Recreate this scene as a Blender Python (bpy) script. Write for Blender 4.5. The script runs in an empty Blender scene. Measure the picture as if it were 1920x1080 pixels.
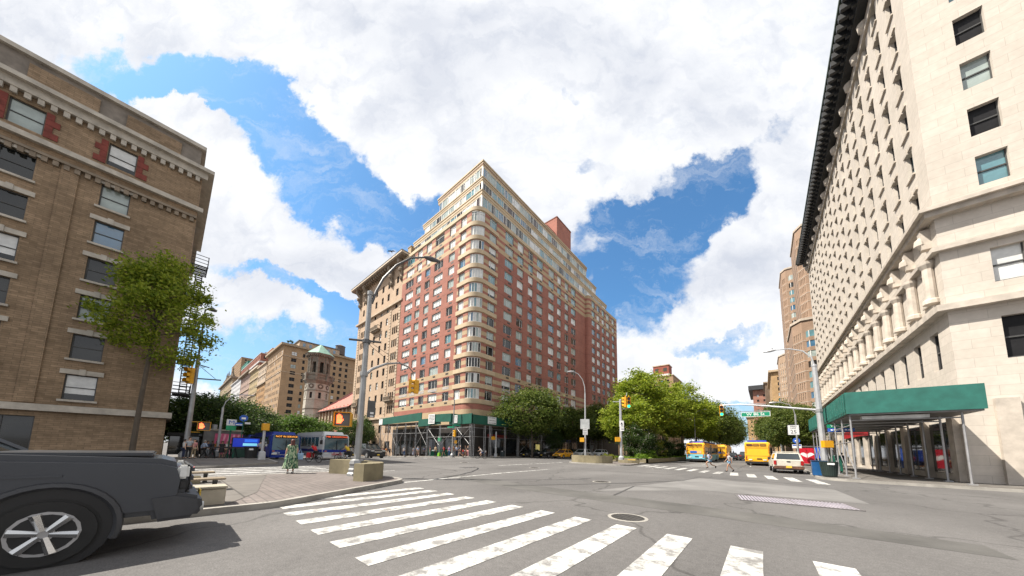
import bpy, bmesh, math, random
import numpy as np
from mathutils import Vector, Matrix
R_ = math.radians
random.seed(7)
SC = bpy.context.scene
COL = SC.collection

# ------------------------------------------------------------------ camera
F_PX, PX, PY, EYE = 551.0, 960.0, 780.0, 1.6
HEAD, PITCH, ROLL = R_(40.6), R_(6.26), R_(1.27)
_f = np.array([-math.sin(HEAD)*math.cos(PITCH), math.cos(HEAD)*math.cos(PITCH), math.sin(PITCH)])
_r = np.array([math.cos(HEAD), math.sin(HEAD), 0.0]); _u = np.cross(_r, _f)
CR = math.cos(ROLL)*_r + math.sin(ROLL)*_u
CU = -math.sin(ROLL)*_r + math.cos(ROLL)*_u
CF = _f
CAM = np.array([0.0, 0.0, EYE])
cam = bpy.data.objects.new('camera', bpy.data.cameras.new('camera')); COL.objects.link(cam)
cam.matrix_world = Matrix(((CR[0], CU[0], -CF[0], 0), (CR[1], CU[1], -CF[1], 0), (CR[2], CU[2], -CF[2], EYE), (0, 0, 0, 1)))
cam.data.sensor_width = 36.0; cam.data.lens = 36.0*F_PX/1920.0; cam.data.shift_y = (PY-540.0)/1920.0
cam.data.clip_start = 0.1; cam.data.clip_end = 6000.0
SC.camera = cam

def _ray(x, y): return (x-PX)/F_PX*CR - (y-PY)/F_PX*CU + CF
def gp(x, y, z=0.0):
    d = _ray(x, y); return CAM + d*((z-EYE)/d[2])
def on_x(x, y, X):
    d = _ray(x, y); return CAM + d*(X/d[0])
def on_y(x, y, Y):
    d = _ray(x, y); return CAM + d*(Y/d[1])
def pix(p):
    d = np.array(p, float)-CAM; z = d@CF
    return (PX+F_PX*(d@CR)/z, PY-F_PX*(d@CU)/z, z)
def hgt(gx, gy, y):
    lo, hi = -10.0, 150.0
    for _ in range(50):
        m = (lo+hi)/2
        if pix((gx, gy, m))[1] > y: lo = m
        else: hi = m
    return lo

def gz(x, y=0.0):                      # 86th Street falls towards the west
    if x > -36: return 0.0
    return -0.03*(-36-max(x, -190.0))

# ------------------------------------------------------------------ materials
MATS = {}
def _mix(nt, fac, a, b, kind='MIX'):
    n = nt.nodes.new('ShaderNodeMix'); n.data_type = 'RGBA'; n.blend_type = kind
    for k, v in ((0, fac), (6, a), (7, b)):
        if hasattr(v, 'is_output'): nt.links.new(v, n.inputs[k])
        else: n.inputs[k].default_value = v if k == 0 else (*v[:3], 1)
    return n.outputs[2]
def _noise(nt, scale, detail=4, vec=None, rough=0.55, dist=0.0):
    n = nt.nodes.new('ShaderNodeTexNoise'); n.inputs['Scale'].default_value = scale
    n.inputs['Detail'].default_value = detail; n.inputs['Roughness'].default_value = rough
    n.inputs['Distortion'].default_value = dist
    if vec is not None: nt.links.new(vec, n.inputs['Vector'])
    return n.outputs['Fac']
def _ramp(nt, src, p0, p1, c0=(0, 0, 0), c1=(1, 1, 1)):
    n = nt.nodes.new('ShaderNodeValToRGB'); e = n.color_ramp.elements
    e[0].position, e[1].position = p0, p1; e[0].color = (*c0, 1); e[1].color = (*c1, 1)
    nt.links.new(src, n.inputs[0]); return n.outputs[0]
def _math(nt, op, a, b=None, c=None):
    n = nt.nodes.new('ShaderNodeMath'); n.operation = op
    for i, v in enumerate((a, b, c)):
        if v is None: continue
        if hasattr(v, 'is_output'): nt.links.new(v, n.inputs[i])
        else: n.inputs[i].default_value = v
    return n.outputs[0]
def mat(name, col, rough=0.6, metal=0.0, var=0.25, scale=1.5, fine=14.0, bump=0.0, emit=None, spec=0.5, coat=0.0, stretch=None, ior=None):
    """A Principled material whose colour wanders with two sizes of noise (dirt, weathering)."""
    if name in MATS: return MATS[name]
    m = bpy.data.materials.new(name); m.use_nodes = True; nt = m.node_tree
    b = nt.nodes['Principled BSDF']
    b.inputs['Roughness'].default_value = rough; b.inputs['Metallic'].default_value = metal
    b.inputs['Specular IOR Level'].default_value = spec; b.inputs['Coat Weight'].default_value = coat
    if ior: b.inputs['IOR'].default_value = ior
    tc = nt.nodes.new('ShaderNodeTexCoord'); vec = tc.outputs['Object']
    if stretch:
        mp = nt.nodes.new('ShaderNodeMapping'); mp.inputs['Scale'].default_value = stretch
        nt.links.new(vec, mp.inputs[0]); vec = mp.outputs[0]
    n1 = _noise(nt, scale, 5, vec); n2 = _noise(nt, fine, 3, vec)
    lo = tuple(max(0, c*(1-var)) for c in col); hi = tuple(min(1, c*(1+var*0.8)) for c in col)
    c1 = _ramp(nt, n1, 0.3, 0.7, lo, hi)
    c2 = _mix(nt, _math(nt, 'MULTIPLY', n2, 0.35*min(1, var*3)), c1, tuple(c*0.55 for c in col))
    nt.links.new(c2, b.inputs['Base Color'])
    if bump:
        bp = nt.nodes.new('ShaderNodeBump'); bp.inputs['Strength'].default_value = bump; bp.inputs['Distance'].default_value = 0.02
        nt.links.new(n2, bp.inputs['Height']); nt.links.new(bp.outputs[0], b.inputs['Normal'])
    if emit:
        b.inputs['Emission Color'].default_value = (*col, 1); b.inputs['Emission Strength'].default_value = emit
    MATS[name] = m; return m
def brickmat(name, c1, c2, mortar, bw=0.6, bh=0.2, axis='wall', var=0.25, mort=0.012, rough=0.85):
    if name in MATS: return MATS[name]
    m = bpy.data.materials.new(name); m.use_nodes = True; nt = m.node_tree; b = nt.nodes['Principled BSDF']
    b.inputs['Roughness'].default_value = rough; b.inputs['Specular IOR Level'].default_value = 0.25
    tc = nt.nodes.new('ShaderNodeTexCoord'); sp = nt.nodes.new('ShaderNodeSeparateXYZ'); nt.links.new(tc.outputs['Object'], sp.inputs[0])
    cb = nt.nodes.new('ShaderNodeCombineXYZ')
    if axis == 'wall':
        nt.links.new(_math(nt, 'ADD', sp.outputs[0], sp.outputs[1]), cb.inputs[0]); nt.links.new(sp.outputs[2], cb.inputs[1])
    else:
        nt.links.new(sp.outputs[0], cb.inputs[0]); nt.links.new(sp.outputs[1], cb.inputs[1])
    br = nt.nodes.new('ShaderNodeTexBrick'); nt.links.new(cb.outputs[0], br.inputs['Vector'])
    br.inputs['Color1'].default_value = (*c1, 1); br.inputs['Color2'].default_value = (*c2, 1); br.inputs['Mortar'].default_value = (*mortar, 1)
    br.inputs['Scale'].default_value = 1.0; br.inputs['Mortar Size'].default_value = mort
    br.inputs['Brick Width'].default_value = bw; br.inputs['Row Height'].default_value = bh
    n1 = _noise(nt, 0.35, 6, tc.outputs['Object']); n2 = _noise(nt, 3.0, 4, tc.outputs['Object'])
    f1 = _ramp(nt, n1, 0.3, 0.7, (1-var,)*3, (1+var*0.4,)*3)
    c = _mix(nt, 1.0, br.outputs['Color'], f1, 'MULTIPLY')
    f2 = _ramp(nt, n2, 0.3, 0.75, (1-var*0.8,)*3, (1.04,)*3)
    c = _mix(nt, 1.0, c, f2, 'MULTIPLY')
    nt.links.new(c, b.inputs['Base Color']); MATS[name] = m; return m
def glassmat(name, col, rough=0.06, ior=1.75, var=0.3, scale=0.6):
    return mat(name, col, rough=rough, var=var, scale=scale, fine=2.0, ior=ior, spec=0.5)

# ------------------------------------------------------------------ mesh builder
class MB:
    def __init__(s, off=(0, 0, 0)): s.v = []; s.f = []; s.m = []; s.off = off
    def add(s, vs, fs, mi=0):
        b = len(s.v); s.v += [tuple(map(float, p)) for p in vs]
        for f in fs: s.f.append(tuple(b+i for i in f)); s.m.append(mi)
    def quad(s, a, b, c, d, mi=0): s.add([a, b, c, d], [(0, 1, 2, 3)], mi)
    def box(s, c, d, rz=0.0, mi=0, rx=0.0, taper=1.0):
        cx, cy, cz = c; x, y, z = d[0]/2, d[1]/2, d[2]/2; P = []
        M = Matrix.Rotation(rz, 3, 'Z') @ Matrix.Rotation(rx, 3, 'X')
        for k in (-1, 1):
            t = taper if k > 0 else 1.0
            for i, j in ((-1, -1), (1, -1), (1, 1), (-1, 1)):
                q = M @ Vector((i*x*t, j*y*t, k*z)); P.append((cx+q.x, cy+q.y, cz+q.z))
        s.add(P, [(0, 3, 2, 1), (4, 5, 6, 7), (0, 1, 5, 4), (1, 2, 6, 5), (2, 3, 7, 6), (3, 0, 4, 7)], mi)
    def tube(s, pts, rad, n=8, mi=0, caps=True):
        pts = [Vector(p) for p in pts]; rr = rad if isinstance(rad, (list, tuple)) else [rad]*len(pts)
        ref = None; rings = []
        for i, p in enumerate(pts):
            t = (pts[min(i+1, len(pts)-1)]-pts[max(i-1, 0)]).normalized()
            if ref is None:
                ref = t.orthogonal().normalized()
            ref = (ref - t*ref.dot(t)).normalized(); bi = t.cross(ref)
            rings.append([p + (ref*math.cos(2*math.pi*k/n)+bi*math.sin(2*math.pi*k/n))*rr[i] for k in range(n)])
        V = [tuple(q) for r in rings for q in r]; Fs = []
        for i in range(len(pts)-1):
            for k in range(n):
                a = i*n+k; b = i*n+(k+1) % n; Fs.append((a, b, b+n, a+n))
        if caps: Fs += [tuple(range(n-1, -1, -1)), tuple(range((len(pts)-1)*n, len(pts)*n))]
        s.add(V, Fs, mi)
    def lathe(s, c, prof, n=16, mi=0, rz=0.0, caps=True):
        cx, cy, cz = c; V = []; Fs = []
        for r, z in prof:
            for k in range(n):
                a = rz+2*math.pi*k/n; V.append((cx+r*math.cos(a), cy+r*math.sin(a), cz+z))
        for i in range(len(prof)-1):
            for k in range(n):
                a = i*n+k; b = i*n+(k+1) % n; Fs.append((a, b, b+n, a+n))
        if caps: Fs += [tuple(range(n-1, -1, -1)), tuple(range((len(prof)-1)*n, len(prof)*n))]
        s.add(V, Fs, mi)
    def prism(s, poly, z0, z1, mi=0, zf=None):
        n = len(poly); zf = zf or (lambda x, y: 0.0)
        V = [(x, y, z0+zf(x, y)) for x, y in poly]+[(x, y, z1+zf(x, y)) for x, y in poly]
        a = sum(poly[i][0]*poly[(i+1) % n][1]-poly[(i+1) % n][0]*poly[i][1] for i in range(n))
        Fs = [tuple(range(n, 2*n)), tuple(range(n-1, -1, -1))]+[(i, (i+1) % n, n+(i+1) % n, n+i) for i in range(n)]
        if a < 0: Fs = [tuple(reversed(f)) for f in Fs]
        s.add(V, Fs, mi)
    def xprism(s, poly, x0, x1, mi=0, axis='y'):
        """Side profile poly of (u, z) swept across from x0 to x1 on the other horizontal axis."""
        n = len(poly)
        P = (lambda u, w, z: (u, w, z)) if axis == 'y' else (lambda u, w, z: (w, u, z))
        V = [P(u, x0, z) for u, z in poly]+[P(u, x1, z) for u, z in poly]
        s.add(V, [tuple(range(n)), tuple(range(2*n-1, n-1, -1))]+[(i, n+i, n+(i+1) % n, (i+1) % n) for i in range(n)], mi)
    def disc(s, c, nrm, r, n=14, mi=0, thick=0.02):
        c = Vector(c); nrm = Vector(nrm).normalized(); s.tube([c, c+nrm*thick], r, n, mi)
    def merge(s, o, M=None):
        b = len(s.v)
        s.v += [tuple(M @ Vector(p)) for p in o.v] if M else list(o.v)
        s.f += [tuple(b+i for i in f) for f in o.f]; s.m += o.m
    def mesh(s, name, mats, smooth=False, bevel=0.0):
        me = bpy.data.meshes.new(name); ox, oy, oz = s.off
        me.from_pydata([(x-ox, y-oy, z-oz) for x, y, z in s.v], [], s.f)
        mats = mats if isinstance(mats, (list, tuple)) else [mats]
        for m in mats: me.materials.append(m)
        if len(mats) > 1: me.polygons.foreach_set('material_index', s.m)
        bm = bmesh.new(); bm.from_mesh(me)
        if bevel:
            bmesh.ops.remove_doubles(bm, verts=bm.verts, dist=1e-4)
            bmesh.ops.recalc_face_normals(bm, faces=bm.faces)
            es = [e for e in bm.edges if len(e.link_faces) == 2 and e.calc_face_angle(0) > 0.4]
            bmesh.ops.bevel(bm, geom=es, offset=bevel, segments=2, affect='EDGES', clamp_overlap=True)
        else:
            bmesh.ops.recalc_face_normals(bm, faces=bm.faces)
        bm.to_mesh(me); bm.free()
        if smooth:
            me.polygons.foreach_set('use_smooth', [True]*len(me.polygons))
            me.set_sharp_from_angle(angle=R_(38))
        return me
    def build(s, name, mats, parent=None, smooth=False, bevel=0.0, loc=None, rz=0.0):
        return link(name, s.mesh(name, mats, smooth, bevel), parent, loc, rz)

def link(name, me, parent=None, loc=None, rz=0.0):
    o = bpy.data.objects.new(name, me); COL.objects.link(o)
    if parent is not None: o.parent = parent
    if loc is not None: o.location = loc
    if rz: o.rotation_euler.z = rz
    return o
def tag(o, label=None, cat=None, group=None, kind=None):
    for k, v in (('label', label), ('category', cat), ('group', group), ('kind', kind)):
        if v: o[k] = v
    return o
def thing(name, label, cat, loc=(0, 0, 0), rz=0.0, group=None):
    o = bpy.data.objects.new(name, None); COL.objects.link(o); o.location = loc; o.rotation_euler.z = rz
    o.empty_display_size = 0.3
    return tag(o, label, cat, group)
def kids(o): return [c for c in bpy.data.objects if c.parent is o]
CH = {}
def copy_tree(o, loc, rz, label=None, group=None, scale=None):
    ks = CH.get(o.name)
    if ks is None:
        ks = CH[o.name] = [(c, [g for g in kids(c)]) for c in kids(o)]
    r = o.copy(); COL.objects.link(r); r.location = loc; r.rotation_euler.z = rz
    if scale: r.scale = scale
    if label: r['label'] = label
    if group: r['group'] = group
    for c, gs in ks:
        d = c.copy(); COL.objects.link(d); d.parent = r
        for g in gs:
            e = g.copy(); COL.objects.link(e); e.parent = d
    return r
def text_mesh(txt, size, thick=0.004, align='CENTER', spacing=1.0):
    cu = bpy.data.curves.new('lettering', 'FONT'); cu.body = txt; cu.size = size; cu.extrude = thick; cu.align_x = align; cu.align_y = 'CENTER'
    cu.space_character = spacing; cu.resolution_u = 2
    o = bpy.data.objects.new('lettering', cu); COL.objects.link(o)
    bpy.context.view_layer.update()
    me = bpy.data.meshes.new_from_object(o.evaluated_get(bpy.context.evaluated_depsgraph_get()))
    bpy.data.objects.remove(o); bpy.data.curves.remove(cu); return me
def lettering(txt, size, m, parent, loc, rz=0.0, stretch=1.0, tilt=90.0, bold=0.0):
    """Text standing upright on a face whose outward normal is -y turned by rz."""
    me = text_mesh(txt, size); me.name = 'lettering'; me.materials.clear(); me.materials.append(m)
    o = link('lettering', me, parent, loc); o.rotation_euler = (R_(tilt), 0, rz); o.scale = (stretch, 1, 1); return o

# ------------------------------------------------------------------ world: sky with clouds, sun
SUN_AZ, SUN_EL = 224.0, 54.0
def build_world():
    w = bpy.data.worlds.new('World'); SC.world = w; w.use_nodes = True; nt = w.node_tree
    bg = nt.nodes['Background']; bg.inputs[1].default_value = 0.1
    sky = nt.nodes.new('ShaderNodeTexSky'); sky.sky_type = 'NISHITA'; sky.sun_disc = False
    sky.sun_elevation = R_(SUN_EL); sky.sun_rotation = R_(SUN_AZ); sky.air_density = 1.0; sky.dust_density = 1.4; sky.ozone_density = 1.6
    tc = nt.nodes.new('ShaderNodeTexCoord'); d = tc.outputs['Generated']
    def dot(v):
        n = nt.nodes.new('ShaderNodeVectorMath'); n.operation = 'DOT_PRODUCT'; nt.links.new(d, n.inputs[0]); n.inputs[1].default_value = tuple(v)
        return n.outputs['Value']
    fz = _math(nt, 'MAXIMUM', dot(CF), 0.12)
    px = _math(nt, 'DIVIDE', dot(CR), fz); py = _math(nt, 'DIVIDE', dot(CU), fz)
    cb = nt.nodes.new('ShaderNodeCombineXYZ'); nt.links.new(px, cb.inputs[0]); nt.links.new(py, cb.inputs[1])
    # warp so that cloud edges are ragged
    nz = nt.nodes.new('ShaderNodeTexNoise'); nz.inputs['Scale'].default_value = 3.2; nz.inputs['Detail'].default_value = 9; nz.inputs['Roughness'].default_value = 0.62
    nt.links.new(cb.outputs[0], nz.inputs['Vector'])
    sub = nt.nodes.new('ShaderNodeVectorMath'); sub.operation = 'SUBTRACT'; nt.links.new(nz.outputs['Color'], sub.inputs[0]); sub.inputs[1].default_value = (0.5, 0.5, 0.5)
    scl = nt.nodes.new('ShaderNodeVectorMath'); scl.operation = 'SCALE'; nt.links.new(sub.outputs[0], scl.inputs[0]); scl.inputs['Scale'].default_value = 0.42
    wv = nt.nodes.new('ShaderNodeVectorMath'); wv.operation = 'ADD'; nt.links.new(cb.outputs[0], wv.inputs[0]); nt.links.new(scl.outputs[0], wv.inputs[1])
    # clear-sky gaps, each an ellipse given in photograph pixels (centre, half axes, tilt) on the far sky
    total = None
    for (cx, cy, ax, ay, ang, amp) in CLEAR:
        mp = nt.nodes.new('ShaderNodeMapping'); mp.vector_type = 'TEXTURE'
        mp.inputs['Location'].default_value = ((cx-PX)/F_PX, -(cy-PY)/F_PX, 0)
        mp.inputs['Rotation'].default_value = (0, 0, R_(ang)); mp.inputs['Scale'].default_value = (ax/F_PX, ay/F_PX, 1)
        nt.links.new(wv.outputs[0], mp.inputs[0])
        ln = nt.nodes.new('ShaderNodeVectorMath'); ln.operation = 'LENGTH'; nt.links.new(mp.outputs[0], ln.inputs[0])
        mr = nt.nodes.new('ShaderNodeMapRange'); mr.interpolation_type = 'SMOOTHSTEP'
        mr.inputs['From Min'].default_value = 1.5; mr.inputs['From Max'].default_value = 0.5
        mr.inputs['To Min'].default_value = 0; mr.inputs['To Max'].default_value = amp
        nt.links.new(ln.outputs['Value'], mr.inputs[0])
        total = mr.outputs[0] if total is None else _math(nt, 'ADD' if amp > 0 else 'ADD', total, mr.outputs[0])
    mp2 = nt.nodes.new('ShaderNodeMapping'); mp2.inputs['Scale'].default_value = (1.0, 1.35, 1); mp2.inputs['Rotation'].default_value = (0, 0, R_(-25))
    nt.links.new(cb.outputs[0], mp2.inputs[0])
    n1 = _noise(nt, 5.2, 12, mp2.outputs[0], 0.68, 0.2)
    clear = _math(nt, 'ADD', total, _math(nt, 'MULTIPLY', _math(nt, 'SUBTRACT', n1, 0.5), 1.35))
    cov = nt.nodes.new('ShaderNodeMapRange'); cov.interpolation_type = 'SMOOTHSTEP'
    cov.inputs['From Min'].default_value = 0.80; cov.inputs['From Max'].default_value = 0.16
    cov.inputs['To Min'].default_value = 0; cov.inputs['To Max'].default_value = 1
    nt.links.new(clear, cov.inputs[0])
    # cloud body: white with soft blue-grey bellies
    mp3 = nt.nodes.new('ShaderNodeMapping'); mp3.inputs['Scale'].default_value = (1.0, 1.5, 1); mp3.inputs['Location'].default_value = (3.1, 1.7, 0); mp3.inputs['Rotation'].default_value = (0, 0, R_(-30))
    nt.links.new(cb.outputs[0], mp3.inputs[0])
    n2 = _noise(nt, 1.7, 7, mp3.outputs[0], 0.55, 0.3)
    shade = _ramp(nt, n2, 0.34, 0.56, CLOUD_LO, CLOUD_HI)
    mp5 = nt.nodes.new('ShaderNodeMapping'); mp5.inputs['Scale'].default_value = (1.0, 1.7, 1); mp5.inputs['Rotation'].default_value = (0, 0, R_(-35)); nt.links.new(wv.outputs[0], mp5.inputs[0])
    shade = _mix(nt, 1.0, shade, _ramp(nt, _noise(nt, 6.0, 9, mp5.outputs[0], 0.6, 0.5), 0.30, 0.55, (0.87, 0.89, 0.93), (1.03, 1.03, 1.03)), 'MULTIPLY')
    skyc = _mix(nt, 1.0, sky.outputs[0], SKY_GAIN, 'MULTIPLY')
    # pale haze towards the horizon and thin streaked veil cloud over the blue
    sz = nt.nodes.new('ShaderNodeSeparateXYZ'); nt.links.new(d, sz.inputs[0])
    hz = nt.nodes.new('ShaderNodeMapRange'); hz.inputs['From Min'].default_value = 0.42; hz.inputs['From Max'].default_value = 0.02; hz.inputs['To Max'].default_value = 0.62; nt.links.new(sz.outputs[2], hz.inputs[0])
    skyc = _mix(nt, hz.outputs[0], skyc, (3.1, 3.75, 4.3))
    mp4 = nt.nodes.new('ShaderNodeMapping'); mp4.inputs['Scale'].default_value = (0.8, 3.4, 1); mp4.inputs['Rotation'].default_value = (0, 0, R_(-32)); nt.links.new(wv.outputs[0], mp4.inputs[0])
    veil = _ramp(nt, _noise(nt, 2.6, 10, mp4.outputs[0], 0.7, 0.4), 0.50, 0.78, (0, 0, 0), (0.55,)*3)
    skyc = _mix(nt, veil, skyc, (4.6, 4.75, 4.95))
    out = _mix(nt, cov.outputs[0], skyc, shade)
    nt.links.new(out, bg.inputs[0])
    su = bpy.data.lights.new('sun', 'SUN'); su.energy = 4.8; su.angle = R_(0.5); su.color = (1.0, 0.93, 0.82)
    so = bpy.data.objects.new('sun', su); COL.objects.link(so)
    az, el = R_(SUN_AZ), R_(SUN_EL)
    dirv = Vector((math.sin(az)*math.cos(el), math.cos(az)*math.cos(el), math.sin(el)))
    so.rotation_euler = dirv.to_track_quat('Z', 'Y').to_euler(); so.location = dirv*200
    SC.view_settings.view_transform = 'Standard'; SC.view_settings.look = 'None'; SC.view_settings.exposure = 1.05; SC.view_settings.gamma = 1.0
SKY_GAIN = (0.52, 0.86, 1.03); CLOUD_LO = (3.7, 3.85, 4.2); CLOUD_HI = (4.95, 5.0, 5.1)
CLEAR = [
    (395, 160, 120, 52, -16, 1.0), (500, 212, 140, 64, -32, 1.0), (590, 298, 135, 74, -43, 1.0), (675, 385, 120, 70, -40, 1.0), (750, 425, 90, 58, -25, 1.0), (800, 395, 50, 40, 0, .7), (250, 120, 120, 40, -10, .8),
    (1330, 365, 90, 60, 25, 1.0), (1250, 405, 130, 70, 30, 1.0), (1165, 450, 105, 70, 10, .85), (1230, 500, 100, 70, 35, .85), (1170, 565, 75, 75, 0, .9), (1110, 520, 70, 75, 0, .7),
    (1340, 645, 110, 16, 10, .55), (1440, 240, 80, 20, 40, .35), (1400, 780, 70, 40, 0, .8), (1300, 760, 120, 20, 0, .35),
    (560, 545, 150, 15, -22, .65), (650, 590, 60, 24, -20, .7), (400, 660, 140, 60, 0, 1.0), (560, 665, 140, 42, 0, 1.0), (660, 640, 60, 40, 0, .9), (395, 535, 60, 12, -20, .4),
    (1065, 195, 26, 14, -40, .4), (1095, 300, 30, 22, 30, .35), (1020, 270, 24, 14, 0, .25),
    (795, 425, 16, 34, -15, -.9), (1140, 452, 62, 26, 12, -1.0), (1135, 507, 46, 20, 0, -.9), (1208, 517, 34, 13, 15, -.8), (1266, 452, 14, 28, 30, -.7), (1312, 374, 8, 18, 25, -.6), (703, 455, 24, 34, -25, -.8), (1170, 530, 30, 14, 0, -.6), (560, 210, 26, 12, -30, -.5), (352, 205, 60, 26, -30, -.8),
]
SC.render.engine = 'CYCLES'
SC.cycles.max_bounces = 5; SC.cycles.diffuse_bounces = 3; SC.cycles.glossy_bounces = 3; SC.cycles.transmission_bounces = 3
SC.cycles.use_denoising = True
try: SC.cycles.denoiser = 'OPENIMAGEDENOISE'
except Exception: pass
build_world()
# ------------------------------------------------------------------ ground, pavements, markings
def asphalt():
    m = bpy.data.materials.new('asphalt'); m.use_nodes = True; nt = m.node_tree; b = nt.nodes['Principled BSDF']
    b.inputs['Roughness'].default_value = 0.9; b.inputs['Specular IOR Level'].default_value = 0.25
    v = nt.nodes.new('ShaderNodeTexCoord').outputs['Object']
    mp = nt.nodes.new('ShaderNodeMapping'); mp.inputs['Scale'].default_value = (0.35, 0.07, 1); nt.links.new(v, mp.inputs[0])
    big = _noise(nt, 0.12, 5, v); lane = _noise(nt, 1.0, 4, mp.outputs[0]); grit = _noise(nt, 9.0, 6, v, 0.8); fleck = _noise(nt, 55.0, 2, v)
    c = _ramp(nt, big, 0.3, 0.7, (0.098, 0.094, 0.093), (0.146, 0.141, 0.139))
    c = _mix(nt, 1.0, c, _ramp(nt, lane, 0.32, 0.68, (0.84,)*3, (1.08,)*3), 'MULTIPLY')
    c = _mix(nt, 1.0, c, _ramp(nt, grit, 0.3, 0.7, (0.80,)*3, (1.15,)*3), 'MULTIPLY')
    c = _mix(nt, 1.0, c, _ramp(nt, fleck, 0.35, 0.7, (0.78,)*3, (1.22,)*3), 'MULTIPLY')
    oil = _noise(nt, 0.9, 6, v, 0.7, 0.6); c = _mix(nt, 1.0, c, _ramp(nt, oil, 0.56, 0.74, (1, 1, 1), (0.80, 0.80, 0.81)), 'MULTIPLY')
    vo = nt.nodes.new('ShaderNodeTexVoronoi'); vo.feature = 'DISTANCE_TO_EDGE'; vo.inputs['Scale'].default_value = 0.16
    wn = nt.nodes.new('ShaderNodeTexNoise'); wn.inputs['Scale'].default_value = 0.8; wn.inputs['Detail'].default_value = 5; nt.links.new(v, wn.inputs['Vector'])
    ad = nt.nodes.new('ShaderNodeVectorMath'); ad.operation = 'MULTIPLY_ADD'; nt.links.new(wn.outputs['Color'], ad.inputs[0]); ad.inputs[1].default_value = (1.6,)*3; nt.links.new(v, ad.inputs[2])
    nt.links.new(ad.outputs[0], vo.inputs['Vector'])
    crack = _ramp(nt, vo.outputs['Distance'], 0.002, 0.011, (0.55,)*3, (1, 1, 1))
    c = _mix(nt, 0.8, c, crack, 'MULTIPLY')
    nt.links.new(c, b.inputs['Base Color'])
    bp = nt.nodes.new('ShaderNodeBump'); bp.inputs['Strength'].default_value = 0.35; bp.inputs['Distance'].default_value = 0.01
    nt.links.new(grit, bp.inputs['Height']); nt.links.new(bp.outputs[0], b.inputs['Normal']); return m
ASPH = asphalt()
PAVE = brickmat('pavement_flags', (0.165, 0.152, 0.139), (0.145, 0.134, 0.124), (0.085, 0.078, 0.072), 1.5, 1.5, 'floor', 0.25, 0.025)
MALLBRICK = brickmat('mall_brick', (0.195, 0.168, 0.158), (0.16, 0.14, 0.132), (0.125, 0.112, 0.106), 0.4, 0.2, 'floor', 0.25, 0.02)
CURB = mat('curb_granite', (0.30, 0.285, 0.26), 0.85, var=0.3)
def whitepaint():
    m = bpy.data.materials.new('road_paint'); m.use_nodes = True; nt = m.node_tree; b = nt.nodes['Principled BSDF']; b.inputs['Roughness'].default_value = 0.8
    v = nt.nodes.new('ShaderNodeTexCoord').outputs['Object']; n = _noise(nt, 3.0, 8, v, 0.75); n2 = _noise(nt, 0.5, 3, v)
    c = _ramp(nt, n, 0.40, 0.60, (0.19, 0.185, 0.18), (0.62, 0.62, 0.60)); c = _mix(nt, 1.0, c, _ramp(nt, n2, 0.3, 0.7, (0.75,)*3, (1.05,)*3), 'MULTIPLY')
    nt.links.new(c, b.inputs['Base Color']); return m
PAINT = whitepaint()
def wornpaint():
    m = whitepaint(); m.name = 'road_paint_worn'
    for n in m.node_tree.nodes:
        if n.type == 'VALTORGB' and abs(n.color_ramp.elements[0].position-0.40) < 0.01:
            n.color_ramp.elements[0].position = 0.46; n.color_ramp.elements[1].position = 0.60
    return m
PAINTW = wornpaint()

g = MB()
xs = [-3000, -800, -400, -190, -150, -110, -75, -50, -36, -25, -12, 0, 12, 60, 300, 3000]
ys = [-400, -60, -20, 0, 10, 20, 33, 50, 80, 120, 200, 350, 700, 3000]
for i in range(len(xs)-1):
    for j in range(len(ys)-1):
        a, b, c, d = xs[i], xs[i+1], ys[j], ys[j+1]
        g.quad((a, c, gz(a)), (b, c, gz(b)), (b, d, gz(b)), (a, d, gz(a)))
tag(g.build('ground', ASPH), kind='structure')

def rounded(pts):                       # (x, y, radius) corners -> polygon with arcs
    out = []; n = len(pts)
    for i, (x, y, r) in enumerate(pts):
        if r <= 0: out.append((x, y)); continue
        p = Vector((x, y)); a = (Vector(pts[i-1][:2])-p).normalized(); b = (Vector(pts[(i+1) % n][:2])-p).normalized()
        t = r/math.tan(a.angle(b)/2); p0, p1 = p+a*t, p+b*t
        for k in range(7):
            s = k/6; q = (1-s)**2*p0+2*s*(1-s)*p+s*s*p1; out.append((q.x, q.y))
    return out
def slab(name, poly, top=0.14, m=PAVE, curb=0.18):
    b = MB(); b.prism(poly, -0.1, top, 1, lambda x, y: gz(x))
    n = len(poly); b.m[-(n+2)] = 0
    # a granite kerb on top of the rim
    cen = Vector((sum(p[0] for p in poly)/n, sum(p[1] for p in poly)/n))
    for i in range(n):
        p, q = Vector(poly[i]), Vector(poly[(i+1) % n])
        if (q-p).length < 1e-3: continue
        nn = Vector((-(q-p).y, (q-p).x)).normalized()*curb
        a = sum(poly[k][0]*poly[(k+1) % n][1]-poly[(k+1) % n][0]*poly[k][1] for k in range(n))
        if a < 0: nn = -nn
        z = top+0.004
        b.quad((p.x, p.y, z+gz(p.x)), (q.x, q.y, z+gz(q.x)), (q.x+nn.x, q.y+nn.y, z+gz(q.x)), (p.x+nn.x, p.y+nn.y, z+gz(p.x)), 1)
    o = b.build(name, [m, CURB]); tag(o, kind='structure'); return o
slab('pavement', rounded([(-36, 29.8, 0), (-33.6, 29.8, 2.2), (-33.6, 330, 0), (-36, 330, 0)]), 0.14)
slab('pavement', [(-190, 29.8), (-36, 29.8), (-36, 330), (-190, 330)], 0.14)
slab('pavement', rounded([(-36, -60, 0), (-25.2, -60, 0), (-25.2, 2.0, 2.0), (-29.0, 5.9, 2), (-36, 6.4, 0)]), 0.14)
slab('pavement', [(-190, -60), (-36, -60), (-36, 6.4), (-190, 6.4)], 0.14)
slab('pavement', rounded([(2.55, 27.6, 2.0), (8, 27.2, 0), (90, 27.2, 0), (90, 330, 0), (2.9, 330, 0), (2.9, 40, 0)]), 0.14)
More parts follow.
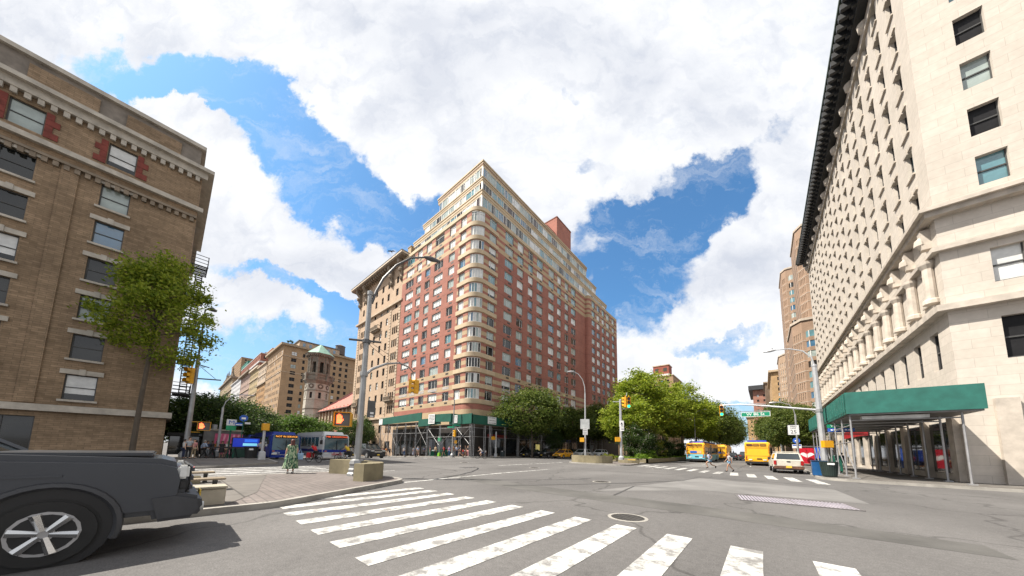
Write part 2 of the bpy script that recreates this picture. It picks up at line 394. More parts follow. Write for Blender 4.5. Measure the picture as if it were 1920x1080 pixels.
slab('median_pavement', rounded([(-17.9, -60, 0), (-9.3, -60, 0), (-9.3, 1.9, 1.2), (-12.2, 7.2, 1.4), (-17.9, 6.6, 1.5)]), 0.14, MALLBRICK)
# the plain concrete part of the south mall in front of the brick
b = MB(); b.add([(-17.7, -60, 0.149), (-9.5, -60, 0.149), (-9.5, 1.0, 0.149), (-11.5, 1.9, 0.149), (-14.0, 2.4, 0.149), (-17.7, 3.2, 0.149)], [(0, 1, 2, 3, 4, 5)])
tag(b.build('pavement', PAVE), kind='structure')
slab('median_pavement', rounded([(-18.6, 31.2, 2.5), (-11.0, 31.4, 1.6), (-12.2, 45, 0), (-12.6, 330, 0), (-18.6, 330, 0)]), 0.14, MALLBRICK)

def strip(b, p, q, w, z=0.006, mi=0):
    p, q = Vector(p), Vector(q); n = Vector((-(q-p).y, (q-p).x)).normalized()*w/2
    b.quad(*[(v.x, v.y, z+gz(v.x)) for v in (p-n, q-n, q+n, p+n)], mi)
b = MB()
for i, X in enumerate([-10.1, -9.22, -8.27, -7.28, -6.3, -5.3, -4.3, -3.3, -2.3, -1.3, -0.3, 0.7, 1.7]):
    strip(b, (X, max(1.9, 2.9-(i*0.9) if i < 2 else 1.9)), (X-0.02, 6.53), 0.43)
tag(b.build('crosswalk_marking', PAINT), kind='structure')
b = MB()
for i in range(6): strip(b, (-24.7+i*1.3, 1.2+0.1*i), (-24.7+i*1.3, 7.2-0.1*i), 0.42, mi=0)
tag(b.build('crosswalk_marking', PAINT), kind='structure')
b = MB()
for i in range(13):
    t = i/12; X = -10.2+t*12.5; y0 = 32.6-t*8.9; y1 = 36.7-t*9.2
    if t > .66: strip(b, (X+0.12, y0), (X-0.12, y1), 0.5, mi=0)
    elif t > .45: strip(b, (X, y0), (X, y0+(y1-y0)*0.85), 0.45, mi=1)
    else: strip(b, (X, y0), (X, y1), 0.45, mi=0)
tag(b.build('crosswalk_marking', [PAINT, PAINTW]), kind='structure')
b = MB()
for i in range(10): strip(b, (-37.5, 13+i*1.9), (-33.8, 13+i*1.9), 0.5, 0.006, 1 if i % 3 else 0)
for i in range(3): strip(b, (-37.0, 7.6+i*1.5), (-32.4, 7.6+i*1.5), 0.45)
tag(b.build('crosswalk_marking', [PAINT, PAINTW]), kind='structure')
b = MB()
strip(b, (-12.06, 6.61), (-12.9, 14), 0.20); strip(b, (-12.9, 14), (-13.08, 19.96), 0.16); strip(b, (-18.51, 19.9), (-19.03, 32.0), 0.24)
strip(b, (-18.0, 8.3), (-18.3, 9.8), 0.2, mi=1)
for k in range(6): strip(b, (-6.2-k*0.1, 45+k*9), (-6.25-k*0.1, 48+k*9), 0.14); strip(b, (-1.4-k*0.1, 46+k*9), (-1.45-k*0.1, 49+k*9), 0.14)
strip(b, (-11.2, 38.0), (-5, 35.4), 0.25, mi=1)
tag(b.build('lane_marking', [PAINT, PAINTW]), kind='structure')
PATCH = mat('asphalt_patch', (0.090, 0.087, 0.083), 0.9, var=0.35, scale=0.7, fine=20, bump=0.4)
PATCHL = mat('asphalt_patch_pale', (0.158, 0.154, 0.151), 0.9, var=0.25, scale=0.5, fine=22, bump=0.4)
b = MB(); b.add([(-13.6, 10.1, .003), (-8, 9.2, .003), (-2, 9.1, .003), (3.0, 9.0, .003), (3.0, 10.0, .003), (-2, 10.6, .003), (-8, 10.6, .003), (-13.6, 11.2, .003)], [tuple(range(8))])
tag(b.build('road_patch', PATCH), kind='structure')
b = MB(); b.add([(-5.2, 11.2, .003), (-4.0, 17, .003), (-3.2, 22, .003), (2.4, 20.8, .003), (2.6, 15.5, .003), (-2.0, 15.0, .003)], [tuple(range(6))])
b.add([(-7.5, 38.5, .003), (-4.5, 38.0, .003), (-4.7, 60, .003), (-7.8, 60, .003)], [tuple(range(4))])
tag(b.build('road_patch', PATCHL), kind='structure')
TAR = mat('tar_seam', (0.05, 0.049, 0.048), 0.7, var=0.3)
b = MB()
def seam(pts, w):
    for p, q in zip(pts[:-1], pts[1:]): strip(b, p, q, w*random.uniform(.7, 1.3), 0.0065)
seam([(-8.6, 9.5), (-7.0, 12), (-5.2, 15.2), (-3.6, 19.0), (-3.3, 22)], 0.12); seam([(-3.3, 22), (-0.5, 21.3), (2.5, 20.6)], 0.10)
seam([(-12, 21.5), (-9, 22.6), (-5, 23.4), (-1, 22.8), (2.4, 22.4)], 0.16); seam([(-30, 12), (-24, 13.2), (-16, 13.0)], 0.10); seam([(-2.2, 38), (-2.0, 52)], 0.09); seam([(-4.2, 10.6), (-4.6, 14), (-2.9, 15)], 0.07)
tag(b.build('road_seam', TAR), kind='structure')
# subway ventilation grate set in the roadway
t = thing('subway_grate', 'steel ventilation grate set flush in the asphalt near the bottom corner', 'grate', (0.6, 13.9, 0.0), R_(8))
gb = MB(); gb.box((0, 0, 0.003), (2.9, 1.5, 0.006)); gb.build('backing', mat('grate_dark', (0.10, 0.095, 0.11), 0.8), t)
gb = MB()
for i in range(30): gb.box((-1.36+i*0.094, 0, 0.014), (0.035, 1.4, 0.012))
gb.build('grille', mat('grate_steel', (0.50, 0.46, 0.52), 0.5, 0.3), t)
gb = MB()
for y in (-0.74, 0.74): gb.box((0, y, 0.016), (2.9, 0.06, 0.02))
for x in (-1.43, 0.0, 1.43): gb.box((x, 0, 0.017), (0.06, 1.44, 0.022))
gb.build('frame', mat('grate_frame', (0.16, 0.15, 0.15), 0.7, 0.3), t)

MHM = mat('manhole_iron', (0.06, 0.055, 0.05), 0.6, 0.3, var=.4, scale=6)
for k, (x, y, lab) in enumerate(((-6.4, 14.6, 'round iron manhole cover in the road beside the pale asphalt patch'), (-14.8, 20.3, 'round iron manhole cover near the middle of the crossing'), (-24.0, 20.5, 'round iron manhole cover in the road towards the shed corner'), (-2.6, 7.4, 'round iron manhole cover just beyond the near crosswalk'), (-7.6, 29.6, 'round iron manhole cover before the far crosswalk'))):
    t = thing('manhole_cover', lab, 'manhole cover', (x, y, 0.0), 0, 'manhole covers in the road'); b = MB(); b.lathe((0, 0, 0), [(.46, 0), (.46, .006)], 24); b.build('rim', CURB, t)
    b = MB(); b.lathe((0, 0, 0), [(.38, 0), (.38, .009)], 24); b.build('lid', MHM, t); b = MB()
    for i in range(-3, 4): b.box((i*.1, 0, .010), (.03, 2*math.sqrt(max(.01, .34**2-(i*.1)**2)), .006))
    b.build('lid_pattern', MHM, t)
# ------------------------------------------------------------------ facade kit
FRAMEW = mat('window_frame_white', (0.72, 0.71, 0.68), 0.5, var=0.12)
FRAMED = mat('window_frame_dark', (0.06, 0.06, 0.06), 0.5, var=0.2)
SILLS = mat('stone_sill', (0.42, 0.35, 0.27), 0.8, var=0.2)
G_CURT = glassmat('pane_with_curtain', (0.66, 0.67, 0.66), 0.10, 1.6, 0.25, 1.2)
G_PALE = glassmat('pane_pale_green', (0.34, 0.40, 0.38), 0.08, 1.7, 0.3, 0.9)
G_TEAL = glassmat('pane_teal', (0.11, 0.25, 0.29), 0.05, 2.0, 0.4)  # teal sky reflection put into the pane colour
G_BLUE = glassmat('pane_blue', (0.05, 0.15, 0.26), 0.05, 2.1, 0.4)
G_DARK = glassmat('pane_dark', (0.018, 0.02, 0.02), 0.06, 1.6, 0.5)
G_BROWN = glassmat('pane_brown', (0.06, 0.04, 0.04), 0.08, 1.6, 0.3)
GRILLE = mat('vent_dark', (0.03, 0.026, 0.024), 0.6, var=0.3)
G_MATT = mat('pane_dark_matt', (0.022, 0.022, 0.024), 0.5, var=.5, scale=.7, spec=0.12)
PANES = [G_CURT, G_PALE, G_TEAL, G_BLUE, G_DARK, G_BROWN, G_MATT]

def wall_with_openings(mb, pos, u0, u1, z0, z1, ops, depth, matf=None, zs_extra=(), us_extra=(), back=True, revmat=0):
    """Cells of wall between openings, each opening with its four reveals. pos(u, z, d) -> point, d = depth inward."""
    us = sorted(set([u0, u1, *us_extra]+[round(o[i], 3) for o in ops for i in (0, 1)]))
    zs = sorted(set([z0, z1, *zs_extra]+[round(o[i], 3) for o in ops for i in (2, 3)]))
    us = [u for u in us if u0-1e-6 <= u <= u1+1e-6]; zs = [z for z in zs if z0-1e-6 <= z <= z1+1e-6]
    for j in range(len(zs)-1):
        zc = (zs[j]+zs[j+1])/2; row = [o for o in ops if o[2] < zc < o[3]]
        for i in range(len(us)-1):
            uc = (us[i]+us[i+1])/2
            if any(o[0] < uc < o[1] for o in row): continue
            a, b, c, d = us[i], us[i+1], zs[j], zs[j+1]
            mb.quad(pos(a, c, 0), pos(b, c, 0), pos(b, d, 0), pos(a, d, 0), matf(uc, zc) if matf else 0)
    for a, b, c, d in [o[:4] for o in ops]:
        rm = revmat
        mb.quad(pos(a, c, 0), pos(b, c, 0), pos(b, c, depth), pos(a, c, depth), rm)
        mb.quad(pos(a, d, 0), pos(a, d, depth), pos(b, d, depth), pos(b, d, 0), rm)
        mb.quad(pos(a, c, 0), pos(a, c, depth), pos(a, d, depth), pos(a, d, 0), rm)
        mb.quad(pos(b, c, 0), pos(b, d, 0), pos(b, d, depth), pos(b, c, depth), rm)

def flat(P, ang):
    """A facade plane through P whose outward normal points along ang (degrees, 0 = east): u runs to the viewer's right."""
    n = (math.cos(R_(ang)), math.sin(R_(ang))); u = (-n[1], n[0])
    return lambda a, z, d: (P[0]+u[0]*a-n[0]*d, P[1]+u[1]*a-n[1]*d, z)

def window_mb(w, h, style):
    """Window in its opening: x across, z up from the sill, y = depth (outside is -y). Returns (frame, glass)."""
    f, g = MB(), MB(); t = 0.07 if w > 1.2 else 0.055; y = 0.0
    if style.startswith('far'):
        t = 0.10; f.box((0, y, t/2), (w, .08, t)); f.box((0, y, h/2), (w, .07, .09))
        if style == 'far2': f.box((0, y-.002, h/2), (.10, .07, h))
        for s in (-1, 1): f.box((s*(w/2-t/4), y, h/2), (t/2, .075, h))
    else:
        f.box((0, y, t/2), (w, .09, t)); f.box((0, y, h-t/2), (w, .09, t))
        for s in (-1, 1): f.box((s*(w/2-t/2), y, h/2), (t, .088, h-2*t))
        f.box((0, y-.06, -.02), (w+.06, .16, .05))
        if style == 'slide': f.box((-w*.17, y, h/2), (.06, .07, h-2*t))
        if style == 'slideR': f.box((w*.17, y, h/2), (.06, .07, h-2*t))
        if style == 'three':
            for s in (-.18, .18): f.box((s*w, y, h/2), (.06, .07, h-2*t))
        if style == 'hung': f.box((0, y, h/2), (w-2*t, .07, .06))
        if style.startswith('tall'):
            f.box((-w*.2, y, h/2), (.06, .07, h-2*t)); f.box((0, y-.001, h*.78), (w-2*t, .072, .06))
    return f, g
WCACHE = {}
def window_meshes(w, h, style, pane, fm):
    key = (round(w, 2), round(h, 2), style, pane, fm.name)
    if key in WCACHE: return WCACHE[key]
    f, g = window_mb(w, h, style)
    gm = PANES[pane]; other = None
    rnd = random.Random(hash((round(w, 2), style, pane)) & 0xffff)
    y = 0.03
    if pane in (0, 1) and rnd.random() < .5 and style[:3] != 'far':
        k = rnd.choice((.25, .4)); g.quad((-w/2, y, h*k), (w/2, y, h*k), (w/2, y, h), (-w/2, y, h), 0); g.quad((-w/2, y, 0), (w/2, y, 0), (w/2, y, h*k), (-w/2, y, h*k), 1)
        other = PANES[4] if rnd.random() < .5 else PANES[1]
    else: g.quad((-w/2, y, 0), (w/2, y, 0), (w/2, y, h), (-w/2, y, h))
    r = WCACHE[key] = (f.mesh('window', fm), g.mesh('pane', [gm, other] if other else [gm])); return r

class Windows:
    """Collects a building's windows; the hundred that show largest become parts, the rest one part."""
    def __init__(s, parent, off=(0, 0, 0), cap=96): s.parent = parent; s.items = []; s.off = off; s.cap = cap
    def add(s, pos, o, depth, style, pane, fm=FRAMEW, inset=None):
        u0, u1, z0, z1 = o[:4]; w, h = u1-u0, z1-z0
        d = depth-0.05 if inset is None else inset
        p = pos((u0+u1)/2, z0, d); a = pos(u0, z0, d); b = pos(u1, z0, d)
        rz = math.atan2(b[1]-a[1], b[0]-a[0]); c = pos((u0+u1)/2, (z0+z1)/2, 0)
        v = Vector((c[0]-CAM[0], c[1]-CAM[1], c[2]-CAM[2])); n = Vector((math.sin(rz), -math.cos(rz), 0))
        x, y, zz = pix(c); seen = zz > 0 and -50 < x < 1970 and -50 < y < 1130 and v.dot(n) < 0
        size = w*h*abs(v.normalized().dot(n))/max(v.length_squared, 1) if seen else 0
        if 339 < x < 1581: size *= 3
        s.items.append((size, p, rz, w, h, style, pane, fm))
    def flush(s):
        s.items.sort(key=lambda t: -t[0]); ox, oy, oz = s.off
        restf, restg = {}, {}
        for i, (size, p, rz, w, h, style, pane, fm) in enumerate(s.items):
            fme, gme = window_meshes(w, h, style, pane, fm)
            if i < s.cap and size > 0:
                q = link('window', fme, s.parent, (p[0]-ox, p[1]-oy, p[2]-oz), rz)
                link('pane', gme, q)
            else:
                M = Matrix.Translation((p[0]-ox, p[1]-oy, p[2]-oz)) @ Matrix.Rotation(rz, 4, 'Z')
                f, g = window_mb(w, h, style); restf.setdefault(fm, MB()).merge(f, M)
                y = 0.03; g = MB(); g.quad((-w/2, y, 0), (w/2, y, 0), (w/2, y, h), (-w/2, y, h)); restg.setdefault(pane, MB()).merge(g, M)
        if restf or restg:
            b = MB(); ms = []
            for m, x in restf.items(): ms.append(m); x.m = [len(ms)-1]*len(x.f); b.merge(x)
            for pn, x in restg.items(): ms.append(PANES[pn]); x.m = [len(ms)-1]*len(x.f); b.merge(x)
            b.m = list(b.m); o = b.build('window', ms, s.parent); o['kind'] = 'stuff'

def spread_parts(name, mbs, m, parent, cap=96):
    """One part per piece, the pieces that show largest first; past the cap the rest is one part."""
    def key(b):
        n = len(b.v); c = [sum(p[i] for p in b.v)/n for i in range(3)]; x, y, z = pix(c)
        return (0 if z > 0 and 339 < x < 1581 else 1, sum((c[i]-CAM[i])**2 for i in range(3)))
    mbs = sorted(mbs, key=key)
    for b in mbs[:cap]: b.build(name, m, parent)
    if len(mbs) > cap:
        r = MB(mbs[0].off)
        for b in mbs[cap:]: r.merge(b)
        o = r.build(name, m, parent); o['kind'] = 'stuff'
def box_part(off, c, d, mi=0): b = MB(off); b.box(c, d, mi=mi); return b

def pick(rnd, weights): return rnd.choices(range(len(weights)), weights)[0]

# ------------------------------------------------------------------ the corner apartment building
BRICK = brickmat('red_brick', (0.40, 0.155, 0.112), (0.34, 0.132, 0.098), (0.31, 0.16, 0.13), 0.4, 0.13, var=0.18, mort=0.02)
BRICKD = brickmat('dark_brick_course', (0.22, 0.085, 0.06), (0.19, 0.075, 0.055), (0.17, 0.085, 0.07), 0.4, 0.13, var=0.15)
CREAM = brickmat('cream_brick', (0.50, 0.375, 0.235), (0.45, 0.335, 0.21), (0.36, 0.28, 0.19), 0.4, 0.13, var=0.13)
TRIM = mat('cream_stone', (0.50, 0.39, 0.26), 0.8, var=0.15, scale=0.4, stretch=(1, 1, .4))
ROOFG = mat('flat_roof', (0.16, 0.15, 0.14), 0.9)
SHOPD = mat('shopfront_shade_dark', (0.035, 0.03, 0.028), 0.6, var=.4)  # black shopfronts, with the deep shade under the shed put into the colour
SY, EX, RC = 34.2, -38.9, 2.4            # south face plane, east face plane, corner radius
WEST, NORTH, PAR = -66.0, 103.2, 48.1
SILL0, PITCHF, NF = 10.4, 2.89, 13
main = thing('apartment_building', 'striped red brick and cream corner apartment block with curved bay windows and stepped glass top', 'building', (EX, SY, 0))
OFF = (EX, SY, 0)
arcL = RC*math.pi/2
def main_pos(u, z, d):
    """u = 0 where the corner arc begins on the south face, negative to the west, beyond the arc along the east face."""
    if u <= 0: return (EX-RC+u, SY+d, z)
    if u < arcL:
        a = -math.pi/2+u/RC; r = RC-d; return (EX-RC+r*math.cos(a), SY+RC+r*math.sin(a), z)
    return (EX-d, SY+RC+(u-arcL), z)
def us_(X): return X-(EX-RC)                 # south face X -> u
def ue_(Y): return arcL+Y-(SY+RC)            # east face Y -> u
rnd = random.Random(3)
south = [(-64.24, -60.8, 'three'), (-59.57, -57.57, 'slide'), (-55.98, -54.0, 'slideR'), (-52.5, -49.36, 'three'), (-47.5, -45.5, 'slide'), (-43.92, -42.15, 'slideR')]
east = [(37.44, 39.4, 'slide'), (42.02, 44.65, 'slide'), (46.07, 48.19, 'slideR'), (49.98, 51.82, 'slide'), (53.36, 55.89, 'slide'), (58.37, 60.95, 'slideR'),
        (62.45, 64.4, 'slideR'), (66.23, 68.21, 'slide'), (69.65, 72.3, 'slideR')]
cols = [(us_(a), us_(b), s, 'S') for a, b, s in south]+[(ue_(a), ue_(b), s, 'E') for a, b, s in east]
bayu = (RC*R_(90-78), RC*R_(90-12))
zs_x = []; 
for k in range(-1, NF): s0 = SILL0+PITCHF*k; zs_x += [s0-.95, s0-.88, s0, s0+.55, s0+1.3]
zs_x = [z for z in zs_x if 8 < z < PAR-0.4]+[5.3, 8.45, 9.45, PAR-.95]
uend = ue_(78.2)
def main_mat(u, z):
    if z > PAR-.95: return 1
    if z < 5.3: return 3
    if z < 8.45: return 1
    if z < 9.45: return 0
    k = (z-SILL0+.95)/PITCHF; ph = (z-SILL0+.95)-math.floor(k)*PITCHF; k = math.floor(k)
    bay = us_(-44.3) < u < ue_(39.9)
    striped = k < 2 or k > 10
    if bay or striped:
        if ph < .95: return 1
        if ph < 1.5: return 0
        if ph < 2.25: return 1
        return 0
    if k == 2 and ph < .95: return 1
    return 2 if ph < .07 else 0
ops = []; win = Windows(main, OFF)
grl = []
def col_windows(pos, a, b, style, face, ks, ops, win, grl, wtop=1.76, weights=None):
    for k in ks:
        z = SILL0+PITCHF*k; top = z+wtop
        if k == NF-1: top = z+2.05
        o = (a, b, z, top); ops.append(o)
        w = weights or ([10, 3, .6, .4, 1.6, 0] if face == 'S' else [3.0, 3.5, 1.4, .7, 2.8, 0])
        if k < 3: w = [3, 3, .3, .2, 6, 0]
        if k > 8 and face == 'E': w = [4, 4, 4, 1.6, .7, 0]
        win.add(pos, o, 0.24, ('tall' if k == NF-1 else style), pick(rnd, w))
        uc = (a+b)/2+(b-a)*.12; gh = .34
        p, q = pos(uc-.45, z-.62, -.012), pos(uc+.45, z-.62, -.012); p2, q2 = pos(uc-.45, z-.62+gh, -.012), pos(uc+.45, z-.62+gh, -.012)
        g_ = MB(OFF); g_.quad(p, q, q2, p2); grl.append(g_)
for a, b, s, face in cols: col_windows(main_pos, a, b, s, face, range(NF), ops, win, grl)
# the curved bay windows at the corner
bayops = [(bayu[0], bayu[1], SILL0+PITCHF*k, SILL0+PITCHF*k+(1.86 if k < NF-1 else 2.1)) for k in range(NF)]
wallm = MB(OFF)
arc_us = [arcL*i/12 for i in range(13)]
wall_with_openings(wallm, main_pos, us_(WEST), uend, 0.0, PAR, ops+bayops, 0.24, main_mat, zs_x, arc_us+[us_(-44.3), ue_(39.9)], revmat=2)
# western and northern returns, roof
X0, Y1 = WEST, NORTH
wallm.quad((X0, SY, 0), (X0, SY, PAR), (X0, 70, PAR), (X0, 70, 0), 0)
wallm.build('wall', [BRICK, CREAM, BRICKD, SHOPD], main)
for k, o in enumerate(bayops):
    f = MB(OFF); n = 5; u0, u1, z0, z1 = o
    def arcbar(mb, ua, ub, za, zb, d0, d1, seg=4):
        for i in range(seg):
            a, b = ua+(ub-ua)*i/seg, ua+(ub-ua)*(i+1)/seg
            P = lambda u, z, d: main_pos(u, z, d)
            v = [P(a, za, d0), P(b, za, d0), P(b, za, d1), P(a, za, d1), P(a, zb, d0), P(b, zb, d0), P(b, zb, d1), P(a, zb, d1)]
            mb.add(v, [(0, 1, 5, 4), (0, 3, 2, 1), (4, 5, 6, 7), (0, 4, 7, 3), (1, 2, 6, 5)])
    arcbar(f, u0, u1, z0-.03, z0+.09, .04, .2, 10); arcbar(f, u0, u1, z1-.09, z1, .06, .2, 10)
    for i in range(n+1):
        uu = u0+(u1-u0)*i/n; w_ = .055 if 0 < i < n else .07; arcbar(f, max(u0, uu-w_), min(u1, uu+w_), z0, z1, .05, .2, 1)
    if k == NF-1: arcbar(f, u0, u1, z0+1.55, z0+1.63, .07, .2, 10)
    fo = f.build('bay_window', FRAMEW, main)
    gl = MB(OFF); ms = []
    for i in range(n):
        pn = pick(rnd, [7, 3, .5, 1.2, 0.8, 0] if k > 3 else [1.5, 2, .3, .8, 6, 0]); ms.append(PANES[pn])
        a, b = u0+(u1-u0)*i/n, u0+(u1-u0)*(i+1)/n; m = (a+b)/2
        gl.quad(main_pos(a, z0, .14), main_pos(b, z0, .14), main_pos(b, z1, .14), main_pos(a, z1, .14), i)
    gl.build('pane', ms, fo)
    # projecting stone band under each bay window, running on over the flanking bays
for k in range(NF+1):
    b = MB(OFF); zt = SILL0+PITCHF*k-.06 if k < NF else PAR
    hgt_ = .80; ua, ub = us_(-44.3), ue_(39.9)
    if k == NF: ua, ub, hgt_ = us_(WEST), uend, .75
    pts = sorted(set([ua, ub]+[u for u in arc_us if ua < u < ub]))
    for a, c in zip(pts[:-1], pts[1:]):
        P = main_pos; d0 = -.14
        v = [P(a, zt-hgt_, d0), P(c, zt-hgt_, d0), P(c, zt, d0), P(a, zt, d0), P(a, zt-hgt_, .0), P(c, zt-hgt_, .0), P(c, zt, .25), P(a, zt, .25)]
        b.add(v, [(0, 1, 2, 3), (0, 4, 5, 1), (3, 2, 6, 7)]+([(0, 3, 7, 4)] if a == pts[0] else [])+([(1, 5, 6, 2)] if c == pts[-1] else []))
    b.build('stone_trim', TRIM, main)
# grey louvre panels under the lowest two rows of the wide windows
for a, c, s, face in cols:
    if c-a > 1.9:
        b = MB(OFF); z = SILL0+PITCHF-.62; b.quad(main_pos(a, z, -.02), main_pos(c, z, -.02), main_pos(c, z+.5, -.02), main_pos(a, z+.5, -.02))
        b.build('louvre_trim', mat('louvre_grey', (0.40, 0.37, 0.35), 0.6), main)
# glazed recess on the east face and the wing beyond it
rec = flat((EX-0.9, 73.2), 0); ro = []
for k in range(NF):
    z = SILL0+PITCHF*k-.35; o = (.35, 2.2, z, z+2.35); o2 = (2.35, 4.4, z, z+2.35)
    ro += [o, o2]; win.add(rec, o, .15, 'slide', pick(rnd, [1, 3, .5, .2, 5, 0])); win.add(rec, o2, .15, 'three', pick(rnd, [2, 3, .5, .2, 4, 0]))
b = MB(OFF); wall_with_openings(b, rec, -.6, 5.6, 0, PAR-.5, ro, .15)
b.build('recess_wall', TRIM, main)
WX = EX+1.2
wing = flat((WX, 78.2), 0); wr = 0.9
def wing_pos(u, z, d):
    if u < 0: return (EX-1.2+(u+2.4+0)*1.0 if False else WX-wr+(u), 78.2-0*d+d, z) if u < 0 else None
    L = wr*math.pi/2
    if u < L:
        a = -math.pi/2+u/wr; r = wr-d; return (WX-wr+r*math.cos(a), 78.2+wr+r*math.sin(a), z)
    return (WX-d, 78.2+wr+u-L, z)
wu = lambda Y: wr*math.pi/2+Y-(78.2+wr)
wops = []
for a, c, s in [(80.1, 82.4, 'slide'), (83.7, 86.0, 'slideR'), (87.5, 89.6, 'slideR'), (90.9, 93.7, 'slide'), (95.7, 98.1, 'slide')]:
    col_windows(wing_pos, wu(a), wu(c), s, 'E', range(NF), wops, win, grl, weights=[6, 3, 1, 2, 1, 0])
def wing_mat(u, z):
    if z < 5.3: return 3
    if z > PAR-.95 or z < 9.0: return 1
    k = (z-SILL0+.95)/PITCHF; ph = (z-SILL0+.95)-math.floor(k)*PITCHF; k = math.floor(k)
    if k < 2 or k > 10: return 1 if ph < .95 or 1.5 < ph < 2.25 else 0
    return 2 if ph < .07 else 0
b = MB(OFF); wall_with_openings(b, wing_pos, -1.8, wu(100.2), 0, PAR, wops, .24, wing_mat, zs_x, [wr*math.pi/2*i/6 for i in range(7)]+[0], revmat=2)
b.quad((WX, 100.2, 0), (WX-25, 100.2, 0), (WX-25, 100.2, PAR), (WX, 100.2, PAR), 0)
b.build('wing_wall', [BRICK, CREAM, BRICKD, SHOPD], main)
spread_parts('vent_grille', grl, GRILLE, main)
# stepped upper floors: three glazed tiers with cream parapets
TX, TY = EX-1.0, SY+1.7
tiers = [('upper_storey', PAR-.25, 51.35, 52.65, -64.6, 96.5), ('upper_storey', 52.6, 54.35, 55.5, -60.6, 88.0), ('upper_storey', 55.45, 57.65, 59.1, -54.8, 81.2)]
for ti, (nm, z0, zg, z1, xw, yn) in enumerate(tiers):
    fs = flat((xw, TY), -90); fe = flat((TX, TY), 0)
    # solid core behind glass
    b = MB(OFF); b.box(((xw+TX)/2+.2-.4, (TY+yn)/2+.2, (z0+zg)/2), (TX-xw-.9, yn-TY-.9, zg-z0)); b.build('core_wall', CREAM, main)
    # parapet band with cornice
    b = MB(OFF)
    def ring(za, zb, o):
        P = [(xw-o, TY-o), (TX+o, TY-o), (TX+o, yn+o), (xw-o, yn+o)]
        b.prism(P, za, zb)
    ring(zg, zg+.45, .05); ring(zg+.45, z1-.25, .12) if ti < 2 else ring(zg+.45, z1-.3, .10); ring(z1-.25 if ti < 2 else z1-.3, z1, .22)
    b.build('parapet', TRIM, main)
    if ti == 2:
        b = MB(OFF); o = .125; P = [(xw-o, TY-o), (TX+o, TY-o), (TX+o, yn+o), (xw-o, yn+o)]; b.prism(P, zg+.55, zg+.72); b.build('brick_trim', BRICKD, main)
    for pos, L, face in ((fs, TX-xw, 'S'), (fe, yn-TY, 'E')):
        u = 0.1 if face == 'E' else .6; i = 0
        while u < L-1.0:
            w_ = rnd.choice((1.0, 1.5, 2.0, 2.6)); w_ = min(w_, L-u-.1)
            if w_ < .6: break
            z_b = max(z0+.75, z0) if ti == 0 else z0+.05
            pn = pick(rnd, [4, 2, .7, .5, 1.6, .6]) if face == 'S' else pick(rnd, [1.2, 2.4, 5, 2.4, 2, 1.3] if u < 45 else [5, 2, 1, 1, 1, 1])
            win.add(pos, (u, u+w_, z_b, zg), .05, rnd.choice(('slide', 'slideR', 'three')), pn, inset=.02); u += w_+.06
    b = MB(OFF)
    for pos, L in ((fs, TX-xw), (fe, yn-TY)):   # white sill line below the strip of windows
        v = [pos(0, z0-.02, -.05), pos(L, z0-.02, -.05), pos(L, z0+.10, -.05), pos(0, z0+.10, -.05), pos(0, z0+.1, .4), pos(L, z0+.1, .4)]; b.add(v, [(0, 1, 2, 3), (3, 2, 5, 4)])
    b.box((TX-.08, TY+.08, (z0+zg)/2), (.3, .3, zg-z0))
    b.build('sill_trim', FRAMEW, main)
win.flush()
b = MB(OFF); b.prism([(X0+.3, SY+.4), (EX-RC, SY+.4), (EX-.4, SY+RC), (EX-.4, 100), (X0+.3, 100)], PAR-1.0, PAR-.8); b.build('roof', ROOFG, main)
b = MB(OFF); b.prism([(WX-9, 79), (WX-.4, 79.4), (WX-.4, 100), (WX-9, 100)], PAR-1.3, PAR-1.1); b.build('roof', ROOFG, main)
# brick bulkhead on the roof
bx, by0, by1 = -46.5, 73.5, 82.4
b = MB(OFF); b.box((bx-6, (by0+by1)/2+.7, 67.0), (12, by1-by0, 17.2)); b.box((bx-5.8, by0-1.5, 64.6), (10, 5, 12)); b.box((bx-6, (by0+by1)/2+.7, 75.7), (12.2, by1-by0+.2, .3), mi=1)
b.box((bx+.02, 80.3, 68.2), (.06, .7, 1.2), mi=2)
b.build('bulkhead', [BRICK, BRICKD, GRILLE], main)
# ground-floor storefronts behind the shed
SHOPG = glassmat('shop_glass', (0.035, 0.04, 0.045), 0.05, 1.7, 0.5)
FB = [mat('fascia_red', (0.30, 0.03, 0.03), 0.5), mat('fascia_black', (0.03, 0.03, 0.03), 0.5), mat('fascia_blue', (0.05, 0.08, 0.2), 0.5)]
sg, sp_ = [], []
for i in range(9):
    x = -64.5+i*2.65; sg.append(box_part(OFF, (x+1.3, SY-.06, 2.0+gz(x)), (2.2, .06, 2.9))); sp_.append(box_part(OFF, (x, SY-.1, 2.2+gz(x)), (.35, .2, 4.4)))
for i in range(14):
    y = 39+i*4.3; sg.append(box_part(OFF, (EX+.06, y+2, 2.0), (.06, 3.6, 2.9))); sp_.append(box_part(OFF, (EX+.1, y, 2.2), (.2, .5, 4.4)))
spread_parts('storefront_glass', sg, SHOPG, main); spread_parts('storefront_pier', sp_, mat('pier_stone', (0.10, 0.085, 0.07), 0.8), main)
for i in range(4): box_part(OFF, (EX+.2, 41+i*12.9, 3.75), (.12, 5.2, .7)).build('fascia_board', FB[i % 3], main)
box_part(OFF, (-57.8, SY-.2, 3.7+gz(-58)), (4.0, .12, .7)).build('fascia_board', FB[1], main)
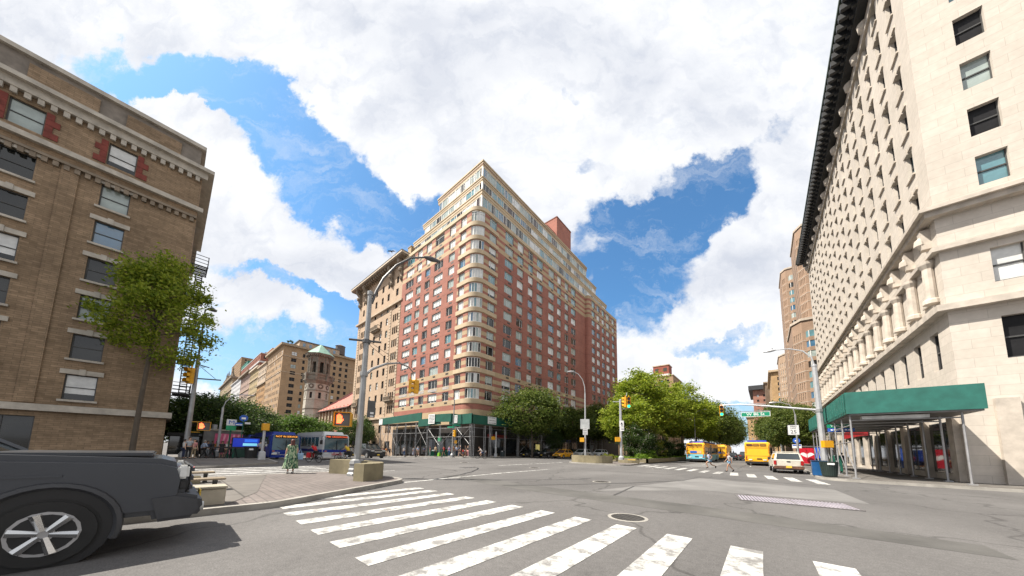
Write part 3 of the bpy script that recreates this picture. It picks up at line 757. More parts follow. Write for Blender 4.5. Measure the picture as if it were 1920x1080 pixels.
# ------------------------------------------------------------------ the other buildings
def building(name, label, foot, z0, z1, wm, faces, cat='building', depth=0.25, pane_w=(1, 1, .3, .3, 8, .5), fm=FRAMED, roof=True, loc=None, cap=96, parent=None, win=None, wall_name='wall', seed=1):
    """foot: counter-clockwise corners; faces: {edge: [(cols, rows, style)]} with cols = [(u0, u1)...] and rows = [(z0, z1)...]."""
    rnd = random.Random(seed); base = loc or (foot[0][0], foot[0][1], gz(foot[0][0]))
    t = parent or thing(name, label, cat, base); off = tuple(t.location)
    own = win is None; win = win or Windows(t, off, cap)
    mb = MB(off); n = len(foot); poss = {}
    for i in range(n):
        P, Q = foot[i], foot[(i+1) % n]; L = math.hypot(Q[0]-P[0], Q[1]-P[1]); ang = math.degrees(math.atan2(-(Q[0]-P[0]), (Q[1]-P[1])))
        pos = flat(P, ang); poss[i] = (pos, L)
        ops = []
        for cols, rows, style in faces.get(i, []):
            for a, b in cols:
                for c, d in rows:
                    o = (a, b, c, d); ops.append(o); pn = pick(rnd, pane_w); win.add(pos, o, depth, style, 6 if pn in (4, 5) and style.startswith('far') else pn, fm)
        wall_with_openings(mb, pos, 0, L, z0, z1, ops, depth)
    if roof: mb.add([(x, y, z1-.02) for x, y in foot], [tuple(range(n))])
    mb.build(wall_name, wm, t)
    if own: win.flush()
    return t, off, poss
def even(L, n, w, m=1.2):
    s = (L-2*m)/n; return [(m+s*(i+.5)-w/2, m+s*(i+.5)+w/2) for i in range(n)]
def floors(za, zb, n, h): p = (zb-za)/n; return [(za+p*i, za+p*i+h) for i in range(n)]
def band(t, off, foot, z0, z1, out, m, name='cornice', edges=None):
    b = MB(off); n = len(foot)
    c = (sum(p[0] for p in foot)/n, sum(p[1] for p in foot)/n)
    P = []
    for i in range(n):
        a, p, q = Vector(foot[i-1]), Vector(foot[i]), Vector(foot[(i+1) % n])
        e1, e2 = (p-a).normalized(), (q-p).normalized(); n1, n2 = Vector((e1.y, -e1.x)), Vector((e2.y, -e2.x))
        k = out/max(.3, 1+n1.dot(n2)); P.append(tuple(p+(n1+n2)*k))
    b.prism(P, z0, z1); return b.build(name, m, t)

LIME = brickmat('limestone_block', (0.48, 0.355, 0.255), (0.44, 0.325, 0.232), (0.35, 0.26, 0.19), 1.2, 0.55, var=0.14, mort=0.012)
LIMET = mat('limestone_trim', (0.44, 0.345, 0.255), 0.85, var=0.25, scale=0.8)
LIMED = mat('weathered_limestone', (0.25, 0.20, 0.15), 0.9, var=0.35, scale=1.2)
TANB = brickmat('tan_brick', (0.42, 0.285, 0.17), (0.37, 0.25, 0.15), (0.30, 0.21, 0.14), 0.5, 0.2, var=0.18)
TAND = brickmat('dull_tan_brick', (0.345, 0.235, 0.145), (0.30, 0.205, 0.125), (0.25, 0.175, 0.11), 0.5, 0.2, var=0.18)

# the limestone block beside the corner building
BY, BX0, BX1, BZ = 34.5, -92.0, -66.1, 48.0
foot = [(BX0, BY), (BX1, BY), (BX1, 64), (BX0, 64)]
rowz = [9.35+3.36*k for k in range(11)]
def tri(u): return [(u, u+.75), (u+1.0, u+1.75), (u+2.0, u+2.75)]
L0 = BX1-BX0
single = [u for u in (7.2, 10.9, 14.6, 17.9)]
trip = [(z, z+1.9) for z in rowz[:8]]
fs = [(tri(2.4)+tri(21.6), trip, 'far'), ([(2.9, 3.95), (22.4, 23.6)], [(z, z+1.9) for z in rowz[8:]], 'far'), ([(u, u+1.15) for u in single], [(z, z+1.9) for z in rowz], 'far'),
      (tri(2.4)+tri(21.6)+[(u, u+1.15) for u in single], [(4.6, 6.6)], 'far'), ([(2.6, 5.0), (7, 9), (11, 13), (15, 17), (21.6, 24.2)], [(0.3, 2.6)], 'far')]
beige, boff, bp = building('stone_apartment_house', 'pale limestone apartment house with bracketed roof cornice beside the red brick corner block', foot, -4, BZ, LIME, {0: fs}, pane_w=(1.6, .6, .2, .2, 8, .5), seed=5)
for z, o, h in ((37.2, .55, .5), (8.1, .5, .45), (BZ-.6, .25, .6)): band(beige, boff, foot, z, z+h, o, LIMET, 'stone_trim')
band(beige, boff, foot, BZ, BZ+.35, 1.9, LIMED, 'cornice'); band(beige, boff, foot, BZ+.35, BZ+.8, 2.1, mat('cornice_pale', (0.56, 0.47, 0.37), 0.8), 'cornice'); band(beige, boff, foot, BZ+.8, BZ+.95, 2.15, mat('copper_dark', (0.07, 0.07, 0.07), 0.6), 'gutter')
for u in (.7, 5.2, 20.2, 25.2):
    b = MB(boff); x = BX0+u
    b.xprism([(BY, BZ-5.2), (BY-.35, BZ-4.9), (BY-.45, BZ-3.6), (BY-.8, BZ-2.6), (BY-.75, BZ-1.6), (BY-1.5, BZ-.8), (BY-1.6, BZ), (BY, BZ)], x-.55, x+.55, axis='x')
    b.lathe((x, BY-.75, BZ-2.6), [(.05, -.5), (.5, -.3), (.55, .2), (.2, .6), (.05, .7)], 8); b.lathe((x, BY-.4, BZ-4.6), [(.05, -.6), (.35, -.3), (.42, .2), (.1, .5)], 8)
    b.build('bracket', LIMED, beige)
for i in range(12):
    b = MB(boff); b.box((BX0+6.4+i*1.1, BY-.8, BZ-.35), (.35, 1.5, .6)); b.build('bracket', LIMED, beige)
def balcony(x, z, w):
    b = MB(boff); b.box((x, BY-.5, z), (w, 1.0, .25)); b.box((x, BY-.35, z-.3), (w*.8, .6, .4))
    b.box((x, BY-.95, z+.95), (w, .1, .12))
    for i in range(int(w/.28)): b.box((x-w/2+.15+i*.28, BY-.95, z+.55), (.1, .1, .8))
    for s in (-1, 1): b.box((x+s*(w/2-.05), BY-.5, z+.95), (.1, .9, .12))
    b.build('balcony', LIMED, beige)
balcony(BX0+23.0, rowz[1]-.3, 3.6); balcony(BX0+3.8, rowz[1]-.3, 3.6); balcony(BX0+13, rowz[7]-.2, 4.6)
for u in (1.2, 5.9, 20.4, 24.9):
    b = MB(boff)
    for k in range(36): b.box((BX0+u, BY-.05, 8.9+k*.78), (.9 if k % 2 else .8, .1, .62))
    b.build('quoin_trim', LIMET, beige)
b = MB(boff)
for s in (-1, 1): b.lathe((-79.0+s*1.5-9.5, BY-.9, -2.3), [(.42, 0), (.4, .3), (.36, .4), (.33, 4.6), (.46, 4.8), (.46, 5.1)], 12)
b.box((-88.5, BY-.8, 3.2), (4.4, 1.2, .8)); b.box((-88.5, BY-.8, 3.75), (4.8, 1.5, .25)); b.build('portico', LIMET, beige)
t = thing('rooftop_parapet', 'plain stone parapet block standing up between the bracketed cornice and the stepped glass floors', 'parapet', (-65.4, 37, 47.6))
b = MB(); b.prism([(-1.2, -1.6), (.3, -1.6), (.3, 6), (-1.2, 6)], 0, 4.2); b.prism([(-1.3, -1.7), (.4, -1.7), (.4, 6.1), (-1.3, 6.1)], 4.2, 4.4); b.prism([(-4, -0.6), (-1.2, -0.6), (-1.2, 5), (-4, 5)], 0, 2.2); b.build('block', CREAM, t)

# church: octagonal tower and red-roofed nave
ct = thing('church', 'pale stone church with octagonal belfry tower under a green roof and a long red roof', 'church', (-125.4, 34.5, -3.6)); co = tuple(ct.location)
CH1 = brickmat('church_stone', (0.50, 0.465, 0.40), (0.44, 0.41, 0.35), (0.36, 0.335, 0.29), 0.9, 0.4, var=0.2)
CH2 = mat('church_terracotta', (0.205, 0.18, 0.148), 0.9, var=0.4, scale=0.9)
tcx, tcy = -125.4, 34.5; r8 = R_(22.5)
def ngon(r, n=8): return [(tcx+r*math.cos(r8+2*math.pi*i/n), tcy+r*math.sin(r8+2*math.pi*i/n)) for i in range(n)]
RT = 3.85
small = lambda L: [(L/2-.45, L/2+.45)]
Ls = 2*RT*math.sin(math.pi/8)
w8 = Windows(ct, co, 60)
fc = {i: [(small(Ls), [(18.0, 20.2), (9.5, 11.2)], 'far')] for i in range(8)}
building('', '', ngon(RT), -4, 24.0, CH1, fc, parent=ct, win=w8, wall_name='tower_wall', roof=False, depth=.4)
bel = {i: [([(Ls*.5-.85, Ls*.5+.85)], [(28.0, 32.4)], None)] for i in range(8)}
# belfry with open arches
b = MB(co)
fo = ngon(RT*.86); lw = 2*RT*.86*math.sin(math.pi/8)
for i in range(8):
    P, Q = fo[i], fo[(i+1) % 8]; ang = math.degrees(math.atan2(-(Q[0]-P[0]), Q[1]-P[1])); pos = flat(P, ang)
    wall_with_openings(b, pos, 0, lw, 26.0, 34.0, [(lw/2-.62, lw/2+.62, 27.6, 31.6)], .8)
    # arch head
    for k in range(6):
        a0, a1 = math.pi*k/6, math.pi*(k+1)/6
        for d in (0, .8):
            b.quad(pos(lw/2+.62*math.cos(a0), 31.0+.9*math.sin(a0), d-.02), pos(lw/2+.62*math.cos(a1), 31.0+.9*math.sin(a1), d-.02), pos(lw/2+.64*math.cos(a1), 32.0, d-.02), pos(lw/2+.64*math.cos(a0), 32.0, d-.02))
    b.lathe((P[0], P[1], 26.3), [(.4, 0), (.4, .4), (.3, .5), (.28, 6.0), (.42, 6.4), (.45, 6.8)], 8)
b.build('belfry', CH2, ct)
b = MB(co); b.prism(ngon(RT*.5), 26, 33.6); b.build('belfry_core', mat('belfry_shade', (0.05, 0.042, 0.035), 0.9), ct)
b = MB(co)
for r0, r1, z0, z1 in ((RT+.1, RT+.7, 23.5, 24.6), (RT+.8, RT+.8, 24.6, 25.0), (RT+.45, RT+.45, 25.0, 26.6), (RT+.75, RT+.75, 26.6, 27.1)):
    a, c = ngon(r0), ngon(r1); V = [(x, y, z0) for x, y in a]+[(x, y, z1) for x, y in c]
    b.add(V, [tuple(range(7, -1, -1)), tuple(range(8, 16))]+[(i, (i+1) % 8, 8+(i+1) % 8, 8+i) for i in range(8)])
for i, (x, y) in enumerate(ngon(RT+.7)): b.box((x, y, 25.8), (.7, .7, 2.8), r8+i*math.pi/4)
b.build('balcony', CH2, ct)
b = MB(co)
for z, h, o in ((20.7, .35, .18), (14.0, .35, .15), (17.4, .12, .06)):
    b.prism(ngon(RT+o), z, z+h)
b.build('stone_trim', CH2, ct)
for i in range(8):
    a = r8+math.pi/8+i*math.pi/4; ap = RT*math.cos(math.pi/8); c = Vector((tcx+ap*math.cos(a), tcy+ap*math.sin(a), 22.4)); nn = Vector((math.cos(a), math.sin(a), 0)); tt = Vector((-nn.y, nn.x, 0))
    b = MB(co)
    for rr, mi, d in ((.95, 0, .10), (.72, 1, .14), (.42, 2, .18)):
        b.tube([c, c+nn*d], rr, 20, mi)
    b.build('rose_window', [CH2, mat('rose_dark', (0.10, 0.075, 0.06), 0.8), CH1], ct)
b = MB(co); a, c = ngon(RT+.55), ngon(RT+.95)
V = [(x, y, 34.0) for x, y in a]+[(x, y, 34.6) for x, y in c]; b.add(V, [tuple(range(7, -1, -1)), tuple(range(8, 16))]+[(i, (i+1) % 8, 8+(i+1) % 8, 8+i) for i in range(8)])
for i in range(40):
    q = 2*math.pi*i/40; b.box((tcx+(RT+.45)*math.cos(q), tcy+(RT+.45)*math.sin(q), 33.8), (.25, .25, .5), q)
b.build('cornice', CH2, ct)
b = MB(co); e = ngon(RT+1.0); V = [(x, y, 34.62) for x, y in e]+[(tcx, tcy, 39.0)]; b.add(V, [(i, (i+1) % 8, 8) for i in range(8)])
b.build('roof', mat('verdigris_copper', (0.19, 0.33, 0.265), 0.7, var=0.3, scale=0.6), ct)
w8.flush()
# nave
nx0, nx1, ny, ez = -120.5, -93.2, 35.0, 13.6
b = MB(co)
for i in range(9):
    x = nx0+1+i*3.0; b.box((x, ny-.25, 5.2), (.8, .7, 17.0), mi=0)
b.quad((nx0, ny, -4), (nx1, ny, -4), (nx1, ny, ez), (nx0, ny, ez), 0); b.quad((nx0, ny, -4), (nx0, ny, ez), (nx0, 60, ez), (nx0, 60, -4), 0); b.add([(nx0, ny, ez), (nx0, 60, ez), (nx0, 47.5, 23.8)], [(0, 1, 2)])
b.build('nave_wall', mat('nave_stone', (0.43, 0.36, 0.26), 0.85, var=0.25), ct)
for i in range(8):
    b = MB(co); x = nx0+2.5+i*3.0; b.box((x, ny-.03, 8.2), (1.2, .1, 5.0)); b.tube([(x, ny-.08, 10.7), (x, ny+.02, 10.7)], .6, 14); b.build('window', G_DARK, ct)
b = MB(co); sl = (23.8-ez)/(47.5-ny)
b.add([(nx0-.5, ny-1.2, ez-1.2*sl+.25), (nx1, ny-1.2, ez-1.2*sl+.25), (nx1, 47.5, 24.05), (nx0-.5, 47.5, 24.05)], [(0, 1, 2, 3)]); b.add([(nx0-.5, 47.5, 24.05), (nx1, 47.5, 24.05), (nx1, 61, 13.2), (nx0-.5, 61, 13.2)], [(0, 1, 2, 3)])
b.build('roof', mat('red_roof_tile', (0.40, 0.125, 0.095), 0.8, var=0.22, scale=1.0, stretch=(2, .3, 1)), ct)
b = MB(co)
for i in range(22): b.box((nx0+.6+i*1.25, ny-.8, ez-1.0), (.22, 1.2, .35))
b.box(((nx0+nx1)/2, ny-1.3, ez-.85), (nx1-nx0+1, .25, .3)); b.box((nx0-.45, (ny-1.2+47.5)/2, (ez-1.2*sl+24.0)/2), (.25, math.hypot(47.5-ny+1.2, 24-ez), .3), 0, 0, math.atan(sl)); b.build('eaves', mat('eaves_timber', (0.09, 0.055, 0.045), 0.8), ct)
b = MB(co); b.prism([(nx0+2, 30.4), (nx1, 30.4), (nx1, ny), (nx0+2, ny)], -4, 4.6); b.build('aisle_wall', mat('nave_stone', (0, 0, 0)), ct)
b = MB(co); b.add([(nx0+1.6, 30.0, 4.6), (nx1, 30.0, 4.6), (nx1, ny, 7.0), (nx0+1.6, ny, 7.0)], [(0, 1, 2, 3)]); b.build('aisle_roof', MATS['red_roof_tile'], ct)

# the row of apartment houses further down the street
def row(name, label, xa, xb, z1, wm, n, nf, yb=70, e=None, trims=(), cornice=None, upper=None, style='far', w=1.3, seed=1, z0=1.0, h=1.9, pane_w=(1.3, .8, .2, .2, 8, .5), Y=35.0):
    foot = [(xa, Y), (xb, Y), (xb, yb), (xa, yb)]; L = xb-xa
    fl_ = floors(z0, z1-1.0, nf, h)
    if upper:
        lo_f, hi_f = [f for f in fl_ if f[1] < upper[0]], [f for f in fl_ if f[0] > upper[0]]
        t, off, _ = building(name, label, foot, -8, upper[0], wm, {0: [(even(L, n, w, .8), lo_f, style)]}, pane_w=pane_w, seed=seed, loc=(xa, Y, -6), depth=.1, cap=50)
        building('', '', [(xa, Y-.15), (xb, Y-.15), (xb, yb), (xa, yb)], upper[0], z1, upper[1], {0: [(even(L, n-2, w*1.3, .8), hi_f, style)]}, pane_w=pane_w, seed=seed, parent=t, depth=.1, wall_name='upper_wall', cap=46)
    else:
        faces = {0: [(even(L, n, w, .8), fl_, style)]}
        if e: faces[1] = e
        t, off, _ = building(name, label, foot, -8, z1, wm, faces, pane_w=pane_w, seed=seed, loc=(xa, Y, -6), depth=.1)
    for z, hh, o, m in trims: band(t, off, foot, z, z+hh, o, m, 'stone_trim')
    if cornice: band(t, off, foot, z1, z1+cornice[0], cornice[1], cornice[2], 'cornice')
    return t, off, foot
CORN = mat('row_cornice', (0.33, 0.25, 0.17), 0.85, var=0.3)
fl = floors(17.0, 51.5, 10, 1.9)
E1 = [([(3.6, 5.9), (18.0, 20.8)], fl, 'far2'), ([(8.6, 9.7), (14.8, 16), (23.6, 25), (26.8, 28.2), (30.0, 31.4)], fl, 'far')]
tan, toff, tfoot = row('tan_apartment_house', 'tall tan brick apartment house with its flat end wall above the avenue', -224.5, -187.7, 52.6, TANB, 11, 11, 72, E1, [(15.6, .8, .5, CORN), (47.0, .35, .2, LIMET), (38.5, .3, .15, LIMET)], (1.1, 1.3, CORN), z0=13.0, seed=11)
b = MB(toff); b.prism([(-222, 42), (-190, 42), (-190, 62), (-222, 62)], 53.6, 57.4); b.prism([(-222.5, 41.5), (-189.5, 41.5), (-189.5, 62.5), (-222.5, 62.5)], 57.4, 57.9, 1); b.build('penthouse', [LIMET, mat('penthouse_slate', (0.12, 0.125, 0.13), 0.7)], tan)
for i in range(6): b = MB(toff); b.box((-189.95, 44.2+i*3.0, 55.6), (.12, 1.2, 1.8)); b.build('window', G_BLUE, tan)
row('orange_apartment_house', 'orange tan apartment house with a pale ornamented top storey, beside the tall flat-ended one', -249.5, -225.2, 49.5, brickmat('orange_brick', (0.42, 0.25, 0.12), (0.37, 0.22, 0.105), (0.28, 0.18, 0.10), 0.5, 0.2), 7, 12, 60, None, [(37.2, .6, .7, LIMED), (47.5, .3, .2, LIMET), (43, .3, .4, LIMET)], (.8, .9, LIMET), upper=(37.6, LIMET), seed=12)
row('yellow_apartment_house', 'yellowish stone apartment house with ornate balconied middle in the receding row', -281, -250, 51.0, brickmat('yellow_stone', (0.45, 0.35, 0.20), (0.40, 0.31, 0.18), (0.30, 0.24, 0.15), 0.8, 0.3), 9, 12, 60, None, [(44, .5, .4, LIMET), (33, .6, .7, LIMET), (20, .5, .4, LIMET)], (1.0, 1.2, mat('cornice_pale', (0, 0, 0))), seed=13)
row('pink_apartment_house', 'pinkish grey apartment house under a heavy dark cornice in the receding row', -322, -281.3, 52.5, brickmat('pink_brick', (0.40, 0.285, 0.24), (0.35, 0.25, 0.21), (0.28, 0.22, 0.19), 0.5, 0.2), 11, 12, 60, None, [(40, .5, .4, LIMET), (27, .5, .4, LIMET)], (1.4, 2.0, LIMED), seed=14)
row('white_topped_apartment_house', 'apartment house with white upper floors over dull red brick in the receding row', -378, -322.3, 53.5, brickmat('rose_brick', (0.34, 0.19, 0.17), (0.30, 0.165, 0.15), (0.24, 0.15, 0.14), 0.5, 0.2), 13, 13, 60, None, [(36, .6, .5, mat('white_terracotta', (0.50, 0.50, 0.51), 0.7, var=0.2))], (.8, 1.0, MATS['white_terracotta']), upper=(36.2, MATS['white_terracotta']), seed=15)
row('ornate_apartment_house', 'tan apartment house with gables and finials at the far end of the row', -480, -378.4, 62, brickmat('far_tan', (0.38, 0.30, 0.20), (0.33, 0.26, 0.17), (0.26, 0.21, 0.15), 0.8, 0.3), 18, 14, 60, None, [(50, .8, .6, LIMED), (35, .8, .6, LIMED)], (1.4, 1.6, LIMED), seed=16)
for i, x in enumerate((-452, -437, -405)):
    t = thing('roof_finial', ['dark pointed gable finial, leftmost on the ornate far roof', 'dark pointed gable finial, middle one on the ornate far roof', 'dark pointed gable finial nearest the brown tower on the far roof'][i], 'finial', (x, 37, 63.4), 0, 'finials on the far roof')
    b = MB(); b.lathe((0, 0, 0), [(2.6, 0), (2.6, 4), (1.2, 7), (.5, 10), (.7, 11), (.1, 14.5)], 6); b.build('finial_body', LIMED, t)
def block(name, label, cat, foot, z0, z1, wm, faces={}, capm=None, **k):
    t, off, p = building(name, label, foot, z0, z1, wm, faces, cat=cat, loc=(foot[0][0], foot[0][1], z0), **k)
    band(t, off, foot, z1, z1+.5, .3, capm or LIMET, 'parapet'); return t, off
R4 = lambda xa, xb, ya, yb: [(xa, ya), (xb, ya), (xb, yb), (xa, yb)]
def px_block(name, label, cat, xl, xr, yt, Y, dep, zb, wm, rows=None, seed=1, capm=None):
    a, c = on_y(xl, yt, Y), on_y(xr, yt, Y); z1 = float(c[2])*.8+float(a[2])*.2-1; foot = R4(float(a[0]), float(c[0]), Y, Y+dep); L = foot[1][0]-foot[0][0]
    f = {0: [(even(L, max(3, int(L/6)), 2.0), [(z1-4-3.6*i, z1-1.8-3.6*i) for i in range(rows)], 'far')], 1: [(even(dep, 4, 1.6), [(z1-4-3.6*i, z1-1.8-3.6*i) for i in range(rows)], 'far')]} if rows else {}
    t, off = block(name, label, cat, foot, zb, z1, wm, f, capm, seed=seed); return t, off, foot, z1
px_block('brown_tower_block', 'brown tower block with corner fins rising above the receding row', 'building', 437, 453, 673, 52, 26, 45, TAND, 6, 21)
RUST = brickmat('rust_brick', (0.30, 0.12, 0.085), (0.26, 0.105, 0.075), (0.2, 0.1, 0.08), 0.5, 0.2)
pent, poff, pft, pz1 = px_block('brick_penthouse', 'dull red brick penthouse with white trim under the green tank box', 'penthouse', 456, 489, 668, 42, 14, 50, RUST, 1, 22, MATS['white_terracotta'])
band(pent, poff, pft, pz1-7.5, pz1-6.3, .8, MATS['white_terracotta'], 'stone_trim')
_o, _oo, oft, oz1 = px_block('orange_penthouse', 'orange brick rooftop house with a grey pitched cap above the row', 'penthouse', 484, 511, 657, 50, 14, 50, brickmat('orange_penthouse_brick', (0.42, 0.17, 0.09), (0.38, 0.15, 0.08), (0.3, 0.14, 0.09), 0.5, 0.2), None, 23)
t = thing('pitched_hood', 'grey pitched cap on top of the orange rooftop house', 'roof cap', ((oft[0][0]+oft[1][0])/2, 56, oz1+.5)); b = MB(); b.prism([(-8, -4), (8, -4), (8, 4), (-8, 4)], 0, 1.6); b.lathe((0, 0, 1.6), [(9, 0), (.3, 3.4)], 4, rz=R_(45)); b.build('cap_body', mat('grey_metal', (0.25, 0.25, 0.27), 0.5), t)
ga, gc = on_y(463, 668, 46), on_y(474, 668, 46); gw = float(gc[0]-ga[0])
t = thing('tank_enclosure', 'bright green square tank box on the red brick penthouse', 'tank', (float(ga[0]+gc[0])/2, 47, pz1+.5)); b = MB(); b.box((0, 0, 3.4), (gw, 8, 5.2)); b.box((0, 0, .5), (gw*.7, 6, 1)); b.box((0, 0, 6.1), (gw+.5, 8.4, .3)); b.build('box_body', mat('green_box', (0.015, 0.15, 0.11), 0.6), t)
rp = on_x(478, 646, -215)
t = thing('roof_garden_tree', 'small round green tree on the edge of the tan apartment house roof', 'tree', (-196, 39.5, 53.7)); b = MB(); b.tube([(0, 0, 0), (0, 0, 3)], .15, 6); b.build('trunk', mat('bark', (0.10, 0.08, 0.06), 0.9), t); RGT = t
# water tank with legs on the tan roof
t = thing('water_tank', 'dark wooden rooftop water tank on a steel frame behind the church tower', 'water tank', (-199, 65.2, 50.2))
b = MB(); b.lathe((0, 0, 6.8), [(2.6, 0), (2.75, .2), (2.6, 5.6), (2.7, 5.7)], 20); b.build('tank_barrel', mat('tank_wood', (0.10, 0.085, 0.085), 0.8, stretch=(6, 6, .3)), t)
b = MB(); b.lathe((0, 0, 12.5), [(2.85, 0), (.1, 1.3)], 20); b.build('tank_roof', mat('tank_roof', (0.14, 0.13, 0.13), 0.7), t)
b = MB()
for i in (-1, 1):
    for j in (-1, 1): b.box((i*2.0, j*2.0, 3.1), (.3, .3, 6.2))
    b.box((i*2.0, 0, 6.4), (.35, 5.6, .45)); b.box((0, i*2.0, 6.0), (5.6, .3, .4))
b.build('steel_frame', mat('tank_steel', (0.03, 0.03, 0.035), 0.6), t)
t = thing('rooftop_box', 'low grey service box beside the rooftop water tank', 'service box', (-194, 68.5, 50.6)); b = MB(); b.box((0, 0, 1.6), (3.4, 2.4, 3.2)); b.box((0, 0, 3.3), (3.7, 2.7, .2)); b.build('box_body', mat('grey_metal', (0, 0, 0)), t)
t = thing('stair_bulkhead', 'pale rendered stair bulkhead on the tan roof under the water tank', 'bulkhead', (-203, 61, 51)); b = MB(); b.box((0, 0, 2.5), (5, 4, 5)); b.box((0, 0, 5.1), (5.3, 4.3, .2)); b.build('box_body', LIMET, t)

# west side of the avenue further north: brown brick block behind the trees
block('brown_apartment_house', 'brown brick apartment house showing above the trees of the planted median', 'building', R4(-55, -39, 192, 216), -1, 47.0, TAND, {0: [(even(16, 4, 1.5), floors(4, 46, 13, 1.9), 'far')], 1: [(even(24, 6, 1.5), floors(4, 46, 13, 1.9), 'far')]}, LIMET, seed=31)
hh, ho = block('rooftop_head_house', 'red brick head house with dark openings on the brown roof above the trees', 'head house', R4(-50.4, -41.6, 194, 202), 47.4, 54.2, brickmat('head_brick', (0.33, 0.10, 0.07), (0.29, 0.09, 0.065), (0.22, 0.09, 0.07), 0.4, 0.15), seed=32)
for x in (-48.4, -43.6): b = MB(ho); b.box((x, 193.97, 51.6), (1.9, .1, 2.2)); b.build('opening', GRILLE, hh)
b = MB(ho); b.box((-46, 194-.2, 48.1), (9.6, .5, 1.5)); b.build('white_band_trim', MATS['white_terracotta'], hh)
block('grey_apartment_house', 'tan apartment house mostly hidden by the median trees north of the corner block', 'building', R4(-56, -39, 122, 185), -1, 30, TAND, {1: [(even(63, 16, 1.4), floors(4, 29, 8, 1.9), 'far')], 0: [(even(17, 4, 1.4), floors(4, 29, 8, 1.9), 'far')]}, seed=33)

# the building at the other corner of the crossing: brown brick with fire escape
LB = brickmat('brown_roman_brick', (0.36, 0.255, 0.165), (0.27, 0.19, 0.12), (0.20, 0.15, 0.10), 0.6, 0.16, var=0.32)
lfoot = [(-58, -34), (-41, -34), (-41, -0.2), (-58, -0.2)]
lcols = [(2+4.4*i, 3.5+4.4*i) for i in range(7)]
lt, lo_, _ = building('brown_corner_building', 'brown brick corner building with pale cornices and a roof storey, cut by the crossing', lfoot, -.5, 27.4, LB, {1: [(lcols, [(4.6+3.25*i, 6.6+3.25*i) for i in range(6)]+[(24.75, 26.75)], 'hung'), ([(1.5+5.5*i, 5.5+5.5*i) for i in range(5)], [(.6, 3.2)], 'three')], 2: [([(3, 4.4), (8, 9.4), (12, 13.4)], [(4.6+3.55*i, 6.8+3.55*i) for i in range(6)], 'hung')]}, fm=FRAMED, seed=41, pane_w=(3, 2, .8, .6, 5, .6))
PALE = mat('pale_terracotta', (0.46, 0.42, 0.36), 0.8, var=0.25)
for z0, z1, o, m, nm in ((27.4, 28.0, .35, PALE, 'cornice'), (28.0, 28.35, .75, PALE, 'cornice'), (23.9, 24.3, .35, PALE, 'stone_trim'), (3.6, 4.1, .3, PALE, 'stone_trim')): band(lt, lo_, lfoot, z0, z1, o, m, nm)
lf2 = [(-57.6, -33.6), (-41.3, -33.6), (-41.3, -0.5), (-57.6, -0.5)]
b = MB(lo_); b.prism(lf2, 28.35, 30.6); b.build('attic_wall', mat('grey_brown_brick', (0.22, 0.19, 0.16), 0.85, var=0.3), lt)
band(lt, lo_, lf2, 30.6, 30.95, .3, PALE, 'parapet')
for i in range(7):
    b = MB(lo_); b.box((-41.24, -3.4-i*4.6, 29.5), (.12, 3.2, 1.3)); b.build('brick_panel', LB, lt)
b = MB(lo_)
for i in range(70): b.box((-40.9, -.5-i*.48, 22.9), (.25, .26, .4))
b.box((-40.85, -17, 23.2), (.3, 33.6, .2)); b.build('dentil_trim', LIMED, lt)
b = MB(lo_)
for i in range(60): b.box((-40.82, -.5-i*.55, 27.2), (.2, .28, .5))
b.build('dentil_trim', PALE, lt)
QR = mat('quoin_red', (0.20, 0.045, 0.033), 0.85, var=.35, scale=2)
lwt, lws = [], []
for a, c in lcols:
    yc = -34+(a+c)/2
    for sd in (-1, 1):
        b = MB(lo_)
        for k in range(4): w_ = (.62, .34)[k % 2]; b.box((-40.97, yc+sd*(.78+w_/2), 24.95+k*.52), (.08, w_, .5))
        b.build('quoin_trim', QR, lt)
    for i in range(6):
        z0, z1 = 4.6+3.25*i, 6.6+3.25*i; b = MB(lo_); b.box((-40.92, yc, z0-.08), (.22, 1.8, .16)); lws.append(b); b = MB(lo_); b.box((-40.95, yc, z1+.2), (.14, 2.0, .36)); b.box((-40.92, yc, z1+.22), (.2, .3, .46)); lwt.append(b)
spread_parts('window_head', lwt, PALE, lt); spread_parts('window_sill', lws, PALE, lt)
for i in range(7):
    b = MB(lo_); b.box((-40.94, -34+.55+4.4*i, 13.7), (.12, .8, 19.0)); b.build('brick_pilaster', LB, lt)
FE = mat('fire_escape_iron', (0.025, 0.025, 0.027), 0.6)
t = thing('fire_escape', 'black iron fire escape zigzagging down the side of the brown corner building', 'fire escape', (-42.6, .55, 0))
for k in range(5):
    z = 6.0+3.2*k; b = MB(); y0, y1 = -.7, .45
    for i in range(9): b.box((-1.2+i*.3, -.1, z), (.12, 1.1, .05))
    for s in (-1.25, 1.3): b.box((s, -.1, z), (.07, 1.2, .08)); b.box((s, .45, z+.55), (.06, .06, 1.1))
    for zz in (.35, .7, 1.05): b.box((.02, .47, z+zz), (2.6, .04, .05)); b.box((1.3, -.1, z+zz), (.04, 1.15, .05)); b.box((-1.25, -.1, z+zz), (.04, 1.15, .05))
    for i in range(13): b.box((-1.2+i*.2, .47, z+.5), (.025, .03, 1.0))
    b.build('landing', FE, t)
    if k < 4:
        b = MB()
        for s in (-.25, .2): b.tube([(1.1, s, z), (-1.1, s, z+3.2)], .04, 6)
        for i in range(11): f = (i+.5)/11; b.box((1.1-2.2*f, -.03, z+3.2*f), (.26, .5, .04))
        b.build('stair_flight', FE, t)

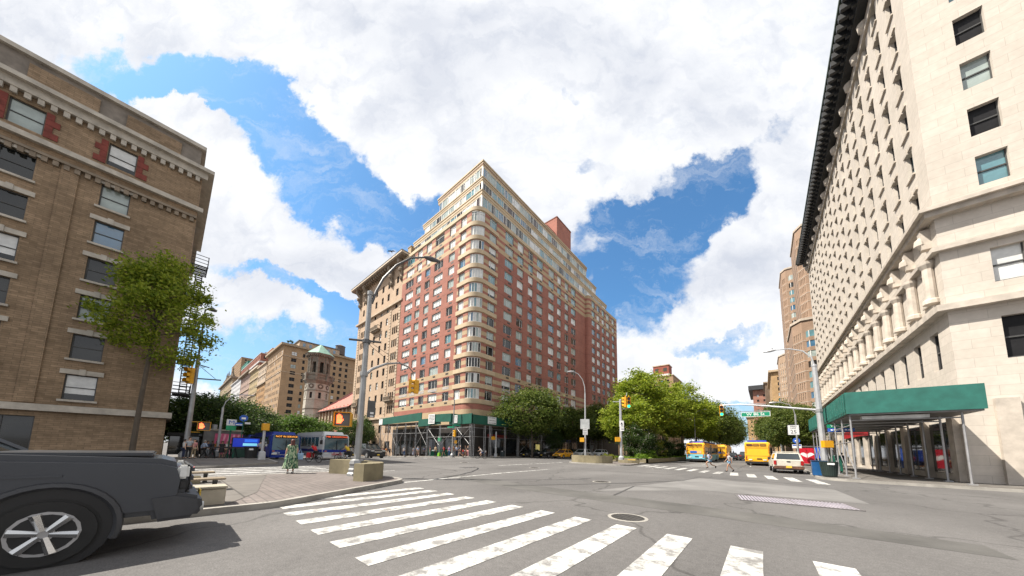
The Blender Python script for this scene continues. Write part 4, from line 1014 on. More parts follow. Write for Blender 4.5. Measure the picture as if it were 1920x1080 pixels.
# the big palazzo block on the east side
PZ = brickmat('palazzo_limestone', (0.58, 0.525, 0.465), (0.54, 0.49, 0.43), (0.42, 0.38, 0.335), 1.4, 0.6, var=0.12, mort=0.01)
PZT = mat('palazzo_trim', (0.50, 0.445, 0.385), 0.85, var=0.25)
pfoot = [(9.5, 32.0), (75, 32.0), (75, 88.0), (9.5, 88.0)]
plen = 56.0
pc = even(plen, 18, 1.15, .8); prow = [(18.9+3.45*i, 20.9+3.45*i) for i in range(7)]
psc = even(65.5, 20, 1.15, .8)
pz, pzo, pp = building('palazzo_apartment_block', 'huge cream limestone apartment block with a dark overhanging bracketed cornice', pfoot, -.5, 43.6, PZ,
    {3: [(pc, prow, 'far'), (pc, [(12.4, 14.6)], 'far'), (even(plen, 18, 1.3, .8), [(7.6, 10.2)], 'far')], 0: [(psc, prow, 'far'), (psc, [(12.4, 14.6), (7.6, 10.2)], 'far')]}, depth=.30, pane_w=(1.6, .8, .2, .2, 7, .8), seed=51)
for z, h, o in ((17.5, .35, .5), (17.85, .25, .75), (15.1, .3, .35), (11.0, .4, .5), (41.4, .3, .2)): band(pz, pzo, pfoot, z, z+h, o, PZT, 'stone_trim')
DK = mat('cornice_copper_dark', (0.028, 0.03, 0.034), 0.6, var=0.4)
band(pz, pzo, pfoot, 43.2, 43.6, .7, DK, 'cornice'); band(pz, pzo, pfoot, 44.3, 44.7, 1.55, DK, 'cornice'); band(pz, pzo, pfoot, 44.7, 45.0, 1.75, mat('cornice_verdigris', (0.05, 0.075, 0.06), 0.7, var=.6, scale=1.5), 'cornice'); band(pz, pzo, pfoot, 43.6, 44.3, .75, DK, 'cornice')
for i in range(62):
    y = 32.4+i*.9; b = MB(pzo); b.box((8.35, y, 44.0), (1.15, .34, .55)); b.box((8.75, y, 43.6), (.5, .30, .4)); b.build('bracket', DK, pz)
b = MB(pzo)
for i in range(46): b.box((8.0, 32+i*1.22, 45.15), (.3, .5, .35+.15*(i % 3 == 0)))
b.build('cresting_trim', MATS['cornice_verdigris'], pz)
# carved keystones over the windows and shields below the cornice
wt, ws = [], []
for a, c in pc:
    y = 88.0-(a+c)/2
    for z0, z1 in prow+[(12.4, 14.6)]:
        b = MB(pzo); b.box((9.47, y, z1+.16), (.12, 1.45, .2)); b.box((9.45, y, z1+.14), (.16, .28, .4)); wt.append(b); b = MB(pzo); b.box((9.46, y, z0-.08), (.16, 1.4, .12)); ws.append(b)
spread_parts('window_head', wt, PZT, pz); spread_parts('window_sill', ws, PZT, pz)
for i in range(19):
    y = 33.2+i*3.02; b = MB(pzo); b.lathe((9.4, y, 42.2), [(.05, -.75), (.42, -.3), (.5, .3), (.2, .6)], 10); b.build('carved_shield', PZT, pz)
for i in range(19):
    y = 33.0+i*3.02
    b = MB(pzo); b.lathe((9.25, y, 12.0), [(.4, 0), (.38, .25), (.28, .35), (.25, 2.5), (.4, 2.8), (.42, 3.0)], 10); b.build('half_column', PZT, pz)
    b = MB(pzo); b.box((9.3, y, 16.6), (.45, .5, 1.4)); b.lathe((9.1, y, 16.3), [(.1, -.3), (.3, 0), (.25, .4), (.05, .6)], 8); b.build('console', PZT, pz)
g1, g2 = [], []
for i in range(13):
    y = 33.0+i*4.4; g1.append(box_part(pzo, (9.46, y+2.0, 2.3), (.1, 3.4, 3.4))); g2.append(box_part(pzo, (9.4, y-.1, 2.6), (.35, .8, 5.2)))
    x = 11+i*4.4; g1.append(box_part(pzo, (x+2, 31.96, 2.3), (3.4, .1, 3.4))); g2.append(box_part(pzo, (x, 31.9, 2.6), (.8, .35, 5.2)))
spread_parts('shopfront_glass', g1, SHOPG, pz); spread_parts('shopfront_pier', g2, PZT, pz)
b = MB(pzo); b.box((9.25, 60, 4.5), (.3, 13, .9)); b.build('fascia_board', mat('shop_red', (0.45, 0.02, 0.03), 0.45), pz)

# brown towers with bay windows beyond the palazzo
TWB = brickmat('tower_brown_brick', (0.36, 0.245, 0.175), (0.32, 0.22, 0.155), (0.25, 0.18, 0.135), 0.5, 0.2, var=0.15)
TWB2 = brickmat('tower_tan_brick', (0.42, 0.30, 0.21), (0.38, 0.27, 0.19), (0.3, 0.22, 0.16), 0.5, 0.2, var=0.15)
BAND = mat('tower_band', (0.47, 0.40, 0.33), 0.8)
def sw_block(name, label, Y, xl, xm, xr, ytop, ym, nf, n1, seed, wm, zb=0.0):
    M = on_y(xm, ytop, Y); Rr = on_y(xr, ytop, Y); z1 = float(M[2])
    lo, hi = 0.0, 120.0
    for _ in range(40):
        m = (lo+hi)/2
        if pix((M[0]-m*.55, Y+m, z1))[0] > xl: lo = m
        else: hi = m
    k = lo; X0, X1 = float(M[0]), float(Rr[0])+3
    foot = [(X0, Y), (X1, Y), (X1, Y+k+14), (X0-k*.55, Y+k+14), (X0-k*.55, Y+k)]
    L4 = math.hypot(k*.55, k); Ls_ = X1-X0
    rows = floors(zb+5, z1-2, nf, (z1-zb-7)/nf*.62)
    nb = max(1, int(Ls_/5))
    t, off, ps = building(name, label, foot, zb-.5, z1, wm, {0: [(even(Ls_, nb, min(3.6, Ls_/nb*.66), .3), rows, 'far2')], 4: [(even(L4, n1, L4/n1*.32, .3), rows, 'far')]}, loc=(X0, Y, zb), pane_w=(2.5, .5, 1, 1.5, 5, 1), fm=FRAMEW, seed=seed)
    for i, (z0_, z1_) in enumerate(rows): band(t, off, foot, z0_-.7, z0_-.56, .05, BAND, 'stone_trim')
    # projecting bays round the wide windows
    for j, (a, c) in enumerate(even(Ls_, nb, min(3.6, Ls_/nb*.66), .3)):
        b = MB(off); pos, _ = ps[0]; hh = rows[0][1]-rows[0][0]; pit = rows[1][0]-rows[0][0]
        for ri, (z0_, _z) in enumerate(rows):
            p = [pos(a-.5, 0, 0)[:2], pos(a, 0, -1.0)[:2], pos(c, 0, -1.0)[:2], pos(c+.5, 0, 0)[:2]]
            b.prism(p, z0_-(pit-hh), z0_, 0); 
            q = [pos(a-.4, 0, 0)[:2], pos(a+.05, 0, -.9)[:2], pos(c-.05, 0, -.9)[:2], pos(c+.4, 0, 0)[:2]]
            b.prism(q, z0_, z0_+hh, (1, 3, 4, 1, 5)[(ri*7+j*3+seed) % 5])
            b.box(((q[1][0]+q[2][0])/2, q[1][1]-.03, z0_+hh/2), (.12, .1, hh), mi=2)
            for w_ in (q[1], q[2]): b.box((w_[0], w_[1], z0_+hh/2), (.14, .14, hh), mi=2)
        b.build('bay_window', [wm, G_TEAL, FRAMEW, G_BLUE, G_DARK, G_PALE], t)
    band(t, off, foot, z1, z1+.6, .25, BAND, 'parapet'); return t
sw_block('bay_windowed_tower', 'tall brown tower rising behind the dark cornice end, nearest of the bay-windowed towers', 112, 1489, 1502, 1527, 424, 0, 24, 4, 61, TWB)
sw_block('bay_windowed_tower', 'brown tower with a column of rounded bay windows down its edge, second from the cornice', 150, 1464, 1472, 1491, 506, 0, 22, 3, 62, TWB)
sw_block('bay_windowed_block', 'lower brown block with big bay windows just behind the street lamp pole', 100, 1484, 1502, 1531, 602, 0, 11, 4, 63, TWB)
sw_block('bay_windowed_block', 'lower brown bay-windowed block further up the avenue, left of the taller ones', 168, 1460, 1473, 1487, 664, 0, 12, 3, 64, TWB2)
def far_block(name, label, Y, xl, xr, ytop, depth, wm, nf, n, cornice, seed, nw=6):
    a, c = on_y(xl, ytop, Y), on_y(xr, ytop, Y); z1 = float(a[2]+c[2])/2; foot = R4(float(a[0]), float(c[0])+20, Y, Y+depth)
    L = foot[1][0]-foot[0][0]
    t, off, _ = building(name, label, foot, -.5, z1, wm, {0: [(even(L, n, 1.6), floors(4, z1-2, nf, 2.0), 'far')], 3: [(even(depth, nw, 1.5), floors(4, z1-2, nf, 2.0), 'far')]}, loc=(foot[0][0], Y, 0), seed=seed)
    band(t, off, foot, z1, z1+cornice[0], cornice[1], cornice[2], 'cornice'); return t, off, foot, z1
t, off, ft, z1 = far_block('ochre_apartment_house', 'ochre stone apartment house with a stepped cornice up the avenue', 235, 1445, 1470, 697, 60, brickmat('ochre_stone', (0.47, 0.31, 0.16), (0.42, 0.275, 0.145), (0.33, 0.23, 0.13), 0.8, 0.3), 14, 5, (1.2, 1.2, mat('ochre_trim', (0.45, 0.34, 0.22), 0.8)), 71)
band(t, off, ft, z1*.62, z1*.62+1.2, 1.5, MATS['ochre_trim'], 'cornice')
far_block('brown_narrow_house', 'dark brown narrow house between the ochre one and the dark-corniced one', 300, 1434, 1450, 718, 40, brickmat('umber_brick', (0.20, 0.14, 0.10), (0.17, 0.12, 0.085), (0.13, 0.1, 0.08), 0.5, 0.2), 12, 4, (1.0, 1.0, LIMED), 72, 4)
far_block('dark_corniced_house', 'red brick apartment house under a black overhanging cornice up the avenue', 350, 1411, 1436, 731, 60, brickmat('far_red', (0.38, 0.19, 0.14), (0.34, 0.17, 0.125), (0.27, 0.15, 0.12), 0.5, 0.2), 12, 6, (4.0, 3.0, DK), 73)
far_block('far_ochre_house', 'small ochre house closing the view above the farthest trees', 520, 1401, 1416, 783, 60, MATS['ochre_stone'], 8, 4, (1.5, 1.5, LIMED), 74)
# ------------------------------------------------------------------ sidewalk sheds
GREENP = mat('shed_green', (0.006, 0.085, 0.058), 0.55, var=0.22, scale=0.8)
STEELP = mat('galvanised_steel', (0.36, 0.36, 0.37), 0.45, 0.5, var=0.25)
STEELD = mat('dull_steel', (0.16, 0.155, 0.15), 0.55, 0.4, var=0.3)
DECKM = mat('shed_deck', (0.13, 0.10, 0.08), 0.85, var=0.3)
WHITES = mat('sign_white', (0.70, 0.70, 0.70), 0.5, var=0.08)
INK = mat('sign_ink', (0.03, 0.03, 0.05), 0.6)
sh = thing('sidewalk_shed', 'green panelled sidewalk shed on steel posts wrapping the foot of the red brick corner block', 'sidewalk shed', (-34.3, 30.5, .14))
so = tuple(sh.location); SYc, SXc = 30.5, -34.3
def panel(xa, xb, y, z0a, z1a, z0b, z1b, th=.12, par=None, off=None, n=1, axis='x', m=None):
    b = MB(off or so)
    if axis == 'x': P = [(xa, y, z0a), (xb, y, z0b), (xb, y, z1b), (xa, y, z1a)]; Q = [(x, yy+th, z) for x, yy, z in P]
    else: P = [(y, xa, z0a), (y, xb, z0b), (y, xb, z1b), (y, xa, z1a)]; Q = [(x-th, yy, z) for x, yy, z in P]
    b.add(P+Q, [(0, 1, 2, 3), (7, 6, 5, 4), (0, 4, 5, 1), (1, 5, 6, 2), (2, 6, 7, 3), (3, 7, 4, 0)]); return b.build('fascia_panel', m or GREENP, par or sh)
panel(-65, -48.4, SYc, 6.1, 7.5, 6.35, 7.9); panel(-49.3, -42.4, SYc-.05, 5.25, 6.6, 5.45, 6.65); panel(-44.0, -39.4, SYc-.2, 5.9, 7.25, 5.75, 7.15); panel(-40, SXc, SYc, 5.3, 6.9, 5.3, 6.9)
panel(-39.42, -39.3, SYc-.2, 5.75, 7.15, 5.75, 7.15, 1.6)
for i in range(6): panel(SYc+i*8.2, SYc+i*8.2+8.18, SXc, 5.3, 6.75, 5.3, 6.75, axis='y')
b = MB(so); b.prism([(-65, SYc+.15), (-48.5, SYc+.15), (-48.5, 34.0), (-65, 34.0)], 6.0, 6.15); b.build('deck', DECKM, sh)
b = MB(so); b.prism([(-49.2, SYc+.15), (SXc-.15, SYc+.15), (SXc-.15, 79.5), (-38.0, 79.5), (-38.0, 33.6), (-49.2, 33.6)], 5.2, 5.35); b.build('deck', DECKM, sh)
def post(x, y, top, double=True):
    g0 = gz(x)+.14; b = MB(so)
    for d in ((-.16, .16) if double else (0,)): b.tube([(x+d, y, g0), (x+d, y, top)], .045, 6)
    if double:
        for z in np.arange(g0+.4, top, .7): b.box((x, y, z), (.32, .04, .04))
    b.box((x, y, g0+.03), (.5, .25, .06)); b.build('post', STEELP, sh)
def posty(x, y, top):
    b = MB(so)
    for d in (-.16, .16): b.tube([(x, y+d, .14), (x, y+d, top)], .045, 6)
    for z in np.arange(.5, top, .7): b.box((x, y, z), (.04, .32, .04))
    b.box((x, y, .17), (.25, .5, .06)); b.build('post', STEELP, sh)
def brace(p, q, r=.03): b = MB(so); b.tube([p, q], r, 6); b.build('brace', STEELP, sh)
pxs = [-64.5, -61.0, -57.3, -54.0, -50.2, -46.4, -42.6, -38.4, -34.7]
for i, x in enumerate(pxs):
    top = 6.05 if x < -49 else 5.25; post(x, SYc+.12, top)
    if i % 2 == 0: post(x, 33.7, top)
    if i < len(pxs)-1:
        x2 = pxs[i+1]; g0 = gz(x)+.14
        brace((x, SYc+.15, top-.5), (x2, SYc+.15, top-.5)); brace((x, SYc+.15, top-2.0), (x2, SYc+.15, top-2.0))
        if i in (0, 2, 4, 6, 7): brace((x, SYc+.17, g0+1.8), (x2, SYc+.17, top-.4))
        if i in (0, 1, 4, 5, 7): brace((x, SYc+.19, top-.4), (x2, SYc+.19, g0+1.8))
for i in range(14):
    y = SYc+.5+i*3.7; posty(SXc-.12, y, 5.25)
    if i % 2 == 0: posty(-37.7, y, 5.25)
    if i < 13:
        brace((SXc-.15, y, 4.7), (SXc-.15, y+3.7, 4.7)); brace((SXc-.15, y, 3.3), (SXc-.15, y+3.7, 3.3))
        if i in (3, 4, 7, 8, 10): brace((SXc-.17, y, .6), (SXc-.17, y+3.7, 3.2)); brace((SXc-.19, y, 3.2), (SXc-.19, y+3.7, .6))
def shed_sign(label, c, w, h, rz, lines, group='white notices on the shed', off=.0):
    t = thing('notice_board', label, 'sign', c, rz, group)
    b = MB(); b.box((0, 0, 0), (w, .04, h)); b.build('panel', WHITES, t)
    for i, (tx, sz, st) in enumerate(lines): lettering(tx, sz, INK, t, (0, -.026, h*.5-h*(i+.8)/(len(lines)+.6)), 0, st)
    return t
# the lettering on these notices is too small to read in the photograph: rows of dark strokes
def blurred(t, w, h, rows, seed=1, m=None, hk=.07):
    r = random.Random(seed); b = MB()
    for i in range(rows):
        z = h*.36-i*h*.72/max(1, rows-1) if rows > 1 else 0; x = -w*.38
        while x < w*.36:
            l = r.uniform(.04, .16)*w; b.box((min(x+l/2, w*.38), -.024, z), (l, .006, h*hk)); x += l+.04*w
    b.build('lettering', m or INK, t)
for lab, c, w, h, rz, rows in (('white notice hung on the west end of the green shed', (-64.4, SYc-.04, 6.75), 1.6, 1.25, 0, 2), ('tall white notice with dark lines of writing in the middle of the shed', (-44.7, SYc-.3, 6.45), 1.9, 1.7, 0, 6),
                              ('narrow white notice on the shed beside the corner lamp post', (-38.2, SYc-.04, 6.15), .75, 1.25, 0, 5), ('wide white notice on the shed just around the corner by the trees', (SXc+.05, 34.9, 6.1), 2.0, 1.2, R_(90), 3)):
    t = shed_sign(lab, c, w, h, rz, []); blurred(t, w, h, rows, rows)
# shed in front of the palazzo
ps = thing('sidewalk_shed', 'green sidewalk shed with a row of upright slats along the cream palazzo block', 'sidewalk shed', (4.2, 28.5, .14)); po_ = tuple(ps.location)
GREENT = mat('shed_teal_green', (0.02, 0.13, 0.105), 0.55, var=0.25)
for i in range(6): panel(28.6+i*3.4, 31.98+i*3.4, 4.2, 4.3, 5.7, 4.3, 5.7, -.12, ps, po_, axis='y', m=GREENT)
panel(4.2, 9.3, 28.55, 4.3, 5.7, 4.3, 5.7, .06, ps, po_, m=GREENT); panel(4.2, 9.3, 49.0, 4.3, 5.7, 4.3, 5.7, .12, ps, po_, m=GREENT)
for i in range(34): b = MB(po_); b.box((4.15, 28.9+i*.6, 5.05), (.06, .14, 1.2)); b.build('slat', GREENT, ps)
b = MB(po_); b.prism([(4.3, 28.6), (9.2, 28.6), (9.2, 49), (4.3, 49)], 4.2, 4.34); b.build('deck', STEELD, ps)
for i in range(8):
    y = 29.0+i*2.8
    for x in (4.4, 8.6):
        b = MB(po_); b.tube([(x, y, .14), (x, y, 4.2)], .05, 6); b.box((x, y, .17), (.3, .3, .06)); b.build('post', STEELP, ps)
    b = MB(po_); b.tube([(4.4, y, 3.9), (8.6, y, 3.9)], .04, 6); b.build('brace', STEELP, ps)
    if i < 7:
        for z in (2.5, 3.6): b = MB(po_); b.tube([(4.4, y, z), (4.4, y+2.8, z)], .035, 6); b.build('brace', STEELP, ps)
        b = MB(po_); b.tube([(4.4, y, .6), (4.4, y+2.8, 2.5)], .03, 6); b.build('brace', STEELP, ps)
b = MB(po_); b.box((6.2, 29.2, 4.05), (2.6, .5, .2)); b.build('light_box', mat('shed_light', (0.62, 0.62, 0.6), 0.4), ps)

# ------------------------------------------------------------------ poles, signals, signs
POLEM = mat('pole_paint', (0.30, 0.305, 0.31), 0.45, 0.35, var=0.22, scale=2)
POLED = mat('pole_dark', (0.10, 0.10, 0.105), 0.5, 0.3, var=0.3)
POLEL = mat('pole_light', (0.46, 0.47, 0.49), 0.4, 0.4, var=0.18)
YEL = mat('signal_yellow', (0.72, 0.36, 0.012), 0.45, var=0.15)
BLK = mat('matt_black', (0.012, 0.012, 0.013), 0.6)
L_RED = mat('lens_red', (1.0, 0.03, 0.015), 0.4, emit=3.0); L_GRN = mat('lens_green', (0.02, 0.75, 0.35), 0.4, emit=1.6); L_OFF = mat('lens_off', (0.03, 0.02, 0.015), 0.2)
L_HAND = mat('hand_orange', (1.0, 0.10, 0.03), 0.4, emit=2.6)
def pole(b, x, y, z0, z1, r0, r1, n=8, lean=(0, 0)): b.tube([(x, y, z0), (x+lean[0], y+lean[1], z1)], [r0, r1], n)
def cobra(b, p, d, L=.75):
    """A cobra-head lamp at p pointing along d (horizontal)."""
    d = Vector((d[0], d[1], 0)).normalized(); p = Vector(p)
    b.tube([p-d*.05, p+d*.15, p+d*.4, p+d*L], [.05, .11, .14, .07], 8)
def arc_arm(b, p, q, rise, r0=.055, r1=.04, n=12):
    p, q = Vector(p), Vector(q); pts = []
    for i in range(n+1):
        t = i/n; w = p.lerp(q, t); w.z = p.z+(q.z-p.z)*math.sin(t*math.pi/2)**.9; h = p.lerp(q, 1-(1-t)**1.0); h.x = p.x+(q.x-p.x)*(1-math.cos(t*math.pi/2)); h.y = p.y+(q.y-p.y)*(1-math.cos(t*math.pi/2)); h.z = w.z; pts.append(h)
    b.tube(pts, [r0+(r1-r0)*i/n for i in range(n+1)], 8)
def traffic_light(label, loc, rz, lit=None, group='yellow traffic signals', s=1.0):
    t = thing('traffic_light', label, 'traffic light', loc, rz, group); t.scale = (s, s, s)
    b = MB()
    for k in (-1, 0, 1): b.box((0, 0, k*.37), (.36, .22, .355))
    b.box((0, .0, 0), (.30, .18, 1.1)); b.tube([(0, .02, .55), (0, .02, .75)], .04, 8); b.build('housing', YEL, t, bevel=.015)
    for k, nm in ((1, 'red'), (0, 'amber'), (-1, 'green')):
        m = {'red': L_RED, 'green': L_GRN}.get(nm) if lit == nm else L_OFF
        b = MB(); b.tube([(0, -.115, k*.37), (0, -.13, k*.37)], .135, 16); b.build('lens', m, t)
        b = MB(); n = 12
        for i in range(n):
            a0, a1 = R_(-30+240*i/n), R_(-30+240*(i+1)/n); c0, c1 = (math.cos(a0), math.sin(a0)), (math.cos(a1), math.sin(a1))
            for rr in (.15, .165): b.quad((c0[0]*rr, -.11, k*.37+c0[1]*rr), (c1[0]*rr, -.11, k*.37+c1[1]*rr), (c1[0]*rr, -.32, k*.37+c1[1]*rr+.01), (c0[0]*rr, -.32, k*.37+c0[1]*rr+.01))
        b.build('visor', YEL, t)
    return t
def hand_mesh():
    b = MB()
    def pl(pts): b.add([(x, -.0, z) for x, z in pts]+[(x, .008, z) for x, z in pts], [tuple(range(len(pts)))])
    pl([(-.06, -.09), (.05, -.09), (.07, .01), (-.06, .01)])
    for i, (x, h) in enumerate(((-.048, .11), (-.015, .135), (.018, .125), (.05, .095))): pl([(x-.014, .012), (x+.014, .012), (x+.014, h), (x-.014, h)])
    pl([(.05, -.075), (.105, .0), (.09, .025), (.055, -.02)])
    return b
def ped_signal(label, loc, rz, hand=True, s=1.0, group='pedestrian signals'):
    t = thing('pedestrian_signal', label, 'pedestrian signal', loc, rz, group); t.scale = (s, s, s)
    b = MB(); b.box((0, 0, 0), (.46, .26, .44)); b.box((0, -.15, .225), (.5, .16, .02)); b.box((-.24, -.15, 0), (.02, .16, .46)); b.box((.24, -.15, 0), (.02, .16, .46)); b.box((0, -.15, -.225), (.5, .16, .02)); b.build('housing', YEL, t, bevel=.008)
    b = MB(); b.box((0, -.135, 0), (.44, .01, .42)); b.build('screen', mat('signal_screen', (0.10, 0.095, 0.085), 0.5), t)
    if hand: h = hand_mesh().build('hand_symbol', L_HAND, t, loc=(-.10, -.145, -.01)); h.scale = (1.25, 1, 1.35)
    return t
SGRN = mat('sign_green', (0.0, 0.22, 0.12), 0.5, var=0.05); SBLU = mat('sign_blue', (0.02, 0.10, 0.45), 0.5, var=0.05); SWH = mat('sign_letter_white', (0.85, 0.85, 0.85), 0.5, var=0.03)
def plate(name, label, loc, rz, w, h, m, txt=None, size=.2, tm=None, stretch=1.0, group=None, border=None, cat='sign'):
    t = thing(name, label, cat, loc, rz, group)
    b = MB(); b.box((0, 0, 0), (w, .03, h)); b.build('panel', m, t)
    if border: 
        b = MB()
        for z in (-1, 1): b.box((0, -.017, z*(h/2-.02)), (w, .006, .03))
        for x in (-1, 1): b.box((x*(w/2-.015), -.017, 0), (.03, .006, h-.08))
        b.build('border', border, t)
    for i, (tx, sz, dz) in enumerate(txt or []): lettering(tx, sz, tm or SWH, t, (0, -.02, dz), 0, stretch)
    return t
FACE = lambda x, y: math.atan2(y, x)-math.pi/2+math.pi    # turn a -y front towards the camera
def face_cam(x, y): return math.atan2(-x, y) if False else math.atan2(x, -y)+math.pi

# big pole on the south mall
BP = (-14.96, 6.06)
t = thing('lamp_post', 'tall grey octagonal lamp post with cast base on the brick mall beside the concrete planter', 'lamp post', (BP[0], BP[1], .14))
b = MB(); b.lathe((0, 0, 0), [(.42, 0), (.42, .1), (.36, .16), (.37, .30), (.33, .36), (.33, .52), (.36, .56), (.31, .72), (.20, .78)], 8); b.build('cast_base', POLEM, t, smooth=False)
b = MB(); pole(b, 0, 0, .7, 9.15, .165, .115, 8); b.lathe((0, 0, 9.1), [(.15, 0), (.15, .18), (.05, .24)], 8); b.build('shaft', POLEM, t)
b = MB(); arm = [(0.03, .1, 8.7), (.10, .25, 9.4), (.22, .52, 10.2), (.45, 1.05, 11.1), (.72, 1.7, 11.75), (1.0, 2.4, 12.05)]
b.tube(arm, [.07, .065, .06, .055, .05, .045], 8); b.build('lamp_arm', POLED, t, smooth=True)
b = MB(); cobra(b, (1.0, 2.38, 12.05), (1, 2.4), .85); b.build('lamp_head', POLED, t, smooth=True)
b = MB(); b.tube([(-.30, -.72, 6.62), (.28, .62, 6.72)], .055, 8); b.lathe((0, 0, 6.55), [(.2, 0), (.2, .18)], 8); b.build('cross_bar', POLED, t)
b = MB(); b.tube([(-.05, .06, 4.95), (-.7, .7, 5.5), (-1.9, 2.0, 6.3), (-3.6, 3.7, 7.05), (-5.2, 5.3, 7.4), (-6.1, 6.2, 7.35), (-6.25, 6.35, 7.1)], [.075, .07, .065, .06, .05, .045, .04], 8); b.lathe((0, 0, 4.85), [(.19, 0), (.2, .1), (.19, .22)], 8); b.build('signal_arm', POLEM, t, smooth=True)
b = MB(); b.tube([(-.2, .2, 6.75), (-4.2, 4.3, 7.2)], .012, 5); b.tube([(.1, -.2, 6.65), (-2.4, 2.5, 6.6)], .012, 5); b.build('guy_wire', POLED, t)
traffic_light('yellow traffic signal seen from its back edge, left one on the tall post arm', (-21.25, 12.2, 6.35), R_(150), None, s=1.0)
traffic_light('yellow traffic signal in profile, right of the pair on the lamp post arm', (-21.0, 12.6, 6.33), R_(-100), None, s=1.0)
ped_signal('big yellow pedestrian signal with a glowing red hand on the lamp post by the planter', (-15.25, 5.42, 2.78), face_cam(-15.2, 5.4)+R_(-14), True, 1.45)
t = thing('sign_back', 'grey backs of two road signs fixed behind the tall lamp post', 'sign', (-15.05, 6.3, 3.4), face_cam(-15, 6.2))
for s, w, h, dz in ((-.22, .32, .78, .1), (.26, .36, .85, .0)):
    b = MB(); b.box((s, 0, dz), (w, .03, h)); b.build('panel', mat('sign_back_grey', (0.10, 0.10, 0.10), 0.6, 0.3), t)
b = MB(); b.box((.3, -.02, -.2), (.16, .01, .1)); b.box((.3, -.02, -.36), (.16, .01, .07)); b.build('sticker', WHITES, t)
# left pole with signals
LP = (-40.2, 1.2)
t = thing('lamp_post', 'leaning grey lamp post with a thin dark mast at the corner by the brown building', 'lamp post', (LP[0], LP[1], .14))
b = MB(); b.lathe((0, 0, 0), [(.4, 0), (.4, .3), (.3, .5), (.2, .6)], 8); pole(b, 0, 0, .5, 9.6, .2, .13, 8); b.build('shaft', POLEM, t)
b = MB(); pole(b, 0, 0, 9.6, 14.1, .07, .05, 8); b.tube([(0, 0, 14.0), (0.05, .35, 14.3), (.1, .6, 14.25)], .05, 6); b.build('mast', POLED, t)
b = MB(); b.lathe((.1, .45, 14.12), [(.35, 0), (.33, .1), (.1, .3)], 12); b.build('lamp_head', POLED, t)
b = MB(); b.tube([(0, -.2, 7.3), (0.1, 1.7, 7.45)], .06, 8); b.tube([(0, .1, 8.6), (.1, 1.3, 7.5)], .025, 6); b.tube([(0, -.1, 8.7), (.1, .8, 8.5)], .05, 6); b.build('signal_arm', POLED, t)
traffic_light('yellow traffic signal in profile on the leaning lamp post by the brown building', (-39.95, .85, 7.6), R_(35), None, s=1.35)
ped_signal('dark pedestrian signal with a glowing orange hand low on the leaning lamp post', (-39.75, 2.15, 3.0), face_cam(-39.7, 2.2), True, 1.75)
b = MB(); b.tube([(0, .1, 2.3), (.3, .75, 2.3)], .03, 6); b.tube([(0, .1, 3.25), (.3, .75, 3.25)], .03, 6); b.build('signal_bracket', YEL, t)
# corner lamp near the shed
t = thing('lamp_post', 'thin grey lamp post in front of the shed corner with green street blades', 'lamp post', (-37.7, 29.6, .0))
b = MB(); b.lathe((0, 0, 0), [(.3, 0), (.3, .35), (.15, .6)], 8); pole(b, 0, 0, .5, 9.2, .13, .08, 8); b.build('shaft', POLEM, t)
b = MB(); b.tube([(0, 0, 9.1), (-.5, -.6, 9.7), (-1.2, -1.6, 10.1), (-1.9, -2.4, 10.2)], .045, 6); cobra(b, (-1.9, -2.4, 10.2), (-1, -1.3)); b.build('lamp_arm', POLEM, t)
plate('street_sign', 'small green street name blade pointing one way on the corner lamp post', (-37.9, 29.3, 4.75), R_(20), 1.3, .26, SGRN, group='street blades at the shed corner')
plate('street_sign', 'small green street name blade on the far side of the corner lamp post', (-37.3, 29.9, 5.05), R_(70), 1.3, .26, SGRN, group='street blades at the shed corner')
traffic_light('yellow traffic signal in profile low on the corner lamp post under the shed', (-37.4, 29.75, 3.75), R_(-70), None)
ped_signal('yellow pedestrian signal turned away on the corner lamp post', (-37.35, 29.85, 2.4), R_(140), False, 1.1)
t = thing('signal_post', 'short pale post with a turned-away yellow pedestrian signal by the shed and trees', 'post', (-34.0, 35.7, .14))
b = MB(); b.lathe((0, 0, 0), [(.3, 0), (.28, .5), (.17, .6), (.16, 1.6), (.12, 1.7), (.11, 4.1), (.0, 4.2)], 8); b.build('shaft', POLEL, t)
ped_signal('yellow pedestrian signal turned away on the short pale post by the shed', (-34.2, 35.2, 3.2), R_(190), False, 1.2)
# lamp on the north mall
t = thing('lamp_post', 'slender pale lamp post with a curved arm at the planter end of the tree-filled mall', 'lamp post', (-19.67+1.2, 37.0, .14)); nl = t.location
b = MB(); b.lathe((0, 0, 0), [(.3, 0), (.3, .4), (.14, .6)], 8); pole(b, 0, 0, .5, 9.3, .13, .085, 8); b.build('shaft', POLEL, t)
b = MB(); b.tube([(0, 0, 9.2), (-.05, -.02, 10.2), (-.3, -.15, 11.2), (-.8, -.42, 12.0), (-1.4, -.75, 12.4)], [.06, .055, .05, .045, .04], 8); b.build('lamp_arm', POLEL, t, smooth=True)
b = MB(); cobra(b, (-1.35, -.72, 12.4), (-1.8, -1), .9); b.build('lamp_head', POLEL, t, smooth=True)
plate('road_sign', 'square pale back of a sign on the slender mall lamp post', (-18.45, 36.85, 5.1), face_cam(-18.4, 36.9), 1.2, 1.35, mat('sign_alu', (0.52, 0.54, 0.54), 0.5, .2))
t = plate('road_sign', 'small white turn restriction sign with black symbols under the square sign back', (-18.35, 36.75, 4.1), face_cam(-18.4, 36.9), .62, .95, WHITES); blurred(t, .62, .95, 4, 9)
ped_signal('yellow pedestrian signal on the slender mall lamp post above the taxi', (-18.75, 36.6, 2.95), R_(200), False, 1.25)
